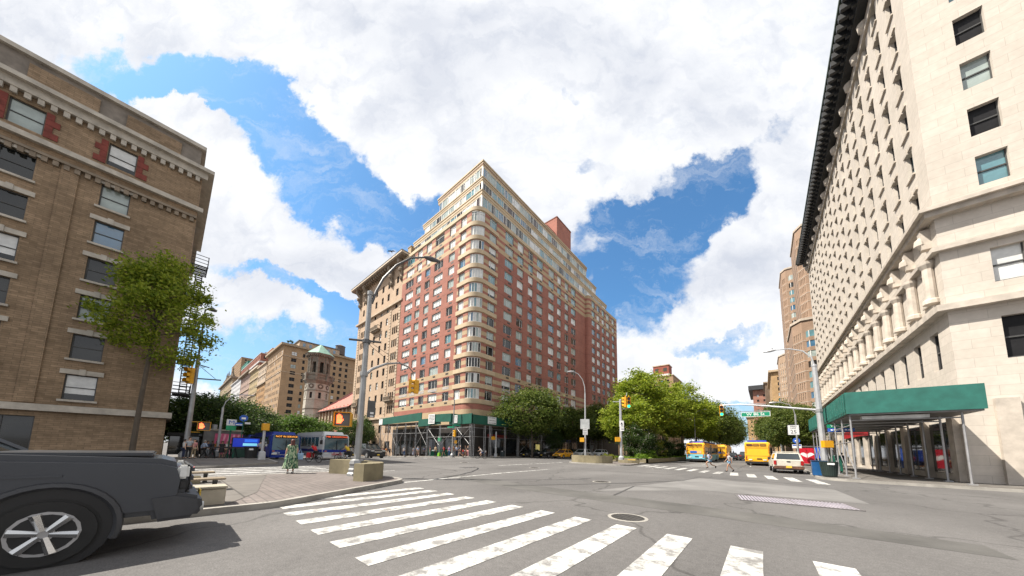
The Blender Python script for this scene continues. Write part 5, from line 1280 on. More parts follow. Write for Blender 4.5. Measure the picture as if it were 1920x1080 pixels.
# signal pole on the mall tip
t = thing('signal_post', 'sturdy grey signal pole on the mall tip beside the flowering shrubs', 'post', (-14.2, 38.6, .14))
b = MB(); b.lathe((0, 0, 0), [(.38, 0), (.36, .6), (.24, .75), (.2, .8)], 8); pole(b, 0, 0, .75, 8.1, .18, .15, 8); b.lathe((0, 0, 8.05), [(.18, 0), (.18, .12), (.02, .2)], 8); b.build('shaft', POLEL, t)
b = MB(); b.tube([(0, 0, 7.9), (-.9, -.3, 7.95)], .05, 6); b.tube([(.05, .1, 7.2), (.75, .25, 8.8), (.78, .26, 9.1)], .05, 6); b.tube([(0, 0, 6.9), (1.0, .35, 7.0)], .04, 6); b.build('signal_arm', POLEL, t)
traffic_light('yellow traffic signal in profile, left of the green-lit one over the mall tip', (-13.62, 38.75, 7.95), R_(-75), None, s=1.25)
traffic_light('yellow traffic signal showing green over the mall tip, in front of the big trees', (-13.15, 38.75, 7.85), face_cam(-13.1, 38.7), 'green', s=1.3)
ped_signal('yellow pedestrian signal turned away on the sturdy signal pole of the mall tip', (-14.5, 38.3, 3.05), R_(210), False, 1.3)
t = plate('road_sign', 'small white sign with a black arrow on the mall signal pole', (-14.0, 38.35, 5.1), face_cam(-14, 38.4), .55, .8, WHITES); b = MB(); b.add([(-.13, -.03, -.1), (.02, -.03, .22), (.16, -.03, -.1)], [(0, 1, 2)]); b.box((.05, -.02, -.25), (.2, .01, .08)); b.build('arrow_symbol', INK, t)
t = plate('road_sign', 'lower small white sign with a black arrow under the other on the mall signal pole', (-13.95, 38.33, 4.4), face_cam(-14, 38.4), .5, .5, WHITES); b = MB(); b.box((.02, -.02, 0), (.26, .01, .08)); b.add([(.1, -.03, -.1), (.22, -.03, 0), (.1, -.03, .1)], [(0, 1, 2)]); b.build('arrow_symbol', INK, t)
# right pole with long mast arm
RP = (3.8, 35.73)
t = thing('lamp_post', 'big grey lamp post with a long mast arm over the avenue at the palazzo corner', 'lamp post', (RP[0], RP[1], .14)); 
b = MB(); b.lathe((0, 0, 0), [(.42, 0), (.4, .7), (.28, .85), (.25, .9)], 8); pole(b, 0, 0, .85, 9.1, .24, .17, 8, (-.12, 0)); b.lathe((-.12, 0, 9.05), [(.2, 0), (.2, .15), (.04, .22)], 8); b.build('shaft', POLEL, t, smooth=False)
b = MB(); b.tube([(-.05, 0, 5.25), (-1.6, .15, 5.55), (-3.6, .4, 5.95), (-5.4, .6, 6.25), (-7.0, .75, 6.3)], [.09, .085, .075, .065, .055], 8); b.build('mast_arm', POLEL, t, smooth=True)
b = MB(); b.tube([(-.12, 0, 9.1), (-.25, .02, 9.9), (-.75, .08, 10.6), (-1.6, .2, 11.0), (-2.6, .28, 11.1)], [.07, .065, .06, .05, .045], 8); b.build('lamp_arm', POLEL, t, smooth=True)
b = MB(); cobra(b, (-2.5, .28, 11.1), (-1, .1), .95); b.lathe((-2.75, .3, 11.2), [(.07, 0), (.07, .12), (.02, .16)], 8); b.build('lamp_head', POLEL, t, smooth=True)
b = MB(); b.tube([(-.1, 0, 5.05), (-.3, .03, 5.0), (-.45, .04, 5.2), (-.5, .05, 5.45)], .03, 6); b.lathe((-.06, 0, 5.1), [(.25, 0), (.25, .25)], 8); b.build('arm_clamp', POLEM, t)
t = plate('street_sign', 'long green W 86 St sign hanging from the mast arm', (-.47, 36.2, 5.33), R_(4), 2.15, .44, SGRN, [('W 86 St', .36, .0)], border=SWH, stretch=1.1)
b = MB(); b.box((0, 0, .31), (2.3, .05, .05)); b.box((-.7, 0, .27), (.04, .04, .12)); b.box((.7, 0, .27), (.04, .04, .12)); b.build('hanger', POLEM, t)
traffic_light('yellow traffic signal showing green at the far end of the mast arm', (-3.1, 36.4, 5.85), face_cam(-3.1, 36.4), 'green', s=.95)
plate('street_sign', 'green W 86 St blade on the lamp post above the blue one', (4.65, 35.3, 3.98), R_(4), 1.25, .27, SGRN, [('W 86 ST', .22, 0)], group='street blades on the palazzo corner post')
blurred(plate('street_sign', 'blue honorary street name blade on the lamp post under the green blade', (4.8, 35.3, 3.66), R_(4), 1.5, .27, SBLU, group='street blades on the palazzo corner post'), 1.5, .27, 1, 4, SWH, .4)
ped_signal('yellow pedestrian signal turned away on the big lamp post by the litter bins', (3.98, 35.1, 2.5), R_(200), False, 1.25)
# speed limit sign on its own lamp pole
t = thing('lamp_post', 'slim grey lamp post with a curved arm behind the white pickup', 'lamp post', (2.95, 47.2, .14))
b = MB(); b.lathe((0, 0, 0), [(.28, 0), (.26, .5), (.13, .6)], 8); pole(b, 0, 0, .5, 6.1, .12, .08, 8); b.build('shaft', POLEM, t)
b = MB(); b.tube([(0, 0, 6.0), (-.1, 0, 6.7), (-.45, .02, 7.3), (-1.1, .05, 7.6), (-1.6, .05, 7.65)], .045, 8); cobra(b, (-1.5, .05, 7.65), (-1, 0), .7); b.build('lamp_arm', POLEM, t, smooth=True)
plate('road_sign', 'white SPEED LIMIT 25 sign on the slim lamp post above the white pickup', (2.55, 44.6, 4.28), R_(6), .95, 1.12, WHITES, [('SPEED', .2, .38), ('LIMIT', .2, .17), ('25', .52, -.22)], tm=INK, border=INK)
# far lamps up the avenue
for k, (x, y) in enumerate(((-11.8, 78), (3.0, 92), (-11.9, 120))):
    t = thing('lamp_post', ['grey lamp post among the mall trees above the two-tone bus', 'distant grey lamp post past the white pickup on the palazzo side', 'farthest lamp post along the tree-filled mall'][k], 'lamp post', (x, y, .14), 0, 'lamp posts up the avenue')
    s = 1 if x < 0 else -1; b = MB(); pole(b, 0, 0, 0, 9, .13, .08, 6); b.build('shaft', POLEL, t)
    b = MB(); b.tube([(0, 0, 8.9), (.1*s, 0, 10), (.7*s, 0, 10.8), (1.8*s, 0, 11.1)], .05, 6); cobra(b, (1.8*s, 0, 11.1), (s, 0)); b.build('lamp_arm', POLEL, t)
# span wires with far signals over the avenue
t = thing('mast_arm_signal', 'far mast arm with a street sign bracket crossing above the distant avenue', 'mast arm', (3.4, 98, .14))
b = MB(); pole(b, 0, 0, 0, 14.5, .22, .16, 8); b.build('shaft', POLEL, t)
b = MB(); b.tube([(0, 0, 13.4), (-4, 0, 14.3), (-11, 0, 14.5)], .09, 6); b.tube([(0, 0, 12.2), (-5.5, 0, 14.3)], .05, 6); b.build('mast_arm', POLEL, t)

# left street clutter
t = thing('lamp_post', 'slim grey lamp post with a curved arm before the dark trees at the bus shelter', 'lamp post', (-42.2, 3.45, .14))
b = MB(); b.lathe((0, 0, 0), [(.25, 0), (.25, .5), (.12, .6)], 8); pole(b, 0, 0, .5, 5.0, .12, .09, 8); b.build('shaft', POLEL, t)
b = MB(); b.tube([(0, 0, 4.9), (.05, .15, 5.6), (.1, .55, 6.2), (.1, 1.3, 6.5), (.1, 2.3, 6.55)], .045, 8); b.build('lamp_arm', POLEL, t, smooth=True)
t = thing('signal_post', 'pale post with a yellow box on top beside the blue bus', 'post', (-33.6, 5.55, .14))
b = MB(); b.lathe((0, 0, 0), [(.34, 0), (.3, .65), (.16, .72)], 4, rz=R_(45)); pole(b, 0, 0, .65, 3.2, .11, .10, 8); b.build('shaft', POLEL, t)
b = MB(); b.box((.0, .05, 2.85), (.5, .5, .62)); b.build('signal_box', YEL, t, bevel=.03)
# ------------------------------------------------------------------ vehicles
TYRE = mat('tyre_rubber', (0.018, 0.018, 0.018), 0.8, var=0.2); RIM = mat('rim_alloy', (0.42, 0.42, 0.43), 0.35, 0.6, var=0.15)
CGLASS = glassmat('car_glass', (0.02, 0.028, 0.032), 0.04, 1.9, 0.4, 0.8); CTRIM = mat('car_trim_black', (0.02, 0.02, 0.021), 0.5, var=0.2)
CHROME = mat('chrome', (0.6, 0.6, 0.6), 0.15, 0.9, var=0.1); HEADL = mat('headlamp_glass', (0.62, 0.63, 0.62), 0.12, var=0.15); TAILL = mat('tail_lamp', (0.35, 0.012, 0.01), 0.25, var=0.15)
AMBER = mat('amber_lamp', (0.7, 0.22, 0.01), 0.25); PLATEM = mat('plate_yellow', (0.72, 0.48, 0.05), 0.5, var=0.1); PLATEW = mat('plate_white', (0.62, 0.6, 0.52), 0.5, var=0.1)
def wheel(t, x, y, r, w=.22, s=1):
    b = MB(); b.tube([(x-w/2, y, r), (x+w/2, y, r)], r, 20); o = b.build('tyre', TYRE, t, bevel=.03)
    b = MB(); xx = x+s*(w/2+.004); b.tube([(xx-s*.03, y, r), (xx, y, r)], r*.64, 16)
    b.tube([(xx, y, r), (xx+s*.02, y, r)], r*.2, 10); rm = b.build('rim', RIM, o)
    return o
CARS = {
 # y from nose (-) to tail (+): lower body outline, glasshouse outline, wheel positions, width, tyre radius
 'sedan': dict(low=[(-2.35, .30), (-2.38, .55), (-2.25, .72), (-1.2, .92), (-.9, .96), (1.55, 1.02), (2.25, .98), (2.36, .75), (2.32, .32)], up=[(-1.05, .93), (-.15, 1.42), (.9, 1.44), (1.75, 1.0)], ax=(-1.42, 1.38), w=1.8, r=.33),
 'suv': dict(low=[(-2.3, .34), (-2.36, .65), (-2.28, .95), (-1.25, 1.10), (-1.0, 1.12), (2.2, 1.16), (2.33, .95), (2.32, .40)], up=[(-1.15, 1.10), (-.4, 1.64), (1.75, 1.70), (2.2, 1.14)], ax=(-1.42, 1.36), w=1.86, r=.36),
 'bigsuv': dict(low=[(-2.6, .38), (-2.66, .75), (-2.6, 1.12), (-1.4, 1.24), (-1.15, 1.26), (2.5, 1.28), (2.6, 1.1), (2.58, .42)], up=[(-1.25, 1.24), (-.6, 1.88), (2.2, 1.92), (2.52, 1.26)], ax=(-1.6, 1.45), w=2.04, r=.41),
 'hatch': dict(low=[(-2.2, .28), (-2.24, .55), (-2.1, .75), (-1.25, .96), (-1.0, 1.0), (1.9, 1.06), (2.18, .95), (2.2, .34)], up=[(-1.2, .97), (-.2, 1.50), (1.2, 1.54), (2.05, 1.05)], ax=(-1.35, 1.35), w=1.78, r=.33),
}
def paint(name, col, metal=.0): return mat('paint_'+name, col, 0.32, metal, var=0.08, coat=.25, scale=.8)
def vehicle(name, label, kind, pm, loc, rz, cat='car', group=None, plate=PLATEM, roof_pm=None, lights=True):
    c = CARS[kind]; t = thing(name, label, cat, loc, rz, group); w = c['w']/2
    b = MB(); low = c['low']; n = len(low)
    # body as a loft of five stations across the width, tucked in at the sides
    st = [(-w, .90, .05), (-w*.94, 1.0, .0), (0, 1.0, -.02), (w*.94, 1.0, 0), (w, .90, .05)]
    V = []
    for x, k, _ in st:
        for (y, z) in low:
            V.append((x, y*(.965 if abs(x) > w*.96 else 1.0), .3+(z-.3)*(.93 if abs(x) > w*.96 and z > .5 else 1.0)))
    Fs = []
    for i in range(len(st)-1):
        for j in range(n): a = i*n+j; d = i*n+(j+1) % n; Fs.append((a, a+n, d+n, d))
    Fs += [tuple(range(n)), tuple(range(len(st)*n-1, (len(st)-1)*n-1, -1))]
    b.add(V, Fs); b.build('body', pm, t, smooth=True, bevel=.02)
    up = c['up']; g = MB(); m = len(up); tw = [w*.93, w*.74, w*.74, w*.93] if m == 4 else [w*.9]*m
    zt = max(z for _, z in up)
    V = [(-w_, y, z) for (y, z), w_ in zip(up, tw)]+[(w_, y, z) for (y, z), w_ in zip(up, tw)]
    g.add(V, [tuple(range(m)), tuple(range(2*m-1, m-1, -1))]+[(i, m+i, m+(i+1) % m, (i+1) % m) for i in range(m)])
    go = g.build('glasshouse', CGLASS, t)
    r = MB(); (y1, z1), (y2, z2) = up[1], up[2]; e = .04
    r.prism([(-w*.76, y1-.06), (w*.76, y1-.06), (w*.76, y2+.08), (-w*.76, y2+.08)], zt-.03, zt+.035); r.build('roof', roof_pm or pm, t, bevel=.02)
    p = MB()
    for s in (-1, 1):
        for (a, b_) in ((0, 1), (3, 2)):
            p.tube([(s*(tw[a]+.005), up[a][0], up[a][1]), (s*(tw[b_]+.01), up[b_][0], up[b_][1])], .045, 5)
        ym = (up[1][0]+up[2][0])/2+.0; p.tube([(s*w*.94, ym, up[0][1]), (s*w*.755, ym, zt)], .04, 5)
    p.build('pillar', roof_pm or pm, t)
    for s in (-1, 1):
        for y in c['ax']:
            a = MB(); a.tube([(s*(w-.10), y, c['r']+.02), (s*(w+.004), y, c['r']+.02)], c['r']*1.16, 18); a.build('wheel_arch', CTRIM, t)
            wheel(t, s*(w-.09), y, c['r'], .2, s)
        mm = MB(); mm.box((s*(w+.10), up[0][0]+.42, up[0][1]+.08), (.2, .12, .15)); mm.build('mirror', pm, t, bevel=.02)
        if lights:
            yf, zf = low[2]; l = MB(); l.box((s*w*.70, yf+.03, zf-.10), (w*.42, .2, .13)); l.build('headlight', HEADL, t, bevel=.02)
            yb, zb = low[-2]; l = MB(); l.box((s*w*.76, yb-.06, zb-.02), (w*.34, .16, .2)); l.build('tail_light', TAILL, t, bevel=.02)
            d = MB(); d.box((s*(w*.985), .15, low[4][1]-.2), (.03, .2, .03)); d.box((s*(w*.985), 1.05, low[4][1]-.2), (.03, .2, .03)); d.build('door_handle', pm, t)
    yf = low[1][0]; gm = MB(); gm.box((0, yf+.01, (low[1][1]+low[2][1])/2-.03), (w*.95, .08, .16)); gm.build('grille', CTRIM, t)
    bm_ = MB(); bm_.box((0, yf+.06, .36), (w*1.86, .22, .16)); bm_.build('front_bumper', CTRIM, t, bevel=.03)
    bm_ = MB(); bm_.box((0, low[-2][0]-.06, .42), (w*1.86, .2, .2)); bm_.build('rear_bumper', CTRIM, t, bevel=.03)
    for y, s in ((yf-.055, -1), (low[-2][0]+.05, 1)): q = MB(); q.box((0, y, .52), (.34, .02, .16)); q.build('number_plate', plate, t)
    return t
BLACKP = paint('black', (0.014, 0.015, 0.018)); SILV = paint('silver', (0.62, 0.62, 0.61), .0); WHT = paint('white', (0.86, 0.86, 0.87)); TAXI = paint('taxi', (0.78, 0.36, 0.008)); GREYP = paint('grey', (0.10, 0.105, 0.115), .3)
G1 = 'cars waiting along the west side of the avenue'
vehicle('parked_car', 'black sedan at the kerb, leftmost car under the shed trees', 'sedan', BLACKP, (-32.6, 43.9, 0), 0, group=G1)
vehicle('parked_car', 'black crossover with a yellow plate between the sedan and the taxi', 'suv', BLACKP, (-30.4, 46.2, 0), 0, group=G1)
tx = vehicle('taxi_cab', 'yellow taxi cab with a roof light waiting by the mall planter', 'hatch', TAXI, (-27.6, 46.6, 0), 0, 'taxi', G1)
b = MB(); b.box((0, .35, 1.63), (.62, .26, .15)); b.build('roof_light', mat('taxi_light', (0.7, 0.5, 0.12), 0.4), tx, bevel=.03)
for s in (1,): b = MB(); b.add([(s*.9, .02, .60), (s*.9, .14, .72), (s*.9, .02, .86), (s*.9, -.10, .72)], [(0, 1, 2, 3)]); b.build('door_emblem', mat('emblem_red', (0.25, 0.01, 0.01), 0.5), tx)
vehicle('parked_car', 'silver grey sport utility car with a dark lower body behind the taxi', 'suv', SILV, (-27.6, 53.9, 0), 0, group=G1)
vehicle('parked_car', 'white crossover car nearest the signal pole in the waiting line', 'suv', WHT, (-27.6, 62.2, 0), 0, group=G1)
vehicle('parked_car', 'dark car parked at the kerb behind the silver one', 'suv', BLACKP, (-32.2, 58.0, 0), 0, group=G1)
vehicle('moving_car', 'black sport utility car with a chrome grille coming down the side street past the shed', 'bigsuv', BLACKP, (-40.8, 18.0, gz(-41)), R_(90), group=None)
for o in [o for o in bpy.data.objects if o.parent and o.parent.get('label', '').startswith('black sport utility') and o.name.startswith('grille')]: o.data.materials[0] = CHROME
vehicle('moving_car', 'dark grey car driving away between the yellow buses', 'suv', GREYP, (-5.6, 84, 0), R_(180), group='cars up the avenue')
vehicle('moving_car', 'black car driving away beside the dark grey one, next to the single-colour bus', 'bigsuv', BLACKP, (-3.2, 83, 0), R_(180), group='cars up the avenue')
vehicle('moving_car', 'orange cab far up the avenue behind the white pickup', 'hatch', TAXI, (2.0, 66, 0), R_(180), group='cars up the avenue')
vehicle('moving_car', 'black car at the west end of the side street behind the white bus', 'suv', BLACKP, (-52, 19.5, gz(-52)), R_(90), group='cars on the side street')
vehicle('moving_car', 'silver car further down the side street behind the black sport utility car', 'sedan', SILV, (-66, 19.8, gz(-66)), R_(90), group='cars on the side street')

# white pickup with a cap, seen from behind
pk = thing('pickup_truck', 'weathered white pickup truck with a cargo cap, rust brown bumper and roof rack', 'pickup truck', (1.35, 36.6, 0), R_(180+3)); PW = mat('pickup_white', (0.55, 0.52, 0.45), 0.45, var=0.22, scale=1.6)
b = MB(); b.xprism([(-2.6, .45), (-2.65, .8), (-2.5, 1.02), (-1.3, 1.1), (2.5, 1.1), (2.55, .55), (2.5, .48)], -.95, .95, axis='x'); b.build('body', PW, pk, bevel=.05)
b = MB(); V = [(-.92, -1.2, 1.08), (.92, -1.2, 1.08), (.92, 2.5, 1.08), (-.92, 2.5, 1.08), (-.76, -.4, 1.72), (.76, -.4, 1.72), (.74, 2.25, 1.74), (-.74, 2.25, 1.74)]
b.add(V, [(0, 1, 5, 4), (1, 2, 6, 5), (2, 3, 7, 6), (3, 0, 4, 7), (4, 5, 6, 7)]); b.build('cargo_cap', PW, pk, bevel=.04)
b = MB(); b.add([(-.75, 2.475, 1.18), (.75, 2.475, 1.18), (.66, 2.30, 1.66), (-.66, 2.30, 1.66)], [(0, 1, 2, 3)]); b.build('rear_window', CGLASS, pk)
for s in (-1, 1):
    b = MB(); b.add([(s*.912, .2, 1.16), (s*.912, 2.3, 1.16), (s*.79, 2.1, 1.62), (s*.79, .2, 1.62)], [(0, 1, 2, 3)]); b.build('side_window', CGLASS, pk)
    b = MB(); b.box((s*.84, 2.53, .88), (.18, .1, .36)); b.build('tail_light', TAILL, pk, bevel=.02)
    for y in (-1.7, 1.5): wheel(pk, s*.84, y, .37, .24, s)
    b = MB(); b.box((s*.7, .9, 1.80), (.05, 2.5, .04)); b.build('roof_rail', PW, pk)
    b = MB(); b.box((s*1.02, -.85, 1.2), (.2, .14, .2)); b.build('mirror', CTRIM, pk)
b = MB(); b.box((0, 2.05, 1.82), (1.5, .05, .04)); b.box((0, -.2, 1.82), (1.5, .05, .04)); b.build('roof_rack', PW, pk)
b = MB(); b.box((0, 2.58, .50), (1.86, .2, .26)); b.build('rear_bumper', mat('rusty_bumper', (0.13, 0.06, 0.035), 0.8, var=0.5, scale=5), pk, bevel=.03)
b = MB(); b.box((0, 2.6, .36), (1.7, .1, .12)); b.build('under_frame', CTRIM, pk)
b = MB(); b.box((0, 2.69, .56), (.36, .02, .17)); b.build('number_plate', PLATEM, pk)
b = MB(); b.box((0, 2.57, 1.0), (.22, .05, .07)); b.build('tailgate_handle', CTRIM, pk)
b = MB(); b.box((0, 2.555, .82), (1.45, .02, .5)); b.build('tailgate', PW, pk, bevel=.008)

# front of a dark pickup at the left edge
fk = thing('pickup_truck', 'dark grey pickup truck stopped at the left edge, its bumper and lamp beside the benches', 'pickup truck', (-7.85, -2.72, 0), R_(180)); DG = paint('slate', (0.045, 0.05, 0.06), .2)
b = MB(); b.xprism([(-2.86, .50), (-2.98, .78), (-3.0, 1.02), (-2.93, 1.25), (-2.7, 1.33), (-1.2, 1.40), (2.9, 1.42), (2.95, .5)], -1.0, 1.0, axis='x'); b.build('body', DG, fk, bevel=.08)
b = MB(); V = [(-.95, -1.3, 1.38), (.95, -1.3, 1.38), (.95, 1.3, 1.40), (-.95, 1.3, 1.40), (-.78, -.5, 1.92), (.78, -.5, 1.92), (.78, 1.0, 1.95), (-.78, 1.0, 1.95)]
b.add(V, [(0, 1, 5, 4), (1, 2, 6, 5), (2, 3, 7, 6), (3, 0, 4, 7), (4, 5, 6, 7)]); b.build('cab_glass', CGLASS, fk)
b = MB(); b.prism([(-.82, -.56), (.82, -.56), (.82, 1.05), (-.82, 1.05)], 1.93, 2.0); b.build('roof', DG, fk, bevel=.03)
for sd in (-1, 1):
    for p, q in (((sd*.955, -1.3, 1.38), (sd*.79, -.5, 1.94)), ((sd*.955, 1.3, 1.40), (sd*.79, 1.0, 1.96)), ((sd*.955, .05, 1.39), (sd*.79, .2, 1.95))): b = MB(); b.tube([p, q], .05, 6); b.build('pillar', DG, fk)
b = MB(); b.box((0, -2.995, 1.0), (1.42, .09, .44)); b.build('grille', BLK, fk, bevel=.03)
b = MB()
for i in range(3): b.box((0, -3.05, .86+i*.14), (1.40, .04, .06))
b.build('grille_bar_trim', DG, fk)
b = MB(); b.box((0, -1.95, 1.385), (1.5, 1.35, .05)); b.build('bonnet_panel', DG, fk, bevel=.02)
BG = mat('bumper_grey', (0.05, 0.052, 0.058), 0.5, .2)
b = MB(); b.xprism([(-2.7, .40), (-3.12, .42), (-3.2, .55), (-3.17, .74), (-2.9, .82), (-2.6, .8)], -1.03, 1.03, axis='x'); b.build('front_bumper', BG, fk, bevel=.05)
b = MB(); b.box((0, -3.18, .5), (1.1, .06, .12)); b.build('bumper_intake', BLK, fk, bevel=.01)
b = MB(); b.box((0, -3.2, .66), (.34, .02, .17)); b.build('number_plate', PLATEM, fk)
for s in (-1, 1):
    b = MB(); b.box((s*.86, -2.94, 1.12), (.26, .13, .20)); b.build('headlight', HEADL, fk, bevel=.03)
    b = MB(); b.box((s*.86, -2.955, .93), (.26, .10, .14)); b.build('lamp_bezel', BLK, fk, bevel=.02)
    b = MB(); b.tube([(s*.80, -3.17, .56), (s*.80, -3.215, .56)], .07, 14); b.build('fog_light', HEADL, fk)
    b = MB(); b.box((s*1.12, -.95, 1.5), (.22, .16, .28)); b.build('mirror', BLK, fk, bevel=.03)
    b = MB(); b.box((s*1.008, 0.1, 1.2), (.03, .2, .04)); b.build('door_handle', CHROME, fk)
    b = MB()
    for y in (-1.0, .28, 1.35): b.box((s*1.0, y, .98), (.012, .018, .78))
    b.build('door_seam_trim', BLK, fk)
    b = MB(); b.box((s*1.0, .2, .50), (.06, 2.5, .16)); b.build('side_step', BLK, fk, bevel=.03)
    b = MB(); b.box((s*1.004, -.3, 1.12), (.02, 3.2, .03)); b.build('body_crease', DG, fk)
    for y in (-1.85, 1.75):
        a = MB(); a.tube([(s*.8, y, .45), (s*1.004, y, .45)], .52, 24); a.build('wheel_arch', BLK, fk)
        a = MB(); a.tube([(s*1.005, y+.55*math.cos(R_(200-i*11)), .45+.55*math.sin(R_(200-i*11))) for i in range(21)], .045, 6); a.build('arch_flare', BG, fk, smooth=True)
        o = wheel(fk, s*.9, y, .42, .28, s); a = MB(); xx = s*1.05
        for i in range(6):
            q = 2*math.pi*i/6+.2; a.tube([(xx, y+.04*math.cos(q), .42+.04*math.sin(q)), (xx, y+.25*math.cos(q), .42+.25*math.sin(q))], [.035, .05], 6)
        a.build('rim_spoke', CHROME, o)
        a = MB(); a.tube([(s*1.038, y, .42), (s*1.046, y, .42)], .235, 20); a.build('rim_shade', BLK, o)

# city buses
def bus(name, label, loc, rz, body, lower=None, L=12.0, H=3.05, Wd=2.55, sign=None, led=None, roofm=None, mask=None, group=None, stripe=None, rear=None, accordion=False):
    t = thing(name, label, 'bus', loc, rz, group); w = Wd/2; f = -L/2
    b = MB(); prof = [(f+.06, .32), (f, .9), (f+.10, 2.1), (f+.30, H-.12), (f+.6, H), (L/2-.5, H), (L/2-.12, H-.2), (L/2, .95), (L/2-.05, .34)]
    b.xprism(prof, -w, w, axis='x'); b.build('body', body, t, bevel=.09)
    if lower:
        b = MB(); b.xprism([(f-.012, .36), (f-.012, 1.32), (L/2+.012, 1.32), (L/2-.02, .36)], -w-.012, w+.012, axis='x'); b.build('lower_panel', lower, t, bevel=.03)
    b = MB(); b.xprism([(f+.9, H-.04), (f+1.3, H+.28), (L/2-1.2, H+.28), (L/2-.7, H-.04)], -w*.78, w*.78, axis='x'); b.build('roof_unit', roofm or body, t, bevel=.06)
    # windshield, sign, side glass
    b = MB(); b.add([(-w+.1, f-.004-.0, 1.12), (w-.1, f-.004, 1.12), (w-.12, f+.075, 2.2), (-w+.12, f+.075, 2.2)], [(0, 1, 2, 3)]); b.add([(-w+.13, f+.06, 2.2), (w-.13, f+.06, 2.2), (w-.2, f+.19, 2.66), (-w+.2, f+.19, 2.66)], [(0, 1, 2, 3)]); b.build('windscreen', BUSG, t)
    b = MB(); b.box((0, f-.01, 1.62), (.05, .05, 1.0)); b.build('windscreen_bar', BLK, t)
    for s in (-1, 1): b = MB(); b.tube([(s*.2, f-.03, 1.1), (s*.75, f+.01, 1.45)], .015, 5); b.build('wiper', BLK, t)
    if sign:
        b = MB(); b.box((0, f+.09, 2.50), (w*1.5, .06, .34)); b.build('destination_sign', BLK, t)
        o = lettering(sign, .235, led, t, (0, f+.05, 2.49), 0, 1.05); 
    for s in (-1, 1):
        b = MB(); b.box((s*(w+.004), .3, 1.95), (.03, L-2.2, 1.0)); b.build('side_glass', BUSG, t)
        for i in range(8): b = MB(); b.box((s*(w+.022), f+1.4+i*(L-2.4)/7.6, 1.95), (.02, .07, 1.02)); b.build('window_pillar', BLK if not stripe else body, t)
        for y in (f+2.4, L/2-3.0):
            a = MB(); a.tube([(s*(w-.25), y, .5), (s*(w+.016), y, .5)], .60, 18); a.build('wheel_arch', CTRIM, t); wheel(t, s*(w-.12), y, .48, .3, s)
        b = MB(); b.box((s*.92, f-.02, .74), (.42, .1, .2)); b.build('headlight', HEADL, t, bevel=.03)
        b = MB(); b.tube([(s*(w-.05), f+.25, 2.6), (s*(w+.28), f-.2, 2.45), (s*(w+.3), f-.25, 2.1)], .025, 6); b.box((s*(w+.30), f-.25, 1.9), (.22, .12, .42)); b.build('mirror', BLK, t)
        b = MB(); b.box((s*(w-.24), f-.015, 1.0), (.2, .04, .08)); b.build('indicator', AMBER, t)
    b = MB(); b.box((0, f-.03, .45), (Wd*.98, .16, .22)); b.build('front_bumper', mask or BLK, t, bevel=.04)
    if stripe:
        b = MB(); b.box((0, f-.012, 1.02), (Wd+.02, .03, .26)); b.build('front_stripe', stripe, t)
        for s in (-1, 1): b = MB(); b.box((s*(w+.008), .1, 1.02), (.02, L-.4, .26)); b.build('side_stripe', stripe, t)
    if rear:
        y = L/2+.02
        b = MB(); b.box((0, y-.12, .42), (Wd*.98, .3, .32)); b.build('rear_bumper', BLK, t, bevel=.04)
        for x in (-.62, .1): b = MB(); b.box((x, y-.10, H-.36), (.62, .1, .30)); b.build('rear_grille', mat('louvre_amber', (0.28, 0.13, 0.012), 0.6), t)
        b = MB(); b.box((.78, y-.095, H-.38), (.62, .1, .24)); b.build('route_sign', mat('route_sign_dark', (0.10, 0.03, 0.02), 0.4), t)
        b = MB(); b.box((0, y-.035, 1.30), (Wd*.86, .03, .02)); b.box((0, y-.05, 2.42), (Wd*.8, .03, .02)); b.build('panel_seam_trim', BLK, t)
        for s in (-1, 1):
            for k, (z, m) in enumerate(((.85, TAILL), (1.08, TAILL), (1.3, AMBER))): b = MB(); b.tube([(s*(w-.16), y-.04, z), (s*(w-.16), y+.015, z)], .085, 12); b.build('tail_light', m, t)
            for z in (1.75, 2.0, 2.25, 2.5): b = MB(); b.tube([(s*(w-.12), y-.08, z), (s*(w-.12), y-.0, z)], .045, 10); b.build('marker_light', TAILL, t)
        b = MB(); b.box((-.2, y+.005, .93), (.5, .02, .14)); b.build('number_plate', BLK, t)
        for x in (-.75, .72): b = MB(); b.box((x, y+.005, .80), (.36, .02, .12)); b.build('sticker', WHITES, t)
        if rear == 'ad':
            b = MB(); b.box((-.1, y-.03, 1.66), (1.5, .03, .42)); b.build('advert', mat('advert_peach', (0.72, 0.42, 0.22), 0.5, var=.3, scale=3), t)
            b = MB(); b.box((.25, y-.01, 1.66), (.95, .03, .36)); b.build('advert_panel', SBLU, t)
    if accordion: b = MB(); b.box((0, 1.5, 1.75), (Wd+.06, 1.4, 2.3)); b.build('bellows', mat('bellows', (0.17, 0.16, 0.17), 0.8, stretch=(1, 12, 1)), t)
    return t
BUSG = glassmat('bus_glass', (0.04, 0.095, 0.12), 0.05, 1.6, 0.5, 0.7)
BBLUE = mat('paint_bus_blue', (0.010, 0.032, 0.24), 0.5, 0, var=0.08, spec=.25); BWHITE = paint('bus_white', (0.56, 0.57, 0.58)); BYEL = paint('bus_yellow', (0.80, 0.40, 0.012)); BCYAN = paint('bus_cyan', (0.16, 0.50, 0.62))
LEDO = mat('led_orange', (1.0, 0.38, 0.06), 0.5, emit=.75); LEDR = mat('led_red', (1.0, 0.13, 0.04), 0.5, emit=.55)
bb = bus('city_bus', 'dark blue city bus reading NOT IN SERVICE, waiting at the crossing', (-43.7, 8.1, gz(-43)), R_(90), BBLUE, None, 12, 2.72, 2.5, 'NOT IN SERVICE', LEDO, mask=BBLUE, group='buses on the side street')
lettering('MTA', .24, SWH, bb, (-.72, -6.04, .82), 0, 1.1)
b = MB(); b.box((.0, -6.03, .64), (2.3, .03, .035)); b.build('front_trim', CHROME, bb)
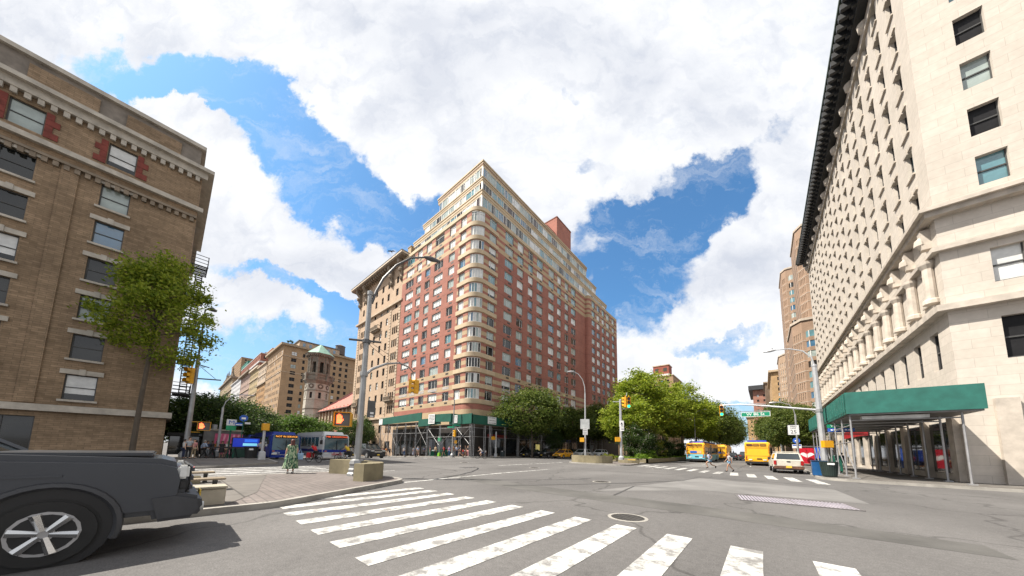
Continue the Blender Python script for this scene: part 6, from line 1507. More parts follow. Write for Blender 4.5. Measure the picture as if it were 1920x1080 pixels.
wb = bus('city_bus', 'white city bus with a blue stripe and red destination sign, beside the dark blue bus', (-40.4, 11.75, gz(-40)), R_(90), BWHITE, None, 12, 2.78, 2.5, 'M86 CROSSTOWN', LEDR, mask=BWHITE, stripe=BBLUE, group='buses on the side street')
b = MB(); b.tube([(-.5, -6.3, .62), (.5, -6.3, .62)], .03, 6); b.box((0, -6.22, .72), (1.0, .2, .05)); b.box((-.3, -6.3, .82), (.05, .05, .2)); b.box((.3, -6.3, .82), (.05, .05, .2)); b.build('bike_rack', mat('rack_red', (0.45, 0.02, 0.02), 0.5), wb)
bus('city_bus', 'blue city bus parked behind the NOT IN SERVICE bus', (-54.5, 6.5+1.3, gz(-54)), R_(90), BBLUE, None, 10, 2.85, 2.5, None, None, group='buses on the side street')
bus('city_bus', 'two-tone bus, yellow above and sky blue below, with an advert on its back', (-8.35, 63.2, 0), R_(178.6), BYEL, BCYAN, 15, 3.15, 2.55, roofm=BBLUE, rear='ad', accordion=True, group='buses up the avenue')
bus('city_bus', 'yellow bus half hidden beyond the two-tone bus', (-7.4, 84.5, 0), R_(180), BYEL, None, 12, 3.15, 2.55, roofm=BYEL, rear='ad', group='buses up the avenue')
yb = bus('city_bus', 'plain yellow bus with round tail lamps, alone in the lane beside the white pickup', (-.55, 57.2, 0), R_(178), BYEL, None, 12, 3.15, 2.6, roofm=BBLUE, rear='plain', group='buses up the avenue')
# ------------------------------------------------------------------ trees and planting
def leafmat(name, a, b, c):
    m = bpy.data.materials.new(name); m.use_nodes = True; nt = m.node_tree; bs = nt.nodes['Principled BSDF']
    ge = nt.nodes.new('ShaderNodeNewGeometry'); rp = nt.nodes.new('ShaderNodeValToRGB'); e = rp.color_ramp.elements
    e[0].color = (*a, 1); e[1].color = (*c, 1); q = e.new(.5); q.color = (*b, 1)
    nt.links.new(ge.outputs['Random Per Island'], rp.inputs[0]); nt.links.new(rp.outputs[0], bs.inputs['Base Color'])
    bs.inputs['Roughness'].default_value = .55; bs.inputs['Specular IOR Level'].default_value = .3
    tr = nt.nodes.new('ShaderNodeBsdfTranslucent'); nt.links.new(rp.outputs[0], tr.inputs[0]); mx = nt.nodes.new('ShaderNodeMixShader'); mx.inputs[0].default_value = .48
    nt.links.new(bs.outputs[0], mx.inputs[1]); nt.links.new(tr.outputs[0], mx.inputs[2]); nt.links.new(mx.outputs[0], nt.nodes['Material Output'].inputs[0]); return m
LEAF_LIME = leafmat('leaf_lime', (0.10, 0.16, 0.012), (0.22, 0.29, 0.022), (0.36, 0.40, 0.05))
LEAF_MID = leafmat('leaf_mid', (0.045, 0.080, 0.014), (0.095, 0.135, 0.024), (0.17, 0.20, 0.045))
LEAF_DARK = leafmat('leaf_dark', (0.018, 0.045, 0.011), (0.045, 0.085, 0.02), (0.09, 0.13, 0.032))
BARK = MATS['bark'] if 'bark' in MATS else mat('bark', (0.10, 0.08, 0.06), 0.9); BARKL = mat('bark_pale', (0.24, 0.20, 0.16), 0.9, var=.4, scale=3, stretch=(3, 3, .6))
def crown_mesh(seed, R, z0, z1, nclump, nleaf, leaf, m, lean=0.0, flatten=1.0, uneven=.35):
    """Leaf sprays in clumps spread through an uneven volume from z0 to z1; R = (rx, ry)."""
    r = np.random.default_rng(seed); cs = []
    lobes = [(r.normal(size=3), r.uniform(.7, 1.15)) for _ in range(7)]
    k = 0
    while len(cs) < nclump and k < 20000:
        k += 1; d = r.normal(size=3); d /= np.linalg.norm(d)
        f = 1.0+uneven*max(-.8, min(.8, sum(np.dot(d, l/np.linalg.norm(l))**3*w for l, w in lobes)*.4))
        rad = f*(r.uniform(.35, 1.0)**.5); p = d*rad
        if p[2] < -.75: continue
        zz = (p[2]+1)/2; wid = 1.0 if zz > .35 else .62+zz*1.08
        cs.append((p[0]*R[0]*wid+lean*zz, p[1]*R[1]*wid, z0+(z1-z0)*(p[2]*.5*flatten+.5), rad))
    V = []; Fs = []; n = 0
    cs_a = []
    for cx, cy, cz, rad in cs:
        rc = r.uniform(.55, 1.15)*min(R)*.28; cs_a.append((cx, cy, cz))
        P = r.normal(size=(nleaf, 3))*np.array([rc*.62, rc*.62, rc*.38])+np.array([cx, cy, cz])
        D = r.normal(size=(nleaf, 3)); D[:, 2] = D[:, 2]*.55; D /= np.linalg.norm(D, axis=1)[:, None]
        S = np.cross(D, r.normal(size=(nleaf, 3))+np.array([0, 0, .8])); S /= np.linalg.norm(S, axis=1)[:, None]
        L = leaf*r.uniform(.6, 1.35, nleaf)[:, None]; W = L*.5
        A = P-D*L*.5; B = P+S*W*.5; Cc = P+D*L*.5; E = P-S*W*.5
        V.append(np.stack([A, B, Cc, E], 1).reshape(-1, 3)); Fs += [(n+4*i, n+4*i+1, n+4*i+2, n+4*i+3) for i in range(nleaf)]; n += 4*nleaf
    me = bpy.data.meshes.new('crown'); me.from_pydata(np.concatenate(V).tolist(), [], Fs); me.materials.append(m)
    return me, cs_a
def trunk_mesh(seed, h0, r0, clumps, m, lean=0.0, nl=7):
    r = random.Random(seed); b = MB(); tw = (r.uniform(-.2, .2), r.uniform(-.2, .2))
    top = max(c[2] for c in clumps)*.8
    pts = [(0, 0, -.1), (tw[0]*.3, tw[1]*.3, h0*.5), (tw[0]+lean*.2, tw[1], h0), (tw[0]*1.5+lean*.5, tw[1]*1.5, h0+(top-h0)*.5), (tw[0]*2+lean*.8, tw[1]*2, top)]
    b.tube(pts, [r0*1.25, r0, r0*.85, r0*.5, r0*.15], 8)
    for c in r.sample(clumps, min(nl*2, len(clumps))):
        s = Vector(pts[2]).lerp(Vector(pts[3]), r.random()); e = Vector(c); mid = s.lerp(e, .5)+Vector((r.uniform(-.4, .4), r.uniform(-.4, .4), .5))
        b.tube([s, mid, e], [r0*.42, r0*.26, r0*.08], 6)
    me = b.mesh('trunk', m, smooth=True); return me
TREES = {}
def tree_kind(key, seed, R, h0, h1, ncl, nl, leaf, lm, bm=None, r0=.2, lean=0, uneven=.35):
    me, cl = crown_mesh(seed, R, h0*.75, h1, ncl, nl, leaf, lm, lean, 1.0, uneven); TREES[key] = (me, trunk_mesh(seed, h0, r0, cl, bm or BARK, lean), h1)
def tree(key, label, x, y, h, rz=0.0, wide=1.0, name='street_tree', group=None, z=None):
    me, tm, h1 = TREES[key]; t = thing(name, label, 'tree', (x, y, gz(x)+.12 if z is None else z), rz, group); s = h/h1; t.scale = (s*wide, s*wide, s)
    link('trunk', tm, t); link('crown', me, t); return t
tree_kind('lime_a', 1, (4.6, 4.6), 5.0, 17, 120, 170, .42, LEAF_LIME, BARKL, .22)
tree_kind('lime_b', 2, (5.0, 4.4), 5.5, 17, 125, 170, .42, LEAF_LIME, BARKL, .24, .8)
tree_kind('lime_c', 3, (4.2, 5.0), 4.5, 16, 115, 170, .42, LEAF_LIME, BARKL, .2, -.6)
tree_kind('mid_a', 4, (5.4, 5.4), 4.6, 13, 130, 170, .40, LEAF_MID, BARK, .17)
tree_kind('mid_b', 5, (5.0, 5.6), 4.4, 12, 120, 170, .40, LEAF_MID, BARK, .16, .5)
tree_kind('dark_a', 6, (4.2, 4.2), 2.6, 9.5, 85, 115, .34, LEAF_DARK, BARK, .15)
tree_kind('dark_b', 7, (4.4, 4.0), 2.6, 9.5, 80, 115, .34, LEAF_DARK, BARK, .15, .4)
tree_kind('near', 8, (4.4, 4.2), 9.0, 19, 62, 240, .32, LEAF_LIME, BARK, .2, 0, .8)
tree_kind('far_a', 9, (4.2, 4.2), 3.2, 9.5, 80, 100, .40, leafmat('leaf_far', (0.035, 0.08, 0.012), (0.075, 0.14, 0.022), (0.13, 0.20, 0.04)), BARK, .15)
GM = 'trees on the planted mall'
for k, x, y, h, rz, w, lab in (
    ('lime_a', -17.0, 56, 16.6, 20, 1.08, 'tall lime green tree rising highest over the mall, right behind the signal pole'),
    ('lime_b', -15.6, 67, 15.4, 130, 1.1, 'broad lime green tree of the mall between the tallest one and the two-tone bus'),
    ('lime_c', -16.8, 47.0, 10.4, 240, 1.2, 'shorter lime green tree at the near end of the mall beside the signal pole'),
    ('lime_b', -15.2, 81, 17.0, 300, 1.15, 'lime green mall tree standing just behind the two-tone bus roof'),
    ('lime_a', -13.8, 94, 16.4, 80, 1.2, 'darker-leaved mall tree above the hidden yellow bus'),
    ('mid_a', -13.4, 112, 17.2, 200, .95, 'green mall tree beyond the buses, its crown hanging over the lane'),
    ('mid_b', -12.8, 134, 17.0, 10, .95, 'deep green mall tree second from the sky gap over the avenue'),
    ('mid_a', -12.0, 165, 17.5, 100, .9, 'farthest mall tree, at the edge of the sky gap over the avenue'),
    ('mid_b', -15.5, 205, 17.5, 100, .9, 'distant mall tree peeping out at the end of the avenue')):
    tree(k, lab, x, y, h, R_(rz), w, 'mall_tree', GM)
GS = 'street trees in front of the corner block'
tree('mid_a', 'broad green street tree in front of the shed, its crown over the black cars', -31.6, 42.6, 12.3, R_(40), 1.08, group=GS)
tree('mid_b', 'green street tree behind the mall lamp post, second from the shed corner', -32.6, 58.5, 11.4, R_(10), 1.05, group=GS)
tree('mid_a', 'green street tree third from the shed corner, above the white crossover car', -32.6, 72.5, 13.2, R_(170), .85, group=GS)
tree('mid_b', 'green street tree fourth from the shed corner, mostly behind the mall trees', -32.8, 88, 13, R_(260), .9, group=GS)
tree('dark_a', 'small young tree under the bigger crowns just left of the mall lamp post', -33.0, 52.5, 5.4, R_(100), .75, group=GS)
def tree_at(k, lab, px, X, ytop, w=1.0, group=None, name='street_tree', rz=0):
    Y = float(on_x(px, 835, X)[1]); g0 = gz(X); h = hgt(X, Y, ytop)-g0; return tree(k, lab, X, Y, h, R_(rz), w, name, group)
GL = 'trees on the far side of the bus stop'
tree_at('dark_a', 'dark leafy tree behind the bus shelter, nearest the leaning lamp post', 352, -50, 738, 1.1, GL, rz=0)
tree_at('dark_b', 'dark leafy tree behind the slim curved lamp post', 392, -53, 738, 1.05, GL, rz=90)
tree_at('dark_a', 'dark leafy tree above the subway sign', 425, -60, 742, 1.05, GL, rz=200)
tree_at('dark_b', 'leafy tree just left of the blue bus, above the blue screen', 458, -68, 752, 1.0, GL, rz=300)
tree_at('dark_b', 'dark leafy tree low behind the bus shelter roof', 372, -64, 750, 1.3, GL, rz=45)
tree_at('far_a', 'small leafy tree far down the side street left of the blue bus', 482, -88, 790, 1.0, GL, rz=45)
GC = 'trees along the side street by the church'
tree_at('far_a', 'green tree over the roof of the dark blue bus', 528, -92, 776, 1.1, GC, rz=10)
tree_at('far_a', 'bright green tree between the two buses at the church tower foot', 566, -88, 776, 1.2, GC, rz=110)
tree_at('far_a', 'green tree over the white bus in front of the church nave', 606, -84, 788, 1.0, GC, rz=210)
tree_at('dark_a', 'dark green tree beside the tall lamp post and the limestone house', 662, -76, 784, 1.0, GC, rz=300)
tree_at('dark_b', 'dark green tree over the red pedestrian hand, by the limestone portico', 686, -80, 778, .7, GC, rz=30)
GR = 'street trees along the palazzo side'
tree('mid_b', 'street tree over the slim lamp post and the speed limit sign', 3.6, 58, 8.6, R_(120), .8, group=GR)
tree('mid_a', 'large street tree in front of the brown bay-windowed block', 3.8, 76, 11.2, R_(60), .95, group=GR)
tree('mid_b', 'street tree behind the mast arm, third along the palazzo side', 3.6, 96, 12.6, R_(220), .9, group=GR)
tree('mid_a', 'street tree above the plain yellow bus, fourth along the palazzo side', 3.4, 122, 13, R_(300), .85, group=GR)
tree('mid_b', 'farthest street tree on the palazzo side, by the sky gap', 3.0, 165, 14, R_(0), .85, group=GR)
tree('near', 'bright green tree in front of the brown corner building and its fire escape', -38.8, float(on_x(287, 600, -38.8)[1]), 19.8, R_(15), .72, z=.12)
me, cl = crown_mesh(40, (1.6, 1.4), 2.0, 5.0, 16, 60, .35, LEAF_DARK); link('crown', me, RGT)
# shrubs of the mall bed
def shrub(label, x, y, R, h, m, seed, ncl=34, nl=110, leaf=.2, flowers=None, group='shrubs in the mall bed', name='shrub'):
    t = thing(name, label, 'shrub', (x, y, .2), 0, group); me, cl = crown_mesh(seed, (R, R), .05, h, ncl, nl, leaf, m, uneven=.45); link('crown', me, t)
    b = MB()
    for c in cl[:7]: b.tube([(random.uniform(-.2, .2), random.uniform(-.2, .2), -.1), (c[0]*.5, c[1]*.5, c[2]*.6), c], [.05, .035, .015], 5)
    b.build('stem', BARK, t)
    if flowers:
        me, _ = crown_mesh(seed, (R*1.03, R*1.03), .3, h*1.02, ncl, 7, .16, flowers, uneven=.45); me.name = 'blossom'; link('blossom', me, t)
    return t
FLW = leafmat('blossom_white', (0.55, 0.50, 0.48), (0.62, 0.58, 0.55), (0.6, 0.48, 0.45)); LEAF_FRESH = leafmat('leaf_fresh', (0.08, 0.16, 0.01), (0.15, 0.26, 0.02), (0.24, 0.34, 0.05)); LEAF_YEL = leafmat('leaf_yellowish', (0.10, 0.14, 0.015), (0.20, 0.23, 0.03), (0.30, 0.30, 0.06))
shrub('big dark shrub with small white flowers right of the signal pole', -13.9, 43.6, 2.0, 5.2, LEAF_DARK, 51, 60, 130, .2, FLW)
shrub('big dark shrub with white flowers behind the first flowering one', -14.2, 48.2, 2.2, 5.4, LEAF_DARK, 52, 60, 130, .2, FLW)
shrub('yellowish feathery shrub among the dark mall shrubs', -12.9, 51.0, 1.3, 5.8, LEAF_YEL, 53, 26, 70, .24)
shrub('fresh green low clump at the foot of the flowering shrubs', -12.6, 45.0, 1.1, 1.3, LEAF_FRESH, 54, 24, 100, .2)
shrub('fresh green low clump left of the flowering shrubs, on the bed edge', -12.9, 42.2, .9, 1.0, LEAF_FRESH, 55, 20, 90, .2)
shrub('dark rounded shrub beside the two-tone bus', -13.6, 57, 2.0, 3.4, LEAF_DARK, 56, 50, 120, .22)
shrub('dark rounded shrub deeper in the mall bed behind the feathery one', -15.6, 53, 2.4, 4.6, LEAF_DARK, 57, 50, 120, .22)
shrub('low yellow green clump behind the bench on the mall tip', -15.9, 38.8, .9, .9, LEAF_YEL, 58, 16, 80, .18)
shrub('dark shrub filling the mall bed beyond the two-tone bus', -14.5, 72, 2.2, 3.6, LEAF_DARK, 59, 50, 120, .24)
r = np.random.default_rng(5); V, Fs = [], []
for i in range(5200):
    y = 40.6+r.random()**1.5*60; x = -11.7-.03*(y-40)-r.random()*5.5*(1 if y > 43 else .6); a = r.random()*6.28; l = r.uniform(.12, .32); z0 = .5
    d = np.array([math.cos(a), math.sin(a), r.uniform(.5, 2)]); d = d/np.linalg.norm(d)*l; w = np.array([-math.sin(a), math.cos(a), 0])*l*.28; p = np.array([x, y, z0+r.random()*.2]); n = len(V)
    V += [tuple(p-w), tuple(p+w), tuple(p+d)]; Fs.append((n, n+1, n+2))
me = bpy.data.meshes.new('ground_cover'); me.from_pydata(V, [], Fs); me.materials.append(LEAF_FRESH); tag(link('ground_cover', me), kind='stuff')
# ------------------------------------------------------------------ planters, benches, bins
CONC = mat('planter_concrete', (0.215, 0.185, 0.115), 0.9, var=.25, scale=1.6, bump=.3); CONCP = mat('pale_concrete', (0.40, 0.36, 0.29), 0.9, var=.22, scale=1.5, bump=.3)
SOIL = mat('bed_soil', (0.05, 0.038, 0.028), 1.0, var=.4); WOOD = mat('bench_wood', (0.27, 0.215, 0.15), 0.75, var=.35, scale=1.2, stretch=(6, .5, 6)); IRON = mat('bench_iron', (0.03, 0.03, 0.03), 0.6)
t = thing('mall_bed', 'long stone-edged planting bed of the mall running back from the signal pole', 'planter', (-11.6, 40.2, .14))
b = MB(); b.add([(-11.5, 40.2, .14), (-12.7, 40.2, .14), (-12.7, 40.2, .58), (-11.5, 40.2, .58)], [(0, 1, 2, 3)])
b = MB(tuple(t.location)); b.prism([(-11.35, 40.2), (-11.65, 40.2), (-12.95, 300), (-12.65, 300)], .1, .62); b.prism([(-11.35, 40.2), (-18.0, 40.2), (-18.0, 40.5), (-11.36, 40.5)], .1, .62); b.prism([(-18.0, 40.5), (-17.7, 40.5), (-17.7, 300), (-18.0, 300)], .1, .62); b.build('kerb_wall', CONC, t)
b = MB(tuple(t.location)); b.prism([(-11.6, 40.4), (-17.8, 40.4), (-17.8, 300), (-12.8, 300)], .1, .5); b.build('soil', SOIL, t)
def arc_wall(name, label, inner, th, h, loc, m=CONC):
    t = thing(name, label, 'planter', loc); P = [Vector(p) for p in inner]
    sm = []
    for i in range(len(P)-1):
        for k in range(4):
            p0, p1, p2, p3 = P[max(i-1, 0)], P[i], P[i+1], P[min(i+2, len(P)-1)]; u = k/4
            sm.append(.5*((2*p1)+(p2-p0)*u+(2*p0-5*p1+4*p2-p3)*u*u+(3*p1-p0-3*p2+p3)*u**3))
    sm.append(P[-1]); out = []
    for i, p in enumerate(sm):
        d = (sm[min(i+1, len(sm)-1)]-sm[max(i-1, 0)]).normalized(); out.append(p+Vector((-d.y, d.x))*th)
    b = MB(loc); b.prism([tuple(p) for p in sm]+[tuple(p) for p in reversed(out)], .1, .14+h); b.build('wall', m, t, bevel=.015)
    b = MB(loc); c = sum(sm, Vector((0, 0)))/len(sm)
    for q in (len(sm)//3, 2*len(sm)//3): p, o = sm[q], out[q]; b.box(((p.x+o.x)/2, (p.y+o.y)/2, .14+h+.002), (.03, th, .006), math.atan2(o.y-p.y, o.x-p.x)+math.pi/2)
    b.build('joint_trim', SOIL, t); return t
arc_wall('concrete_planter', 'low olive concrete planter wall curving round the brick mall tip behind the tall lamp post', [(-16.75, 5.45), (-15.7, 5.98), (-14.3, 6.15), (-13.2, 5.9), (-12.75, 5.05)], .55, .70, (-14.6, 6.2, .1))
arc_wall('concrete_planter', 'curved olive concrete planter wall at the head of the tree-filled mall', [(-17.6, 32.6), (-16.6, 32.0), (-15.2, 32.0), (-14.2, 32.3), (-13.5, 33.2)][::-1], .5, .82, (-15.6, 32.0, .1))
arc_wall('concrete_planter', 'olive concrete end block of the mall bed beside the signal pole', [(-13.6, 36.9), (-12.6, 36.6), (-11.7, 37.2)][::-1], .5, .34, (-12.6, 36.8, .1))
t = thing('kerb_block', 'small yellow painted kerb block at the signal pole foot', 'kerb block', (-12.6, 37.9, .14)); b = MB(); b.box((0, 0, .2), (.95, .5, .4)); b.build('block', mat('yellow_block', (0.50, 0.34, 0.05), 0.7), t, bevel=.03)
def bench(label, x, y0, y1, z=.46, conc=True, group='benches on the mall'):
    t = thing('park_bench', label, 'bench', (x, (y0+y1)/2, .14), 0, group); L = y1-y0
    for k in range(3): b = MB(); b.box((-.17+k*.17, 0, z), (.15, L, .05)); b.build('seat_plank', WOOD, t, bevel=.008)
    for s in (-1, 1):
        b = MB(); b.box((0, s*(L/2-.22), z-.06), (.5, .08, .07)); b.box((0, s*(L/2-.22), z/2-.03), (.12, .10, z-.06)); b.box((0, s*(L/2-.22), .02), (.42, .12, .04)); b.build('leg', IRON, t)
    return t
bench('long wooden bench on black iron legs, the nearer of the two beside the dark pickup', -12.8, -2.6, 1.3, .34)
bench('wooden bench on a concrete base behind the nearer bench', -15.3, -2.4, 1.25, .36)
t = thing('concrete_plinth', 'pale concrete plinth running under the rear bench', 'plinth', (-15.0, -.7, .14)); b = MB(); b.box((0, 0, .13), (.3, 3.2, .26)); b.build('block', CONC, t, bevel=.02)
t = thing('planter_box', 'pale concrete block wall in front of the benches beside the dark pickup', 'planter', (-9.75, -2.05, .14))
for k in range(3): b = MB(); b.box((-.2, 2.15-k*1.9, .19), (.5, 1.86, .38)); b.build('block', CONCP, t, bevel=.02)
b = MB(); b.box((-.2, .25, .405), (.56, 5.7, .05)); b.build('coping', mat('coping_concrete', (0.33, 0.30, 0.24), 0.9), t, bevel=.01)
t = thing('litter_bin', 'dark green ribbed litter bin at the palazzo corner kerb', 'litter bin', (3.3, 29.56, .14))
b = MB(); b.lathe((0, 0, 0), [(.34, .03), (.36, .1), (.44, .95), (.46, .98), (.46, 1.03), (.40, 1.03), (.38, .6)], 20); b.build('drum', mat('bin_green', (0.018, 0.032, 0.028), 0.55), t)
b = MB()
for k in range(26): a = 2*math.pi*k/26; b.tube([(.36*math.cos(a), .36*math.sin(a), .08), (.455*math.cos(a), .455*math.sin(a), .95)], .014, 4)
b.build('slat', mat('bin_slat', (0.028, 0.045, 0.04), 0.5), t)
b = MB(); b.box((.05, -.452, .88), (.34, .03, .12)); b.build('label_panel', WHITES, t)
t = thing('recycling_bin', 'bright blue recycling bin tucked behind the dark green litter bin', 'recycling bin', (2.93, 30.6, .14)); b = MB(); b.box((0, 0, .5), (.72, .6, 1.0), 0, 0, 0, 1.08); b.build('body', mat('bin_blue', (0.01, 0.09, 0.26), 0.4), t, bevel=.03)
b = MB(); b.box((0, 0, 1.03), (.82, .7, .08)); b.build('lid', mat('bin_blue_dark', (0.008, 0.04, 0.11), 0.4), t, bevel=.02)
my = float(on_x(1566, 870, 5.4)[1])
t = thing('mailbox', 'green round-topped relay mailbox beside the big lamp post', 'mailbox', (4.7, 38.0, .14)); GM_ = mat('mailbox_green', (0.008, 0.10, 0.065), 0.45)
b = MB(); prof = [(-.33, .12), (.33, .12), (.33, 1.15)]+[(.33*math.cos(math.pi*k/10), 1.15+.33*math.sin(math.pi*k/10)) for k in range(1, 10)]+[(-.33, 1.15)]; b.xprism(prof, -.32, .32); b.build('body', GM_, t, bevel=.02)
for i in (-1, 1):
    for j in (-1, 1): b = MB(); b.box((i*.27, j*.25, .06), (.06, .06, .14)); b.build('leg', GM_, t)
b = MB(); b.box((0, -.335, .42), (.3, .02, .26)); b.build('sticker', WHITES, t)
# bus shelter with a red advert, blue kiosk, stop sign on the palazzo side
sy = float(on_x(1511, 860, 4.2)[1])
t = thing('bus_shelter', 'glass bus shelter with a red advert showing a pale angular shape in two halves', 'bus shelter', (4.3, sy, .14)); 
b = MB(); b.box((0, 2.0, 2.55), (1.6, 5.4, .14)); b.build('roof', STEELD, t, bevel=.02)
for x, y in ((-.7, -.5), (.7, -.5), (-.7, 4.4), (.7, 4.4)): b = MB(); b.box((x, y, 1.25), (.08, .08, 2.5)); b.build('post', STEELD, t)
b = MB(); b.box((0, -.55, 1.35), (1.45, .12, 2.1)); b.build('advert_panel', mat('advert_red', (0.50, 0.012, 0.03), 0.35), t)
b = MB()
for sd in (-1, 1): b.add([(sd*x*1.15, -.62, 1.42+z) for x, z in ((.03, -.34), (.30, -.14), (.60, .10), (.42, .30), (.24, .32), (.03, .14))], [tuple(range(6))])
b.build('white_symbol', WHITES, t)
b = MB(); b.box((.72, 2.0, 1.4), (.02, 4.6, 1.8)); b.build('glass_pane', CGLASS, t)
t = thing('info_kiosk', 'tall slim blue information kiosk beside the red shelter advert', 'kiosk', (5.6, float(on_x(1532, 855, 5.6)[1]), .14)); b = MB(); b.box((0, 0, 1.4), (.75, .28, 2.8)); b.build('body', SBLU, t, bevel=.03); b = MB(); b.box((0, -.15, 1.75), (.62, .02, 1.5)); b.build('screen', mat('kiosk_screen', (0.03, 0.12, 0.6), 0.3, emit=.5), t)
bx_, by_ = 3.3, float(on_x(1496, 860, 3.3)[1])
t = thing('bus_stop_sign', 'blue round bus stop sign on a thin post above the white pickup', 'bus stop sign', (bx_, by_, .14)); b = MB(); b.tube([(0, 0, 0), (0, 0, 3.4)], .045, 8); b.build('post', STEELP, t)
b = MB(); b.tube([(0, -.02, 3.3), (0, .02, 3.3)], .36, 20); b.build('disc', SBLU, t); b = MB(); b.box((0, -.035, 3.28), (.3, .02, .14)); b.build('bus_symbol', SWH, t)
b = MB(); b.box((0, 0, 2.55), (.9, .04, .5)); b.build('route_panel', WHITES, t); b = MB(); b.box((0, -.03, 2.68), (.8, .01, .14)); b.build('route_strip', SBLU, t)
# left corner clutter
def at(px, X, dz=.14): y = float(on_x(px, 850, X)[1]); return (X, y, gz(X)+dz)
t = thing('bus_shelter', 'dark-roofed bus shelter behind the people at the left pavement', 'bus shelter', at(372, -46.5), R_(90)); b = MB(); b.box((0, 0, 2.45), (4.8, 1.6, .35)); b.build('roof', BLK, t, bevel=.03)
for x in (-2.2, 0, 2.2): b = MB(); b.box((x, .65, 1.2), (.09, .09, 2.4)); b.build('post', STEELD, t)
b = MB(); b.box((0, .68, 1.3), (4.4, .02, 1.9)); b.build('glass_pane', CGLASS, t); b = MB(); b.box((.6, -.82, 2.42), (1.6, .02, .16)); b.build('route_strip', mat('strip_grey', (0.2, 0.22, 0.25), 0.5), t)
t = thing('news_kiosk', 'pale newsstand kiosk with bold pink and red advert panel', 'kiosk', at(412, -45.0), R_(90)); b = MB(); b.box((0, 0, 1.45), (2.9, 1.5, 2.9)); b.build('body', STEELD, t, bevel=.03)
b = MB(); b.box((0, 0, 2.98), (3.2, 1.7, .16)); b.build('roof', CONCP, t)
b = MB(); b.box((.5, -.77, 1.5), (2.2, .04, 2.2)); b.build('advert_panel', mat('advert_pink', (0.62, 0.10, 0.22), 0.45), t)
b = MB()
for i in range(6): b.add([(-.55+i*.36, -.8, .45), (-.40+i*.36, -.8, .45), (-.1+i*.36 if i < 5 else 1.55, -.8, 2.55), (-.25+i*.36, -.8, 2.55)], [(0, 1, 2, 3)])
b.build('advert_stripe', mat('advert_rose', (0.80, 0.35, 0.45), 0.45), t)
b = MB()
for x in (-1.35, -.7): b.tube([(x, -.5, 3.06), (x, -.5, 3.55)], .22, 12)
b.build('roof_vent', STEELP, t)
t = thing('subway_sign', 'green and white subway entrance sign with a blue M on a green post', 'subway sign', at(427, -41.5), R_(90)); b = MB(); b.tube([(0, 0, 0), (0, 0, 2.9)], .07, 8); b.build('post', mat('subway_green', (0.005, 0.10, 0.06), 0.5), t)
b = MB(); b.box((0, 0, 3.05), (.75, .14, .5)); b.build('green_panel', mat('sign_leaf_green', (0.01, 0.30, 0.12), 0.5), t); b = MB(); b.box((0, 0, 3.62), (.75, .14, .62)); b.build('white_panel', WHITES, t); lettering('M', .55, SBLU, t, (0, -.075, 3.62), 0, 1.15)
t = thing('bus_stop_sign', 'round blue bus stop sign with two small plates on a thin green post', 'bus stop sign', at(449, -41.0), R_(90)); b = MB(); b.tube([(0, 0, 0), (0, 0, 4.0)], .045, 8); b.build('post', MATS['subway_green'], t)
b = MB(); b.tube([(0, -.02, 4.1), (0, .02, 4.1)], .34, 20); b.build('disc', SBLU, t); b = MB(); b.box((0, -.04, 4.08), (.34, .02, .2)); b.build('bus_symbol', SWH, t); b = MB(); b.box((-.3, 0, 3.45), (.6, .03, .3)); b.build('route_panel', SBLU, t); b = MB(); b.box((.35, 0, 3.6), (.45, .03, .2)); b.build('route_plate', WHITES, t); b = MB(); b.box((-.3, -.02, 3.4), (.5, .01, .08)); b.build('route_strip', SWH, t)
t = thing('digital_billboard', 'bright blue digital screen in a black frame on green legs beside the blue bus', 'screen', at(459, -40.0), R_(90)); b = MB(); b.box((0, 0, 1.55), (2.15, .3, 1.0)); b.build('frame', BLK, t, bevel=.03)
b = MB(); b.box((0, -.155, 1.55), (2.0, .02, .86)); b.build('screen', mat('screen_blue', (0.008, 0.03, 0.42), 0.3, emit=.25), t); b = MB(); b.box((.3, -.17, 1.36), (1.1, .01, .26)); b.build('screen_strip', mat('screen_cyan', (0.22, 0.62, 0.8), 0.3, emit=.35), t); b = MB(); b.box((.35, -.17, 1.75), (1.0, .01, .3)); b.build('screen_block', mat('screen_mid', (0.02, 0.14, 0.75), 0.3, emit=.35), t)
for s in (-.9, .9): b = MB(); b.box((s, 0, .53), (.14, .2, 1.06)); b.build('leg', MATS['subway_green'], t)
b = MB(); b.box((0, .1, .52), (1.8, .1, .9)); b.build('green_panel', mat('stall_green', (0.01, 0.05, 0.035), 0.5), t)
for k, (px, X, lab) in enumerate(((418, -37.4, 'black folding trestle barricade nearest the pink kiosk'), (450, -36.6, 'black folding trestle barricade in front of the blue screen'))):
    t = thing('trestle_barricade', lab, 'barricade', at(px, X), R_(90), 'trestles on the left pavement')
    for s in (-.75, .75):
        for d in (-.32, .32): b = MB(); b.tube([(s+d*.9, d, 0), (s, 0, .98)], .035, 6); b.build('leg', BLK, t)
    b = MB(); b.box((0, 0, 1.0), (2.3, .09, .12)); b.build('bar', BLK, t)
t = thing('litter_bin', 'black litter bin between the trestle barricade and the pale post', 'litter bin', at(471, -36.6), 0); b = MB(); b.lathe((0, 0, 0), [(.42, 0), (.5, 1.0), (.55, 1.02), (.55, 1.1)], 16); b.build('drum', BLK, t); b = MB(); b.box((.45, -.1, .85), (.1, .3, .15)); b.build('label_panel', WHITES, t)
t = thing('litter_bin', 'dark litter bin by the shed post near the trees', 'litter bin', (-34.2, 37.6, .14)); b = MB(); b.lathe((0, 0, 0), [(.36, 0), (.44, .95), (.47, 1.0)], 16); b.build('drum', mat('bin_slate', (0.03, 0.045, 0.05), 0.5), t); b = MB(); b.box((.25, -.35, .9), (.2, .1, .12), R_(45)); b.build('label_panel', WHITES, t)
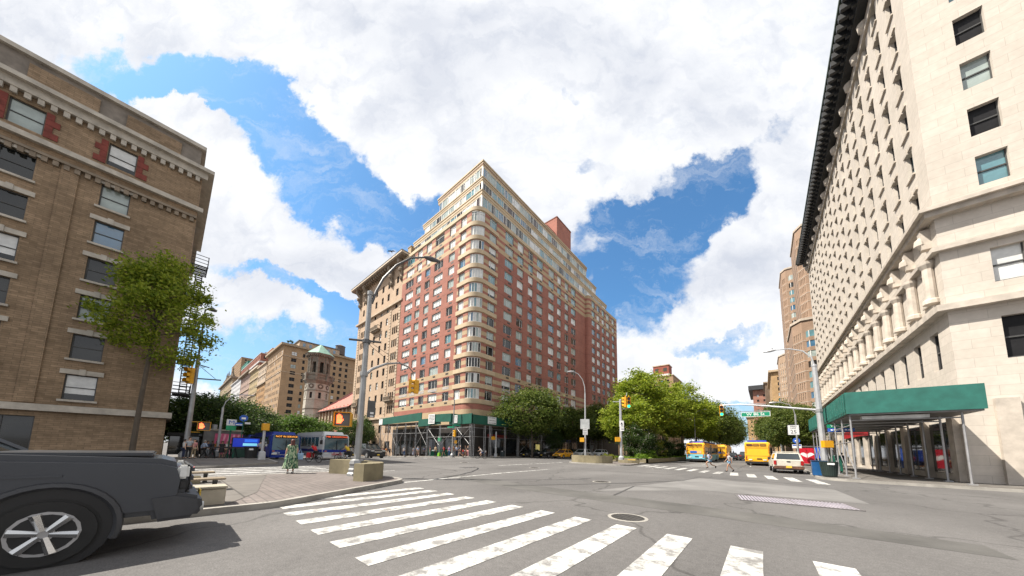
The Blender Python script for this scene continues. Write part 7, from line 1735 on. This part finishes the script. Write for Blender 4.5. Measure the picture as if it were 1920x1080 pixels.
# subway entrance railing under the shed
t = thing('subway_entrance', 'green subway stair railing under the shed with a green globe sign', 'railing', (-47.2, 31.6, gz(-47)+.14)); SG = MATS['subway_green']
for x0, x1, y in ((0, 6.2, 0), (0, 6.2, 1.8)):
    b = MB(); b.box((3.1, y, 1.1), (6.2, .06, .08)); b.box((3.1, y, .15), (6.2, .06, .08))
    for i in range(32): b.box((.1+i*.195, y, .62), (.03, .03, .9))
    b.build('railing', SG, t)
b = MB(); b.box((0, .9, .7), (.06, 1.8, 1.2)); b.build('end_panel', SG, t)
b = MB(); b.tube([(3.4, -.1, 0), (3.4, -.1, 3.1)], .06, 8); b.build('post', SG, t); b = MB(); b.box((3.4, -.1, 3.2), (.75, .2, .95)); b.build('sign_panel', mat('sign_leaf_green', (0, 0, 0)), t); b = MB(); b.box((3.4, -.21, 3.5), (.7, .01, .18)); b.build('sign_strip', SWH, t)
t = thing('phone_kiosk', 'slim kiosk with a lit yellow map panel under the shed trees', 'kiosk', (-35.5, 49.5, .14), R_(90)); b = MB(); b.box((0, 0, 1.3), (1.8, .35, 2.6)); b.build('body', BLK, t); b = MB(); b.box((.0, -.18, 1.6), (1.4, .02, 1.5)); b.build('map_panel', mat('map_yellow', (0.55, 0.46, 0.16), 0.5, emit=.3), t)
t = thing('parking_meter', 'pale muni meter sign at the kerb beyond the white crossover', 'sign', (-33.2, 70.0, .14)); b = MB(); b.box((0, 0, .9), (.4, .3, 1.8)); b.box((0, 0, 2.2), (.9, .1, .8)); b.build('body', STEELP, t)
# ------------------------------------------------------------------ people and bicycles
def skin_mesh(name, verts, edges, radii, m, sub=1):
    me = bpy.data.meshes.new(name); me.from_pydata(verts, edges, []); o = bpy.data.objects.new(name, me); COL.objects.link(o)
    md = o.modifiers.new('skin', 'SKIN'); md.use_smooth_shade = True
    for i, r in enumerate(radii):
        sv = me.skin_vertices[0].data[i]; sv.radius = (r, r) if not isinstance(r, tuple) else r; sv.use_root = (i == 0)
    if sub: s = o.modifiers.new('sub', 'SUBSURF'); s.levels = sub; s.render_levels = sub
    bpy.context.view_layer.update()
    out = bpy.data.meshes.new_from_object(o.evaluated_get(bpy.context.evaluated_depsgraph_get())); out.name = name
    bpy.data.objects.remove(o); bpy.data.meshes.remove(me)
    out.materials.clear(); out.materials.append(m); return out
SKINS = [mat('skin_light', (0.52, 0.32, 0.23), 0.55, var=.08), mat('skin_tan', (0.36, 0.20, 0.13), 0.55, var=.08), mat('skin_brown', (0.14, 0.07, 0.045), 0.55, var=.08)]
HAIRS = [mat('hair_dark', (0.02, 0.014, 0.012), 0.6), mat('hair_brown', (0.075, 0.035, 0.02), 0.6), mat('hair_auburn', (0.085, 0.022, 0.018), 0.55), mat('hair_grey', (0.25, 0.24, 0.23), 0.7), mat('hair_fair', (0.30, 0.19, 0.09), 0.6)]
EYEM = mat('eye_dark', (0.02, 0.015, 0.012), 0.3); LIPM = mat('lip', (0.30, 0.10, 0.08), 0.5)
def cloth(name, col): return mat('cloth_'+name, col, 0.85, var=.18, scale=4)
STAND = dict(hips=.95, lean=0, la=((.0, -.02), (.0, .0)), ra=((.0, -.02), (.0, .0)), ll=((0, 0), (0, 0)), rl=((0, 0), (0, 0)))
def P_(v, k=1.0): return tuple(c*k for c in v)
def person(label, loc, rz, h=1.72, skin=0, hair=0, top=None, legs=None, shoes=None, pose='stand', group='people on the pavements', long_hair=False, shorts=False, short_sleeve=True, dress=None, name='person', phase=0.0, bare_mid=False, skirt=None):
    """Front faces -y. Joint positions for a 1.72 m figure, scaled to h."""
    k = h/1.72; t = thing(name, label, 'person', loc, rz, group)
    if pose == 'stand': A = [(-.02, -.03, 0), (.0, -.12, 0), (0, 0, 0), (0, 0, 0)]; lean = 0; drop = 0
    J = {}
    J['pel'] = (0, 0, .95); J['wai'] = (0, .0, 1.10); J['che'] = (0, .0, 1.32); J['nek'] = (0, .0, 1.47); J['jaw'] = (0, -.02, 1.545); J['hed'] = (0, -.008, 1.625); J['top'] = (0, .0, 1.69)
    legl = {'stand': ((.10, -.01, .50), (.105, .0, .09)), 'walk': ((.095, -.20, .53), (.10, -.26, .10)), 'run': ((.09, -.34, .66), (.09, -.22, .28)), 'ride': ((.10, -.36, .74), (.10, -.20, .36))}[pose]
    legr = {'stand': ((-.10, .0, .50), (-.11, .02, .09)), 'walk': ((-.095, .02, .50), (-.10, .30, .17)), 'run': ((-.09, .10, .50), (-.09, .46, .36)), 'ride': ((-.10, -.34, .92), (-.10, -.10, .55))}[pose]
    armL = {'stand': ((.235, .01, 1.14), (.24, -.08, .90)), 'walk': ((.235, .12, 1.16), (.22, .10, .93)), 'run': ((.235, .22, 1.22), (.2, .08, 1.06)), 'ride': ((.24, -.28, 1.22), (.24, -.52, 1.12)), }[pose]
    armR = {'stand': ((-.235, .01, 1.14), (-.24, -.06, .90)), 'walk': ((-.235, -.10, 1.16), (-.22, -.24, .99)), 'run': ((-.235, -.10, 1.20), (-.16, -.28, 1.22)), 'ride': ((-.24, -.28, 1.22), (-.24, -.52, 1.12))}[pose]
    lean = {'stand': 0, 'walk': .03, 'run': .12, 'ride': .34}[pose]
    def sh(p, f): return (p[0], p[1]-lean*f, p[2]-(lean**2*.35*f))
    for q, f in (('wai', .35), ('che', .8), ('nek', 1.05), ('jaw', 1.2), ('hed', 1.3), ('top', 1.35)): J[q] = sh(J[q], f)
    if pose == 'ride': J['hed'] = (0, J['hed'][1]-.03, J['hed'][2]+.0)
    J['shL'], J['shR'] = sh((.17, 0, 1.40), .95), sh((-.17, 0, 1.40), .95)
    off = lean*.55 if pose != 'ride' else 0
    J['elL'], J['wrL'] = (armL[0][0], armL[0][1]-off, armL[0][2]), (armL[1][0], armL[1][1]-off, armL[1][2]); J['elR'], J['wrR'] = (armR[0][0], armR[0][1]-off, armR[0][2]), (armR[1][0], armR[1][1]-off, armR[1][2])
    J['hiL'], J['hiR'] = (.09, 0, .90), (-.09, 0, .90); J['knL'], J['anL'] = legl; J['knR'], J['anR'] = legr
    V, E, Rr = [], [], []; ix = {}
    def add(n, p, r, par=None):
        ix[n] = len(V); V.append(P_(p, k)); Rr.append(r*k if not isinstance(r, tuple) else (r[0]*k, r[1]*k))
        if par: E.append((ix[par], ix[n]))
    add('pel', J['pel'], (.135, .105)); add('wai', J['wai'], (.125, .095), 'pel'); add('che', J['che'], (.15, .11), 'wai'); add('nek', J['nek'], .058, 'che'); add('jaw', J['jaw'], (.062, .075), 'nek'); add('hed', J['hed'], (.078, .095), 'jaw'); add('top', J['top'], (.055, .07), 'hed')
    add('nose', (0, J['hed'][1]-.108, J['hed'][2]-.025), .013, 'hed')
    for s, q in (('L', 1), ('R', -1)):
        add('sh'+s, J['sh'+s], .062, 'che'); add('el'+s, J['el'+s], .042, 'sh'+s); add('wr'+s, J['wr'+s], .028, 'el'+s)
        w, e = Vector(J['wr'+s]), Vector(J['el'+s]); d = (w-e).normalized(); side = Vector((0, 1, 0)) if abs(d.y) < .8 else Vector((1, 0, 0)); side = (side-d*side.dot(d)).normalized(); pl = w+d*.075
        add('pa'+s, pl, (.034, .02), 'wr'+s)
        cur = Vector((-q, 0, 0)) if abs(d.x) < .7 else Vector((0, -1, 0))
        for i, L in enumerate((.062, .075, .07, .052)):
            b0 = pl+side*(.027-.018*i)+d*.025; add(f'f{s}{i}', b0+d*L*.5+cur*.012, .0095, 'pa'+s); add(f'g{s}{i}', b0+d*L+cur*.034, .008, f'f{s}{i}')
        add(f'th{s}', w+d*.035+side*.042, .011, 'wr'+s); add(f'ti{s}', w+d*.08+side*.055+cur*.015, .009, f'th{s}')
        add('hi'+s, J['hi'+s], .088, 'pel'); add('kn'+s, J['kn'+s], .056, 'hi'+s); add('an'+s, J['an'+s], .036, 'kn'+s)
        a, kn = Vector(J['an'+s]), Vector(J['kn'+s]); sh_ = (a-kn).normalized(); fwd = Vector((0, -1, 0)); fwd = (fwd-sh_*fwd.dot(sh_)).normalized()
        add('to'+s, a+fwd*.15+sh_*.05, (.042, .026), 'an'+s); J['to'+s] = tuple(a+fwd*.15+sh_*.05)
    link('body', skin_mesh('body', V, E, Rr, SKINS[skin]), t)
    # face
    hx, hy, hz = P_(J['hed'], k); b = MB()
    for s in (-1, 1): b.tube([(s*.031*k, hy-.083*k, hz+.0), (s*.031*k, hy-.092*k, hz)], .011*k, 8)
    b.build('eye', EYEM, t); b = MB(); b.box((0, hy-.083*k, hz-.062*k), (.042*k, .02*k, .011*k)); b.build('mouth', LIPM, t)
    b = MB(); 
    for s in (-1, 1): b.box((s*.082*k, hy+.008, hz-.01*k), (.016*k, .035*k, .055*k))
    b.build('ear', SKINS[skin], t)
    # hair
    b = MB(); n = 14; V2 = []
    prof = [(0.0, .122), (.045, .115), (.082, .085), (.096, .04), (.094, -.01), (.088, -.05)] + ([(.09, -.12), (.095, -.2), (.08, -.28)] if long_hair else [])
    for r0, z in prof:
        for i in range(n):
            a = 2*math.pi*i/n; fr = max(0, -math.sin(a)); rr = r0*(1-.0*fr); y = rr*1.12*math.sin(a)
            if z < .045 and y < -.03*(1 if long_hair else .2): y = -.03 if long_hair else -.01
            V2.append((hx+rr*math.cos(a)*k, hy+.012*k+y*k, hz+(z+.0)*k))
    Fs = []
    for j in range(len(prof)-1):
        for i in range(n): a_ = j*n+i; b_ = j*n+(i+1) % n; Fs.append((a_, b_, b_+n, a_+n))
    b.add(V2, Fs); b.build('hair', HAIRS[hair], t, smooth=True)
    def garment(nm, chain, m):
        Vg, Eg, Rg = [], [], []; ig = {}
        for q, par, r in chain:
            ig[q] = len(Vg); p = J[q] if not isinstance(q, tuple) else None; Vg.append(P_(p, k)); Rg.append(r*k if not isinstance(r, tuple) else (r[0]*k, r[1]*k))
            if par: Eg.append((ig[par], ig[q]))
        link(nm, skin_mesh(nm, Vg, Eg, Rg, m), t)
    def mid(a, b, f): return tuple(Vector(J[a]).lerp(Vector(J[b]), f))
    for s in 'LR':
        J['mk'+s] = mid('hi'+s, 'kn'+s, .55); J['me'+s] = mid('sh'+s, 'el'+s, .62); J['c'+s] = mid('kn'+s, 'an'+s, .93); J['w'+s] = mid('el'+s, 'wr'+s, .9)
    if top:
        ch = [('pel' if not bare_mid else 'wai', None, (.15, .12)), ('che', 'pel' if not bare_mid else 'wai', (.165, .125))]
        J['col'] = mid('che', 'nek', .72); ch += [('col', 'che', .075)]
        for s in 'LR':
            ch += [('sh'+s, 'che', .073), ('me'+s, 'sh'+s, .062)] if short_sleeve else [('sh'+s, 'che', .073), ('el'+s, 'sh'+s, .055), ('w'+s, 'el'+s, .042)]
        garment('shirt', ch, top)
    if legs:
        ch = [('pel', None, (.148, .118))]
        for s in 'LR': ch += [('hi'+s, 'pel', .102), ('mk'+s, 'hi'+s, .088)] if shorts else [('hi'+s, 'pel', .100), ('kn'+s, 'hi'+s, .070), ('c'+s, 'kn'+s, .052)]
        garment('shorts' if shorts else 'trousers', ch, legs)
    if shoes is not None:
        for s in 'LR':
            a, to = Vector(J['an'+s])*k, Vector(J['to'+s])*k; d = (to-a).normalized(); b = MB(); dn = Vector((0, 0, -1)); 
            b.tube([a-d*.05*k+dn*.03*k, a+d*.05*k+dn*.035*k, to-d*.03*k+dn*.01*k, to+d*.04*k], [.048*k, .055*k, .05*k, .025*k], 10); b.build('shoe', shoes, t, smooth=True)
    return t, J, k
WHITEC = cloth('white', (0.62, 0.62, 0.62)); BLACKC = cloth('black', (0.015, 0.015, 0.017)); NAVY = cloth('navy', (0.02, 0.03, 0.07)); LBLUE = cloth('pale_blue', (0.36, 0.43, 0.58)); REDC = cloth('red', (0.50, 0.012, 0.02)); JEAN = cloth('denim', (0.05, 0.10, 0.22)); GREYC = cloth('grey', (0.33, 0.35, 0.38)); KHAKI = cloth('khaki', (0.32, 0.25, 0.16)); PINKC = cloth('pink', (0.50, 0.22, 0.22)); PURP = cloth('violet', (0.28, 0.20, 0.36)); SHOEB = mat('shoe_black', (0.02, 0.02, 0.02), 0.6); SHOEW = mat('shoe_white', (0.6, 0.58, 0.55), 0.6); LJEAN = cloth('light_denim', (0.16, 0.28, 0.40)); ORNG = cloth('rust', (0.42, 0.16, 0.04))
def dress(t, m, k, prof, lean=(0, 0), folds=9, amp=.05, name='dress'):
    b = MB(); n = 48; V, Fs = [], []
    for j, (z, rx, ry, f) in enumerate(prof):
        for i in range(n):
            a = 2*math.pi*i/n; w = 1+amp*f*math.sin(a*folds+j*.4)
            V.append((rx*w*math.cos(a)*k+lean[0]*f, ry*w*math.sin(a)*k+lean[1]*f, z*k))
    for j in range(len(prof)-1):
        for i in range(n): a_ = j*n+i; b_ = j*n+(i+1) % n; Fs.append((a_, b_, b_+n, a_+n))
    b.add(V, Fs); return b.build(name, m, t, smooth=True)
def leafprint():
    m = bpy.data.materials.new('leaf_print_cloth'); m.use_nodes = True; nt = m.node_tree; bs = nt.nodes['Principled BSDF']; bs.inputs['Roughness'].default_value = .8
    tc = nt.nodes.new('ShaderNodeTexCoord'); mp = nt.nodes.new('ShaderNodeMapping'); mp.inputs['Scale'].default_value = (26, 26, 11); mp.inputs['Rotation'].default_value = (.5, .6, .3); nt.links.new(tc.outputs['Object'], mp.inputs[0])
    vo = nt.nodes.new('ShaderNodeTexVoronoi'); vo.inputs['Scale'].default_value = 1.0; nt.links.new(mp.outputs[0], vo.inputs['Vector'])
    r = nt.nodes.new('ShaderNodeValToRGB'); r.color_ramp.interpolation = 'CONSTANT'; e = r.color_ramp.elements; e[0].color = (.03, .10, .055, 1); e[1].color = (.24, .32, .20, 1); e[1].position = .45; q = e.new(.62); q.color = (.10, .20, .10, 1); q = e.new(.82); q.color = (.34, .40, .27, 1); q = e.new(.2); q.color = (.012, .04, .028, 1)
    sp = nt.nodes.new('ShaderNodeSeparateColor'); nt.links.new(vo.outputs['Color'], sp.inputs[0]); nt.links.new(sp.outputs[0], r.inputs[0]); nt.links.new(r.outputs[0], bs.inputs['Base Color']); return m
LEAFP = leafprint()
# woman in a leaf-print dress
wx, wy = gp(543, 893)[:2]; heading = math.atan2(-(0.0-wx), (0.0-wy))+math.pi
t, J, k = person('woman in a long green leaf-print dress standing at the mall edge with a blue bag', (float(wx), float(wy), .14), face_cam(float(wx), float(wy))+math.pi+R_(12), 1.64, 0, 2, LEAFP, None, SHOEW, 'stand', None, True)
dress(t, LEAFP, k, [(1.42, .17, .12, 0), (1.25, .20, .15, .1), (1.05, .215, .17, .2), (.9, .25, .21, .4), (.7, .27, .24, .6), (.5, .29, .26, .9), (.36, .31, .28, 1.1), (.30, .325, .29, 1.2), (.25, .32, .285, 1.2)], amp=.07)
b = MB(); b.box((-.36*k, -.06, .82), (.26, .12, .3), taper=1.15); b.tube([(-.45*k, -.06, .97), (-.38*k, -.06, 1.2), (-.28*k, -.06, .97)], .012, 5); b.build('shoulder_bag', cloth('bag_blue', (0.24, 0.38, 0.55)), t)
# two runners on the far crossing
for px, py, lab, hair, top, sh_, h in ((1332, 881, 'runner in a white cropped top and denim shorts, left of the pair on the crossing', 0, LBLUE, LJEAN, 1.70), (1369, 884.5, 'runner carrying a white bag in denim shorts, right of the pair on the crossing', 4, GREYC, LJEAN, 1.62)):
    x, y = gp(px, py)[:2]
    t, J, k = person(lab, (float(x), float(y), 0.0), R_(-70), h, 1, hair, top, sh_, SHOEB, 'run' if px < 1350 else 'walk', 'runners on the crossing', px < 1350, True)
    if px > 1350: b = MB(); b.box((-.3, .15, 1.05), (.14, .3, .34)); b.tube([(-.3, .1, 1.2), (-.1, .0, 1.42)], .012, 5); b.build('shoulder_bag', WHITEC, t, bevel=.03)
    else:
        b = MB(); b.tube([(0, .0, 1.66), (0, -.02, 1.73)], [.1, .06], 10); b.box((0, -.24, 1.66), (.13, .12, .015)); b.build('cap', BLACKC, t)
# people at the left pavement
def at_px(px, X): y = float(on_x(px, 850, X)[1]); return (X, y, gz(X)+.14)
GLP = 'people by the bus shelter'
t, J, k = person('man in a pale grey T-shirt and black trousers with a backpack by the leaning post', at_px(353, -37.2), R_(90+20), 1.80, 0, 1, GREYC, BLACKC, SHOEB, 'stand', GLP)
b = MB(); b.box((0, .2, 1.28), (.32, .2, .46)); b.box((.12, .02, 1.32), (.06, .3, .04)); b.build('backpack', NAVY, t, bevel=.05)
person('man in a pale blue shirt bending over a black cart near the shelter', at_px(381, -41.0), R_(200), 1.72, 1, 3, LBLUE, BLACKC, SHOEB, 'walk', GLP, short_sleeve=False)
person('person in black clothes walking with a white bag beside the pink advert', at_px(396, -41.4), R_(150), 1.70, 2, 0, BLACKC, BLACKC, SHOEB, 'walk', GLP, short_sleeve=False)
t, J, k = person('woman in a short black dress standing before the pink advert', at_px(415, -40.6), R_(90), 1.68, 1, 0, BLACKC, None, SHOEB, 'stand', GLP, True)
dress(t, BLACKC, k, [(1.3, .16, .12, 0), (1.05, .16, .13, .1), (.9, .19, .16, .3), (.7, .22, .19, .6), (.55, .24, .2, 1)], amp=.04)
person('woman in a light top and khaki trousers behind the trestle barricade', at_px(424, -41.6), R_(60), 1.66, 0, 4, WHITEC, KHAKI, SHOEB, 'stand', GLP)
person('person in a pink shirt half hidden beside the leaning post', at_px(362, -38.8), R_(120), 1.7, 0, 1, PINKC, KHAKI, SHOEB, 'stand', GLP)
# people under the shed
GSP = 'people by the sidewalk shed'
def on_s(px, Y=29.9): x = float(on_y(px, 855, Y)[0]); return (x, Y, gz(x)+.14)
person('woman in a pink patterned dress at the shed end near the black sport utility car', on_s(717, 29.3), R_(60), 1.66, 0, 1, PINKC, PINKC, SHOEB, 'walk', GSP, True, True)
person('man in a rust shirt and shorts beside the woman at the shed end', on_s(724, 29.4), R_(30), 1.76, 1, 0, ORNG, KHAKI, SHOEB, 'walk', GSP, False, True)
person('person in navy at the shed end pulling a dark bag', on_s(730, 29.9), R_(80), 1.7, 2, 0, NAVY, NAVY, SHOEB, 'stand', GSP)
t, J, k = person('woman in a long grey patterned dress walking past the subway railing', on_s(775.5, 29.5), R_(75), 1.66, 1, 1, GREYC, None, SHOEB, 'walk', GSP, True)
dress(t, cloth('grey_print', (0.17, 0.18, 0.23)), k, [(1.3, .16, .12, 0), (1.05, .17, .14, .1), (.9, .2, .17, .3), (.6, .24, .22, .6), (.3, .3, .28, 1)], amp=.06)
person('man in a pale blue shirt and shorts beside the woman in the long dress', on_s(783, 29.8), R_(70), 1.78, 0, 3, LBLUE, KHAKI, SHOEW, 'walk', GSP, False, True)
t, J, k = person('man in a tan shirt and black trousers holding a newspaper by the subway railing', on_s(816, 29.6), R_(15), 1.8, 1, 0, KHAKI, BLACKC, SHOEB, 'stand', GSP)
b = MB(); b.box((-.25, -.16, 1.0), (.62, .04, .16), R_(20)); b.build('newspaper', WHITES, t)
t = thing('street_bag', 'bright lime green bag standing on the pavement beside the man with the newspaper', 'bag', on_s(823, 29.4)); b = MB(); b.box((0, 0, .3), (.55, .4, .6), taper=.8); b.build('bag_body', mat('bag_lime', (0.18, 0.42, 0.02), 0.6), t, bevel=.06); b = MB(); b.tube([(-.12, 0, .58), (0, 0, .75), (.12, 0, .58)], .02, 5); b.build('handle', MATS['bag_lime'], t)
person('person in a violet top by the corner lamp post', on_s(842, 29.6), R_(40), 1.66, 0, 1, PURP, JEAN, SHOEW, 'stand', GSP, True)
person('person in a rust top with a parcel just right of the corner lamp post', on_s(850, 29.9), R_(-30), 1.7, 1, 0, ORNG, GREYC, SHOEW, 'stand', GSP)
person('person in black shorts walking between the shed posts', on_s(863, 29.5), R_(-60), 1.74, 0, 3, NAVY, BLACKC, SHOEB, 'walk', GSP, False, True)
person('person in a black shirt and pale shorts under the shed corner', on_s(872, 31.6), R_(-20), 1.76, 1, 1, BLACKC, GREYC, SHOEW, 'stand', GSP, False, True)
person('woman in a black top and pink trousers under the shed corner', on_s(877, 30.9), R_(20), 1.68, 0, 4, BLACKC, PINKC, SHOEW, 'stand', GSP, True)
person('child in a white shirt standing under the shed left of the short pale post', (-34.6, 33.9, .14), R_(60), 1.15, 1, 0, WHITEC, NAVY, SHOEW, 'stand', GSP, False, True)
for px, Y, rz, lab, top, lg, sk, hr, po, lh, so_ in (
    (757, 29.6, 70, 'person in a white shirt walking left of the woman in the long grey dress', WHITEC, JEAN, 1, 0, 'walk', False, False),
    (795, 31.0, 20, 'person in navy standing behind the green subway railing', NAVY, BLACKC, 2, 0, 'stand', False, False),
    (806, 30.9, -40, 'woman in a pink shirt behind the green subway railing', PINKC, GREYC, 0, 1, 'stand', True, False),
    (832, 29.7, -80, 'person in a red top walking away from the lime bag', REDC, BLACKC, 1, 0, 'walk', False, True),
    (856, 30.4, 60, 'person in a pale blue top under the shed just left of the black shorts walker', LBLUE, NAVY, 0, 4, 'stand', True, False),
    (868, 29.4, 75, 'child in a red shirt beside the walker in black shorts', REDC, JEAN, 1, 0, 'stand', False, True)):
    person(lab, on_s(px, Y), R_(rz), 1.2 if lab.startswith('child') else 1.7, sk, hr, top, lg, SHOEB, po, GSP, lh, so_)
for px, X, rz, lab, top, lg, sk, po in ((344, -39.5, 200, 'person in a white shirt at the very edge beside the leaning post', WHITEC, NAVY, 0, 'stand'), (388, -43.2, 120, 'person in navy waiting under the dark bus shelter roof', NAVY, GREYC, 1, 'stand'),
    (404, -43.0, 60, 'person in a rust shirt between the shelter and the pink advert', ORNG, JEAN, 2, 'stand'), (435, -41.0, 90, 'person in dark clothes behind the bar of the trestle barricade', BLACKC, BLACKC, 1, 'walk'), (487, -38.2, 250, 'person in a pale shirt reaching out beside the pale post and black bin', GREYC, BLACKC, 0, 'walk')):
    person(lab, at_px(px, X), R_(rz), 1.72, sk, 0, top, lg, SHOEB, po, GLP)
for x, y, rz, lab, top, lg, po in ((6.6, 66, 10, 'person in a red shirt walking on the palazzo pavement past the shelter', REDC, JEAN, 'walk'), (6.0, 45, 190, 'person in dark clothes under the palazzo shed', NAVY, BLACKC, 'walk'), (-35.4, 56, 0, 'person in a white shirt under the shed behind the taxi', WHITEC, JEAN, 'walk')):
    person(lab, (x, y, .14), R_(rz), 1.74, 1, 0, top, lg, SHOEB, po, 'people further off')
# bicycles and riders
def bicycle(label, loc, rz, fm, bags=None, group='bicycles', name='bicycle', battery=True):
    t = thing(name, label, 'bicycle', loc, rz, group)
    for y, nm in ((-.53, 'front'), (.53, 'rear')):
        b = MB(); n = 28
        pts = [(0, y+.33*math.cos(2*math.pi*i/n), .35+.33*math.sin(2*math.pi*i/n)) for i in range(n+1)]; b.tube(pts, .024, 6, caps=False); wo = b.build('wheel', TYRE, t)
        b = MB()
        for i in range(10): a = 2*math.pi*i/10; b.tube([(0, y, .35), (0, y+.32*math.cos(a), .35+.32*math.sin(a))], .004, 3)
        b.tube([(-.05, y, .35), (.05, y, .35)], .03, 8); b.build('spoke', STEELP, wo)
    b = MB(); S, B_, Hd, Rw, Fw_ = (0, .18, .80), (0, .05, .32), (0, -.38, .82), (0, .53, .35), (0, -.53, .35)
    for p, q in ((S, B_), (B_, Hd), (S, Hd), (S, Rw), (B_, Rw), (Hd, Fw_), (Hd, (0, -.34, .98)), (S, (0, .21, .92))): b.tube([p, q], .02, 6)
    b.build('frame', fm, t); b = MB(); b.tube([(-.28, -.26, 1.0), (-.12, -.36, 1.0), (.12, -.36, 1.0), (.28, -.26, 1.0)], .015, 6); b.build('handlebar', BLK, t)
    b = MB(); b.box((0, .22, .95), (.16, .28, .06)); b.build('saddle', BLK, t, bevel=.02)
    b = MB(); b.tube([(0, .05, .32), (.09, .05, .32), (.09, -.07, .2), (.15, -.07, .2)], .012, 5); b.tube([(0, .05, .32), (-.09, .05, .32), (-.09, .17, .44), (-.15, .17, .44)], .012, 5); b.build('crank', STEELP, t)
    if battery: b = MB(); b.box((0, .5, .78), (.22, .5, .22)); b.build('rear_box', BLK, t, bevel=.03)
    if bags:
        for s in (-1, 1): b = MB(); b.box((s*.17, -.42, .62), (.14, .46, .46), taper=.9); b.build('pannier', bags, t, bevel=.04)
    return t
FB_ = mat('bike_frame_dark', (0.03, 0.03, 0.035), 0.4)
def rider(label, loc, rz, top, legs, skin=1, hair=0, dz=.02):
    x, y, z = loc; M = Matrix.Rotation(rz, 3, 'Z'); o = M @ Vector((0, .17, 0)); return person(label, (x+o.x, y+o.y, z+dz), rz, 1.72, skin, hair, top, legs, SHOEB, 'ride', 'cyclists', False, True)
cx, cy = [float(v) for v in gp(588, 867)[:2]]
bicycle('delivery bicycle hung with red bags, ridden past the buses', (cx, cy, 0), R_(90+180+28), FB_, mat('pannier_red', (0.5, 0.012, 0.02), 0.6)); 
rider('cyclist in a bright red T-shirt bent over the handlebars before the white bus', (cx, cy, 0), R_(90+180+28), REDC, BLACKC, 2)
cx, cy = [float(v) for v in gp(641, 866)[:2]]
bicycle('bicycle half hidden behind the tall lamp post', (cx, cy, 0), R_(90+180+28), FB_)
rider('cyclist in a yellow vest hidden behind the tall lamp post', (cx+.35, cy+.3, 0), R_(90+180+28), cloth('vest_yellow', (0.6, 0.42, 0.03)), BLACKC, 1)
cx, cy = [float(v) for v in gp(902, 860.5)[:2]]
bicycle('bicycle at the kerb by the shed corner ridden by a person in blue', (cx, cy, 0), R_(90+180+40), FB_, battery=False)
rider('cyclist in a white shirt and blue jeans in front of the shed corner', (cx, cy, 0), R_(90+180+40), WHITEC, JEAN, 0, 1)
# a bird, far up against the sky
t = thing('bird', 'tiny dark bird gliding against the blue sky beside the big cloud', 'bird', (-45.0, 21.0, 33.4), R_(40)); b = MB()
b.tube([(0, -.30, 0), (0, -.1, .01), (0, .15, 0), (0, .42, .0)], [.02, .07, .06, .03], 8); b.add([(0, -.1, .02), (.35, -.12, .10), (.72, .1, .06), (.3, .12, .05), (0, .12, .02)], [(0, 1, 2, 3, 4)]); b.add([(0, -.1, .02), (-.35, -.12, .10), (-.72, .1, .06), (-.3, .12, .05), (0, .12, .02)], [(0, 1, 2, 3, 4)]); b.build('body', BLK, t)
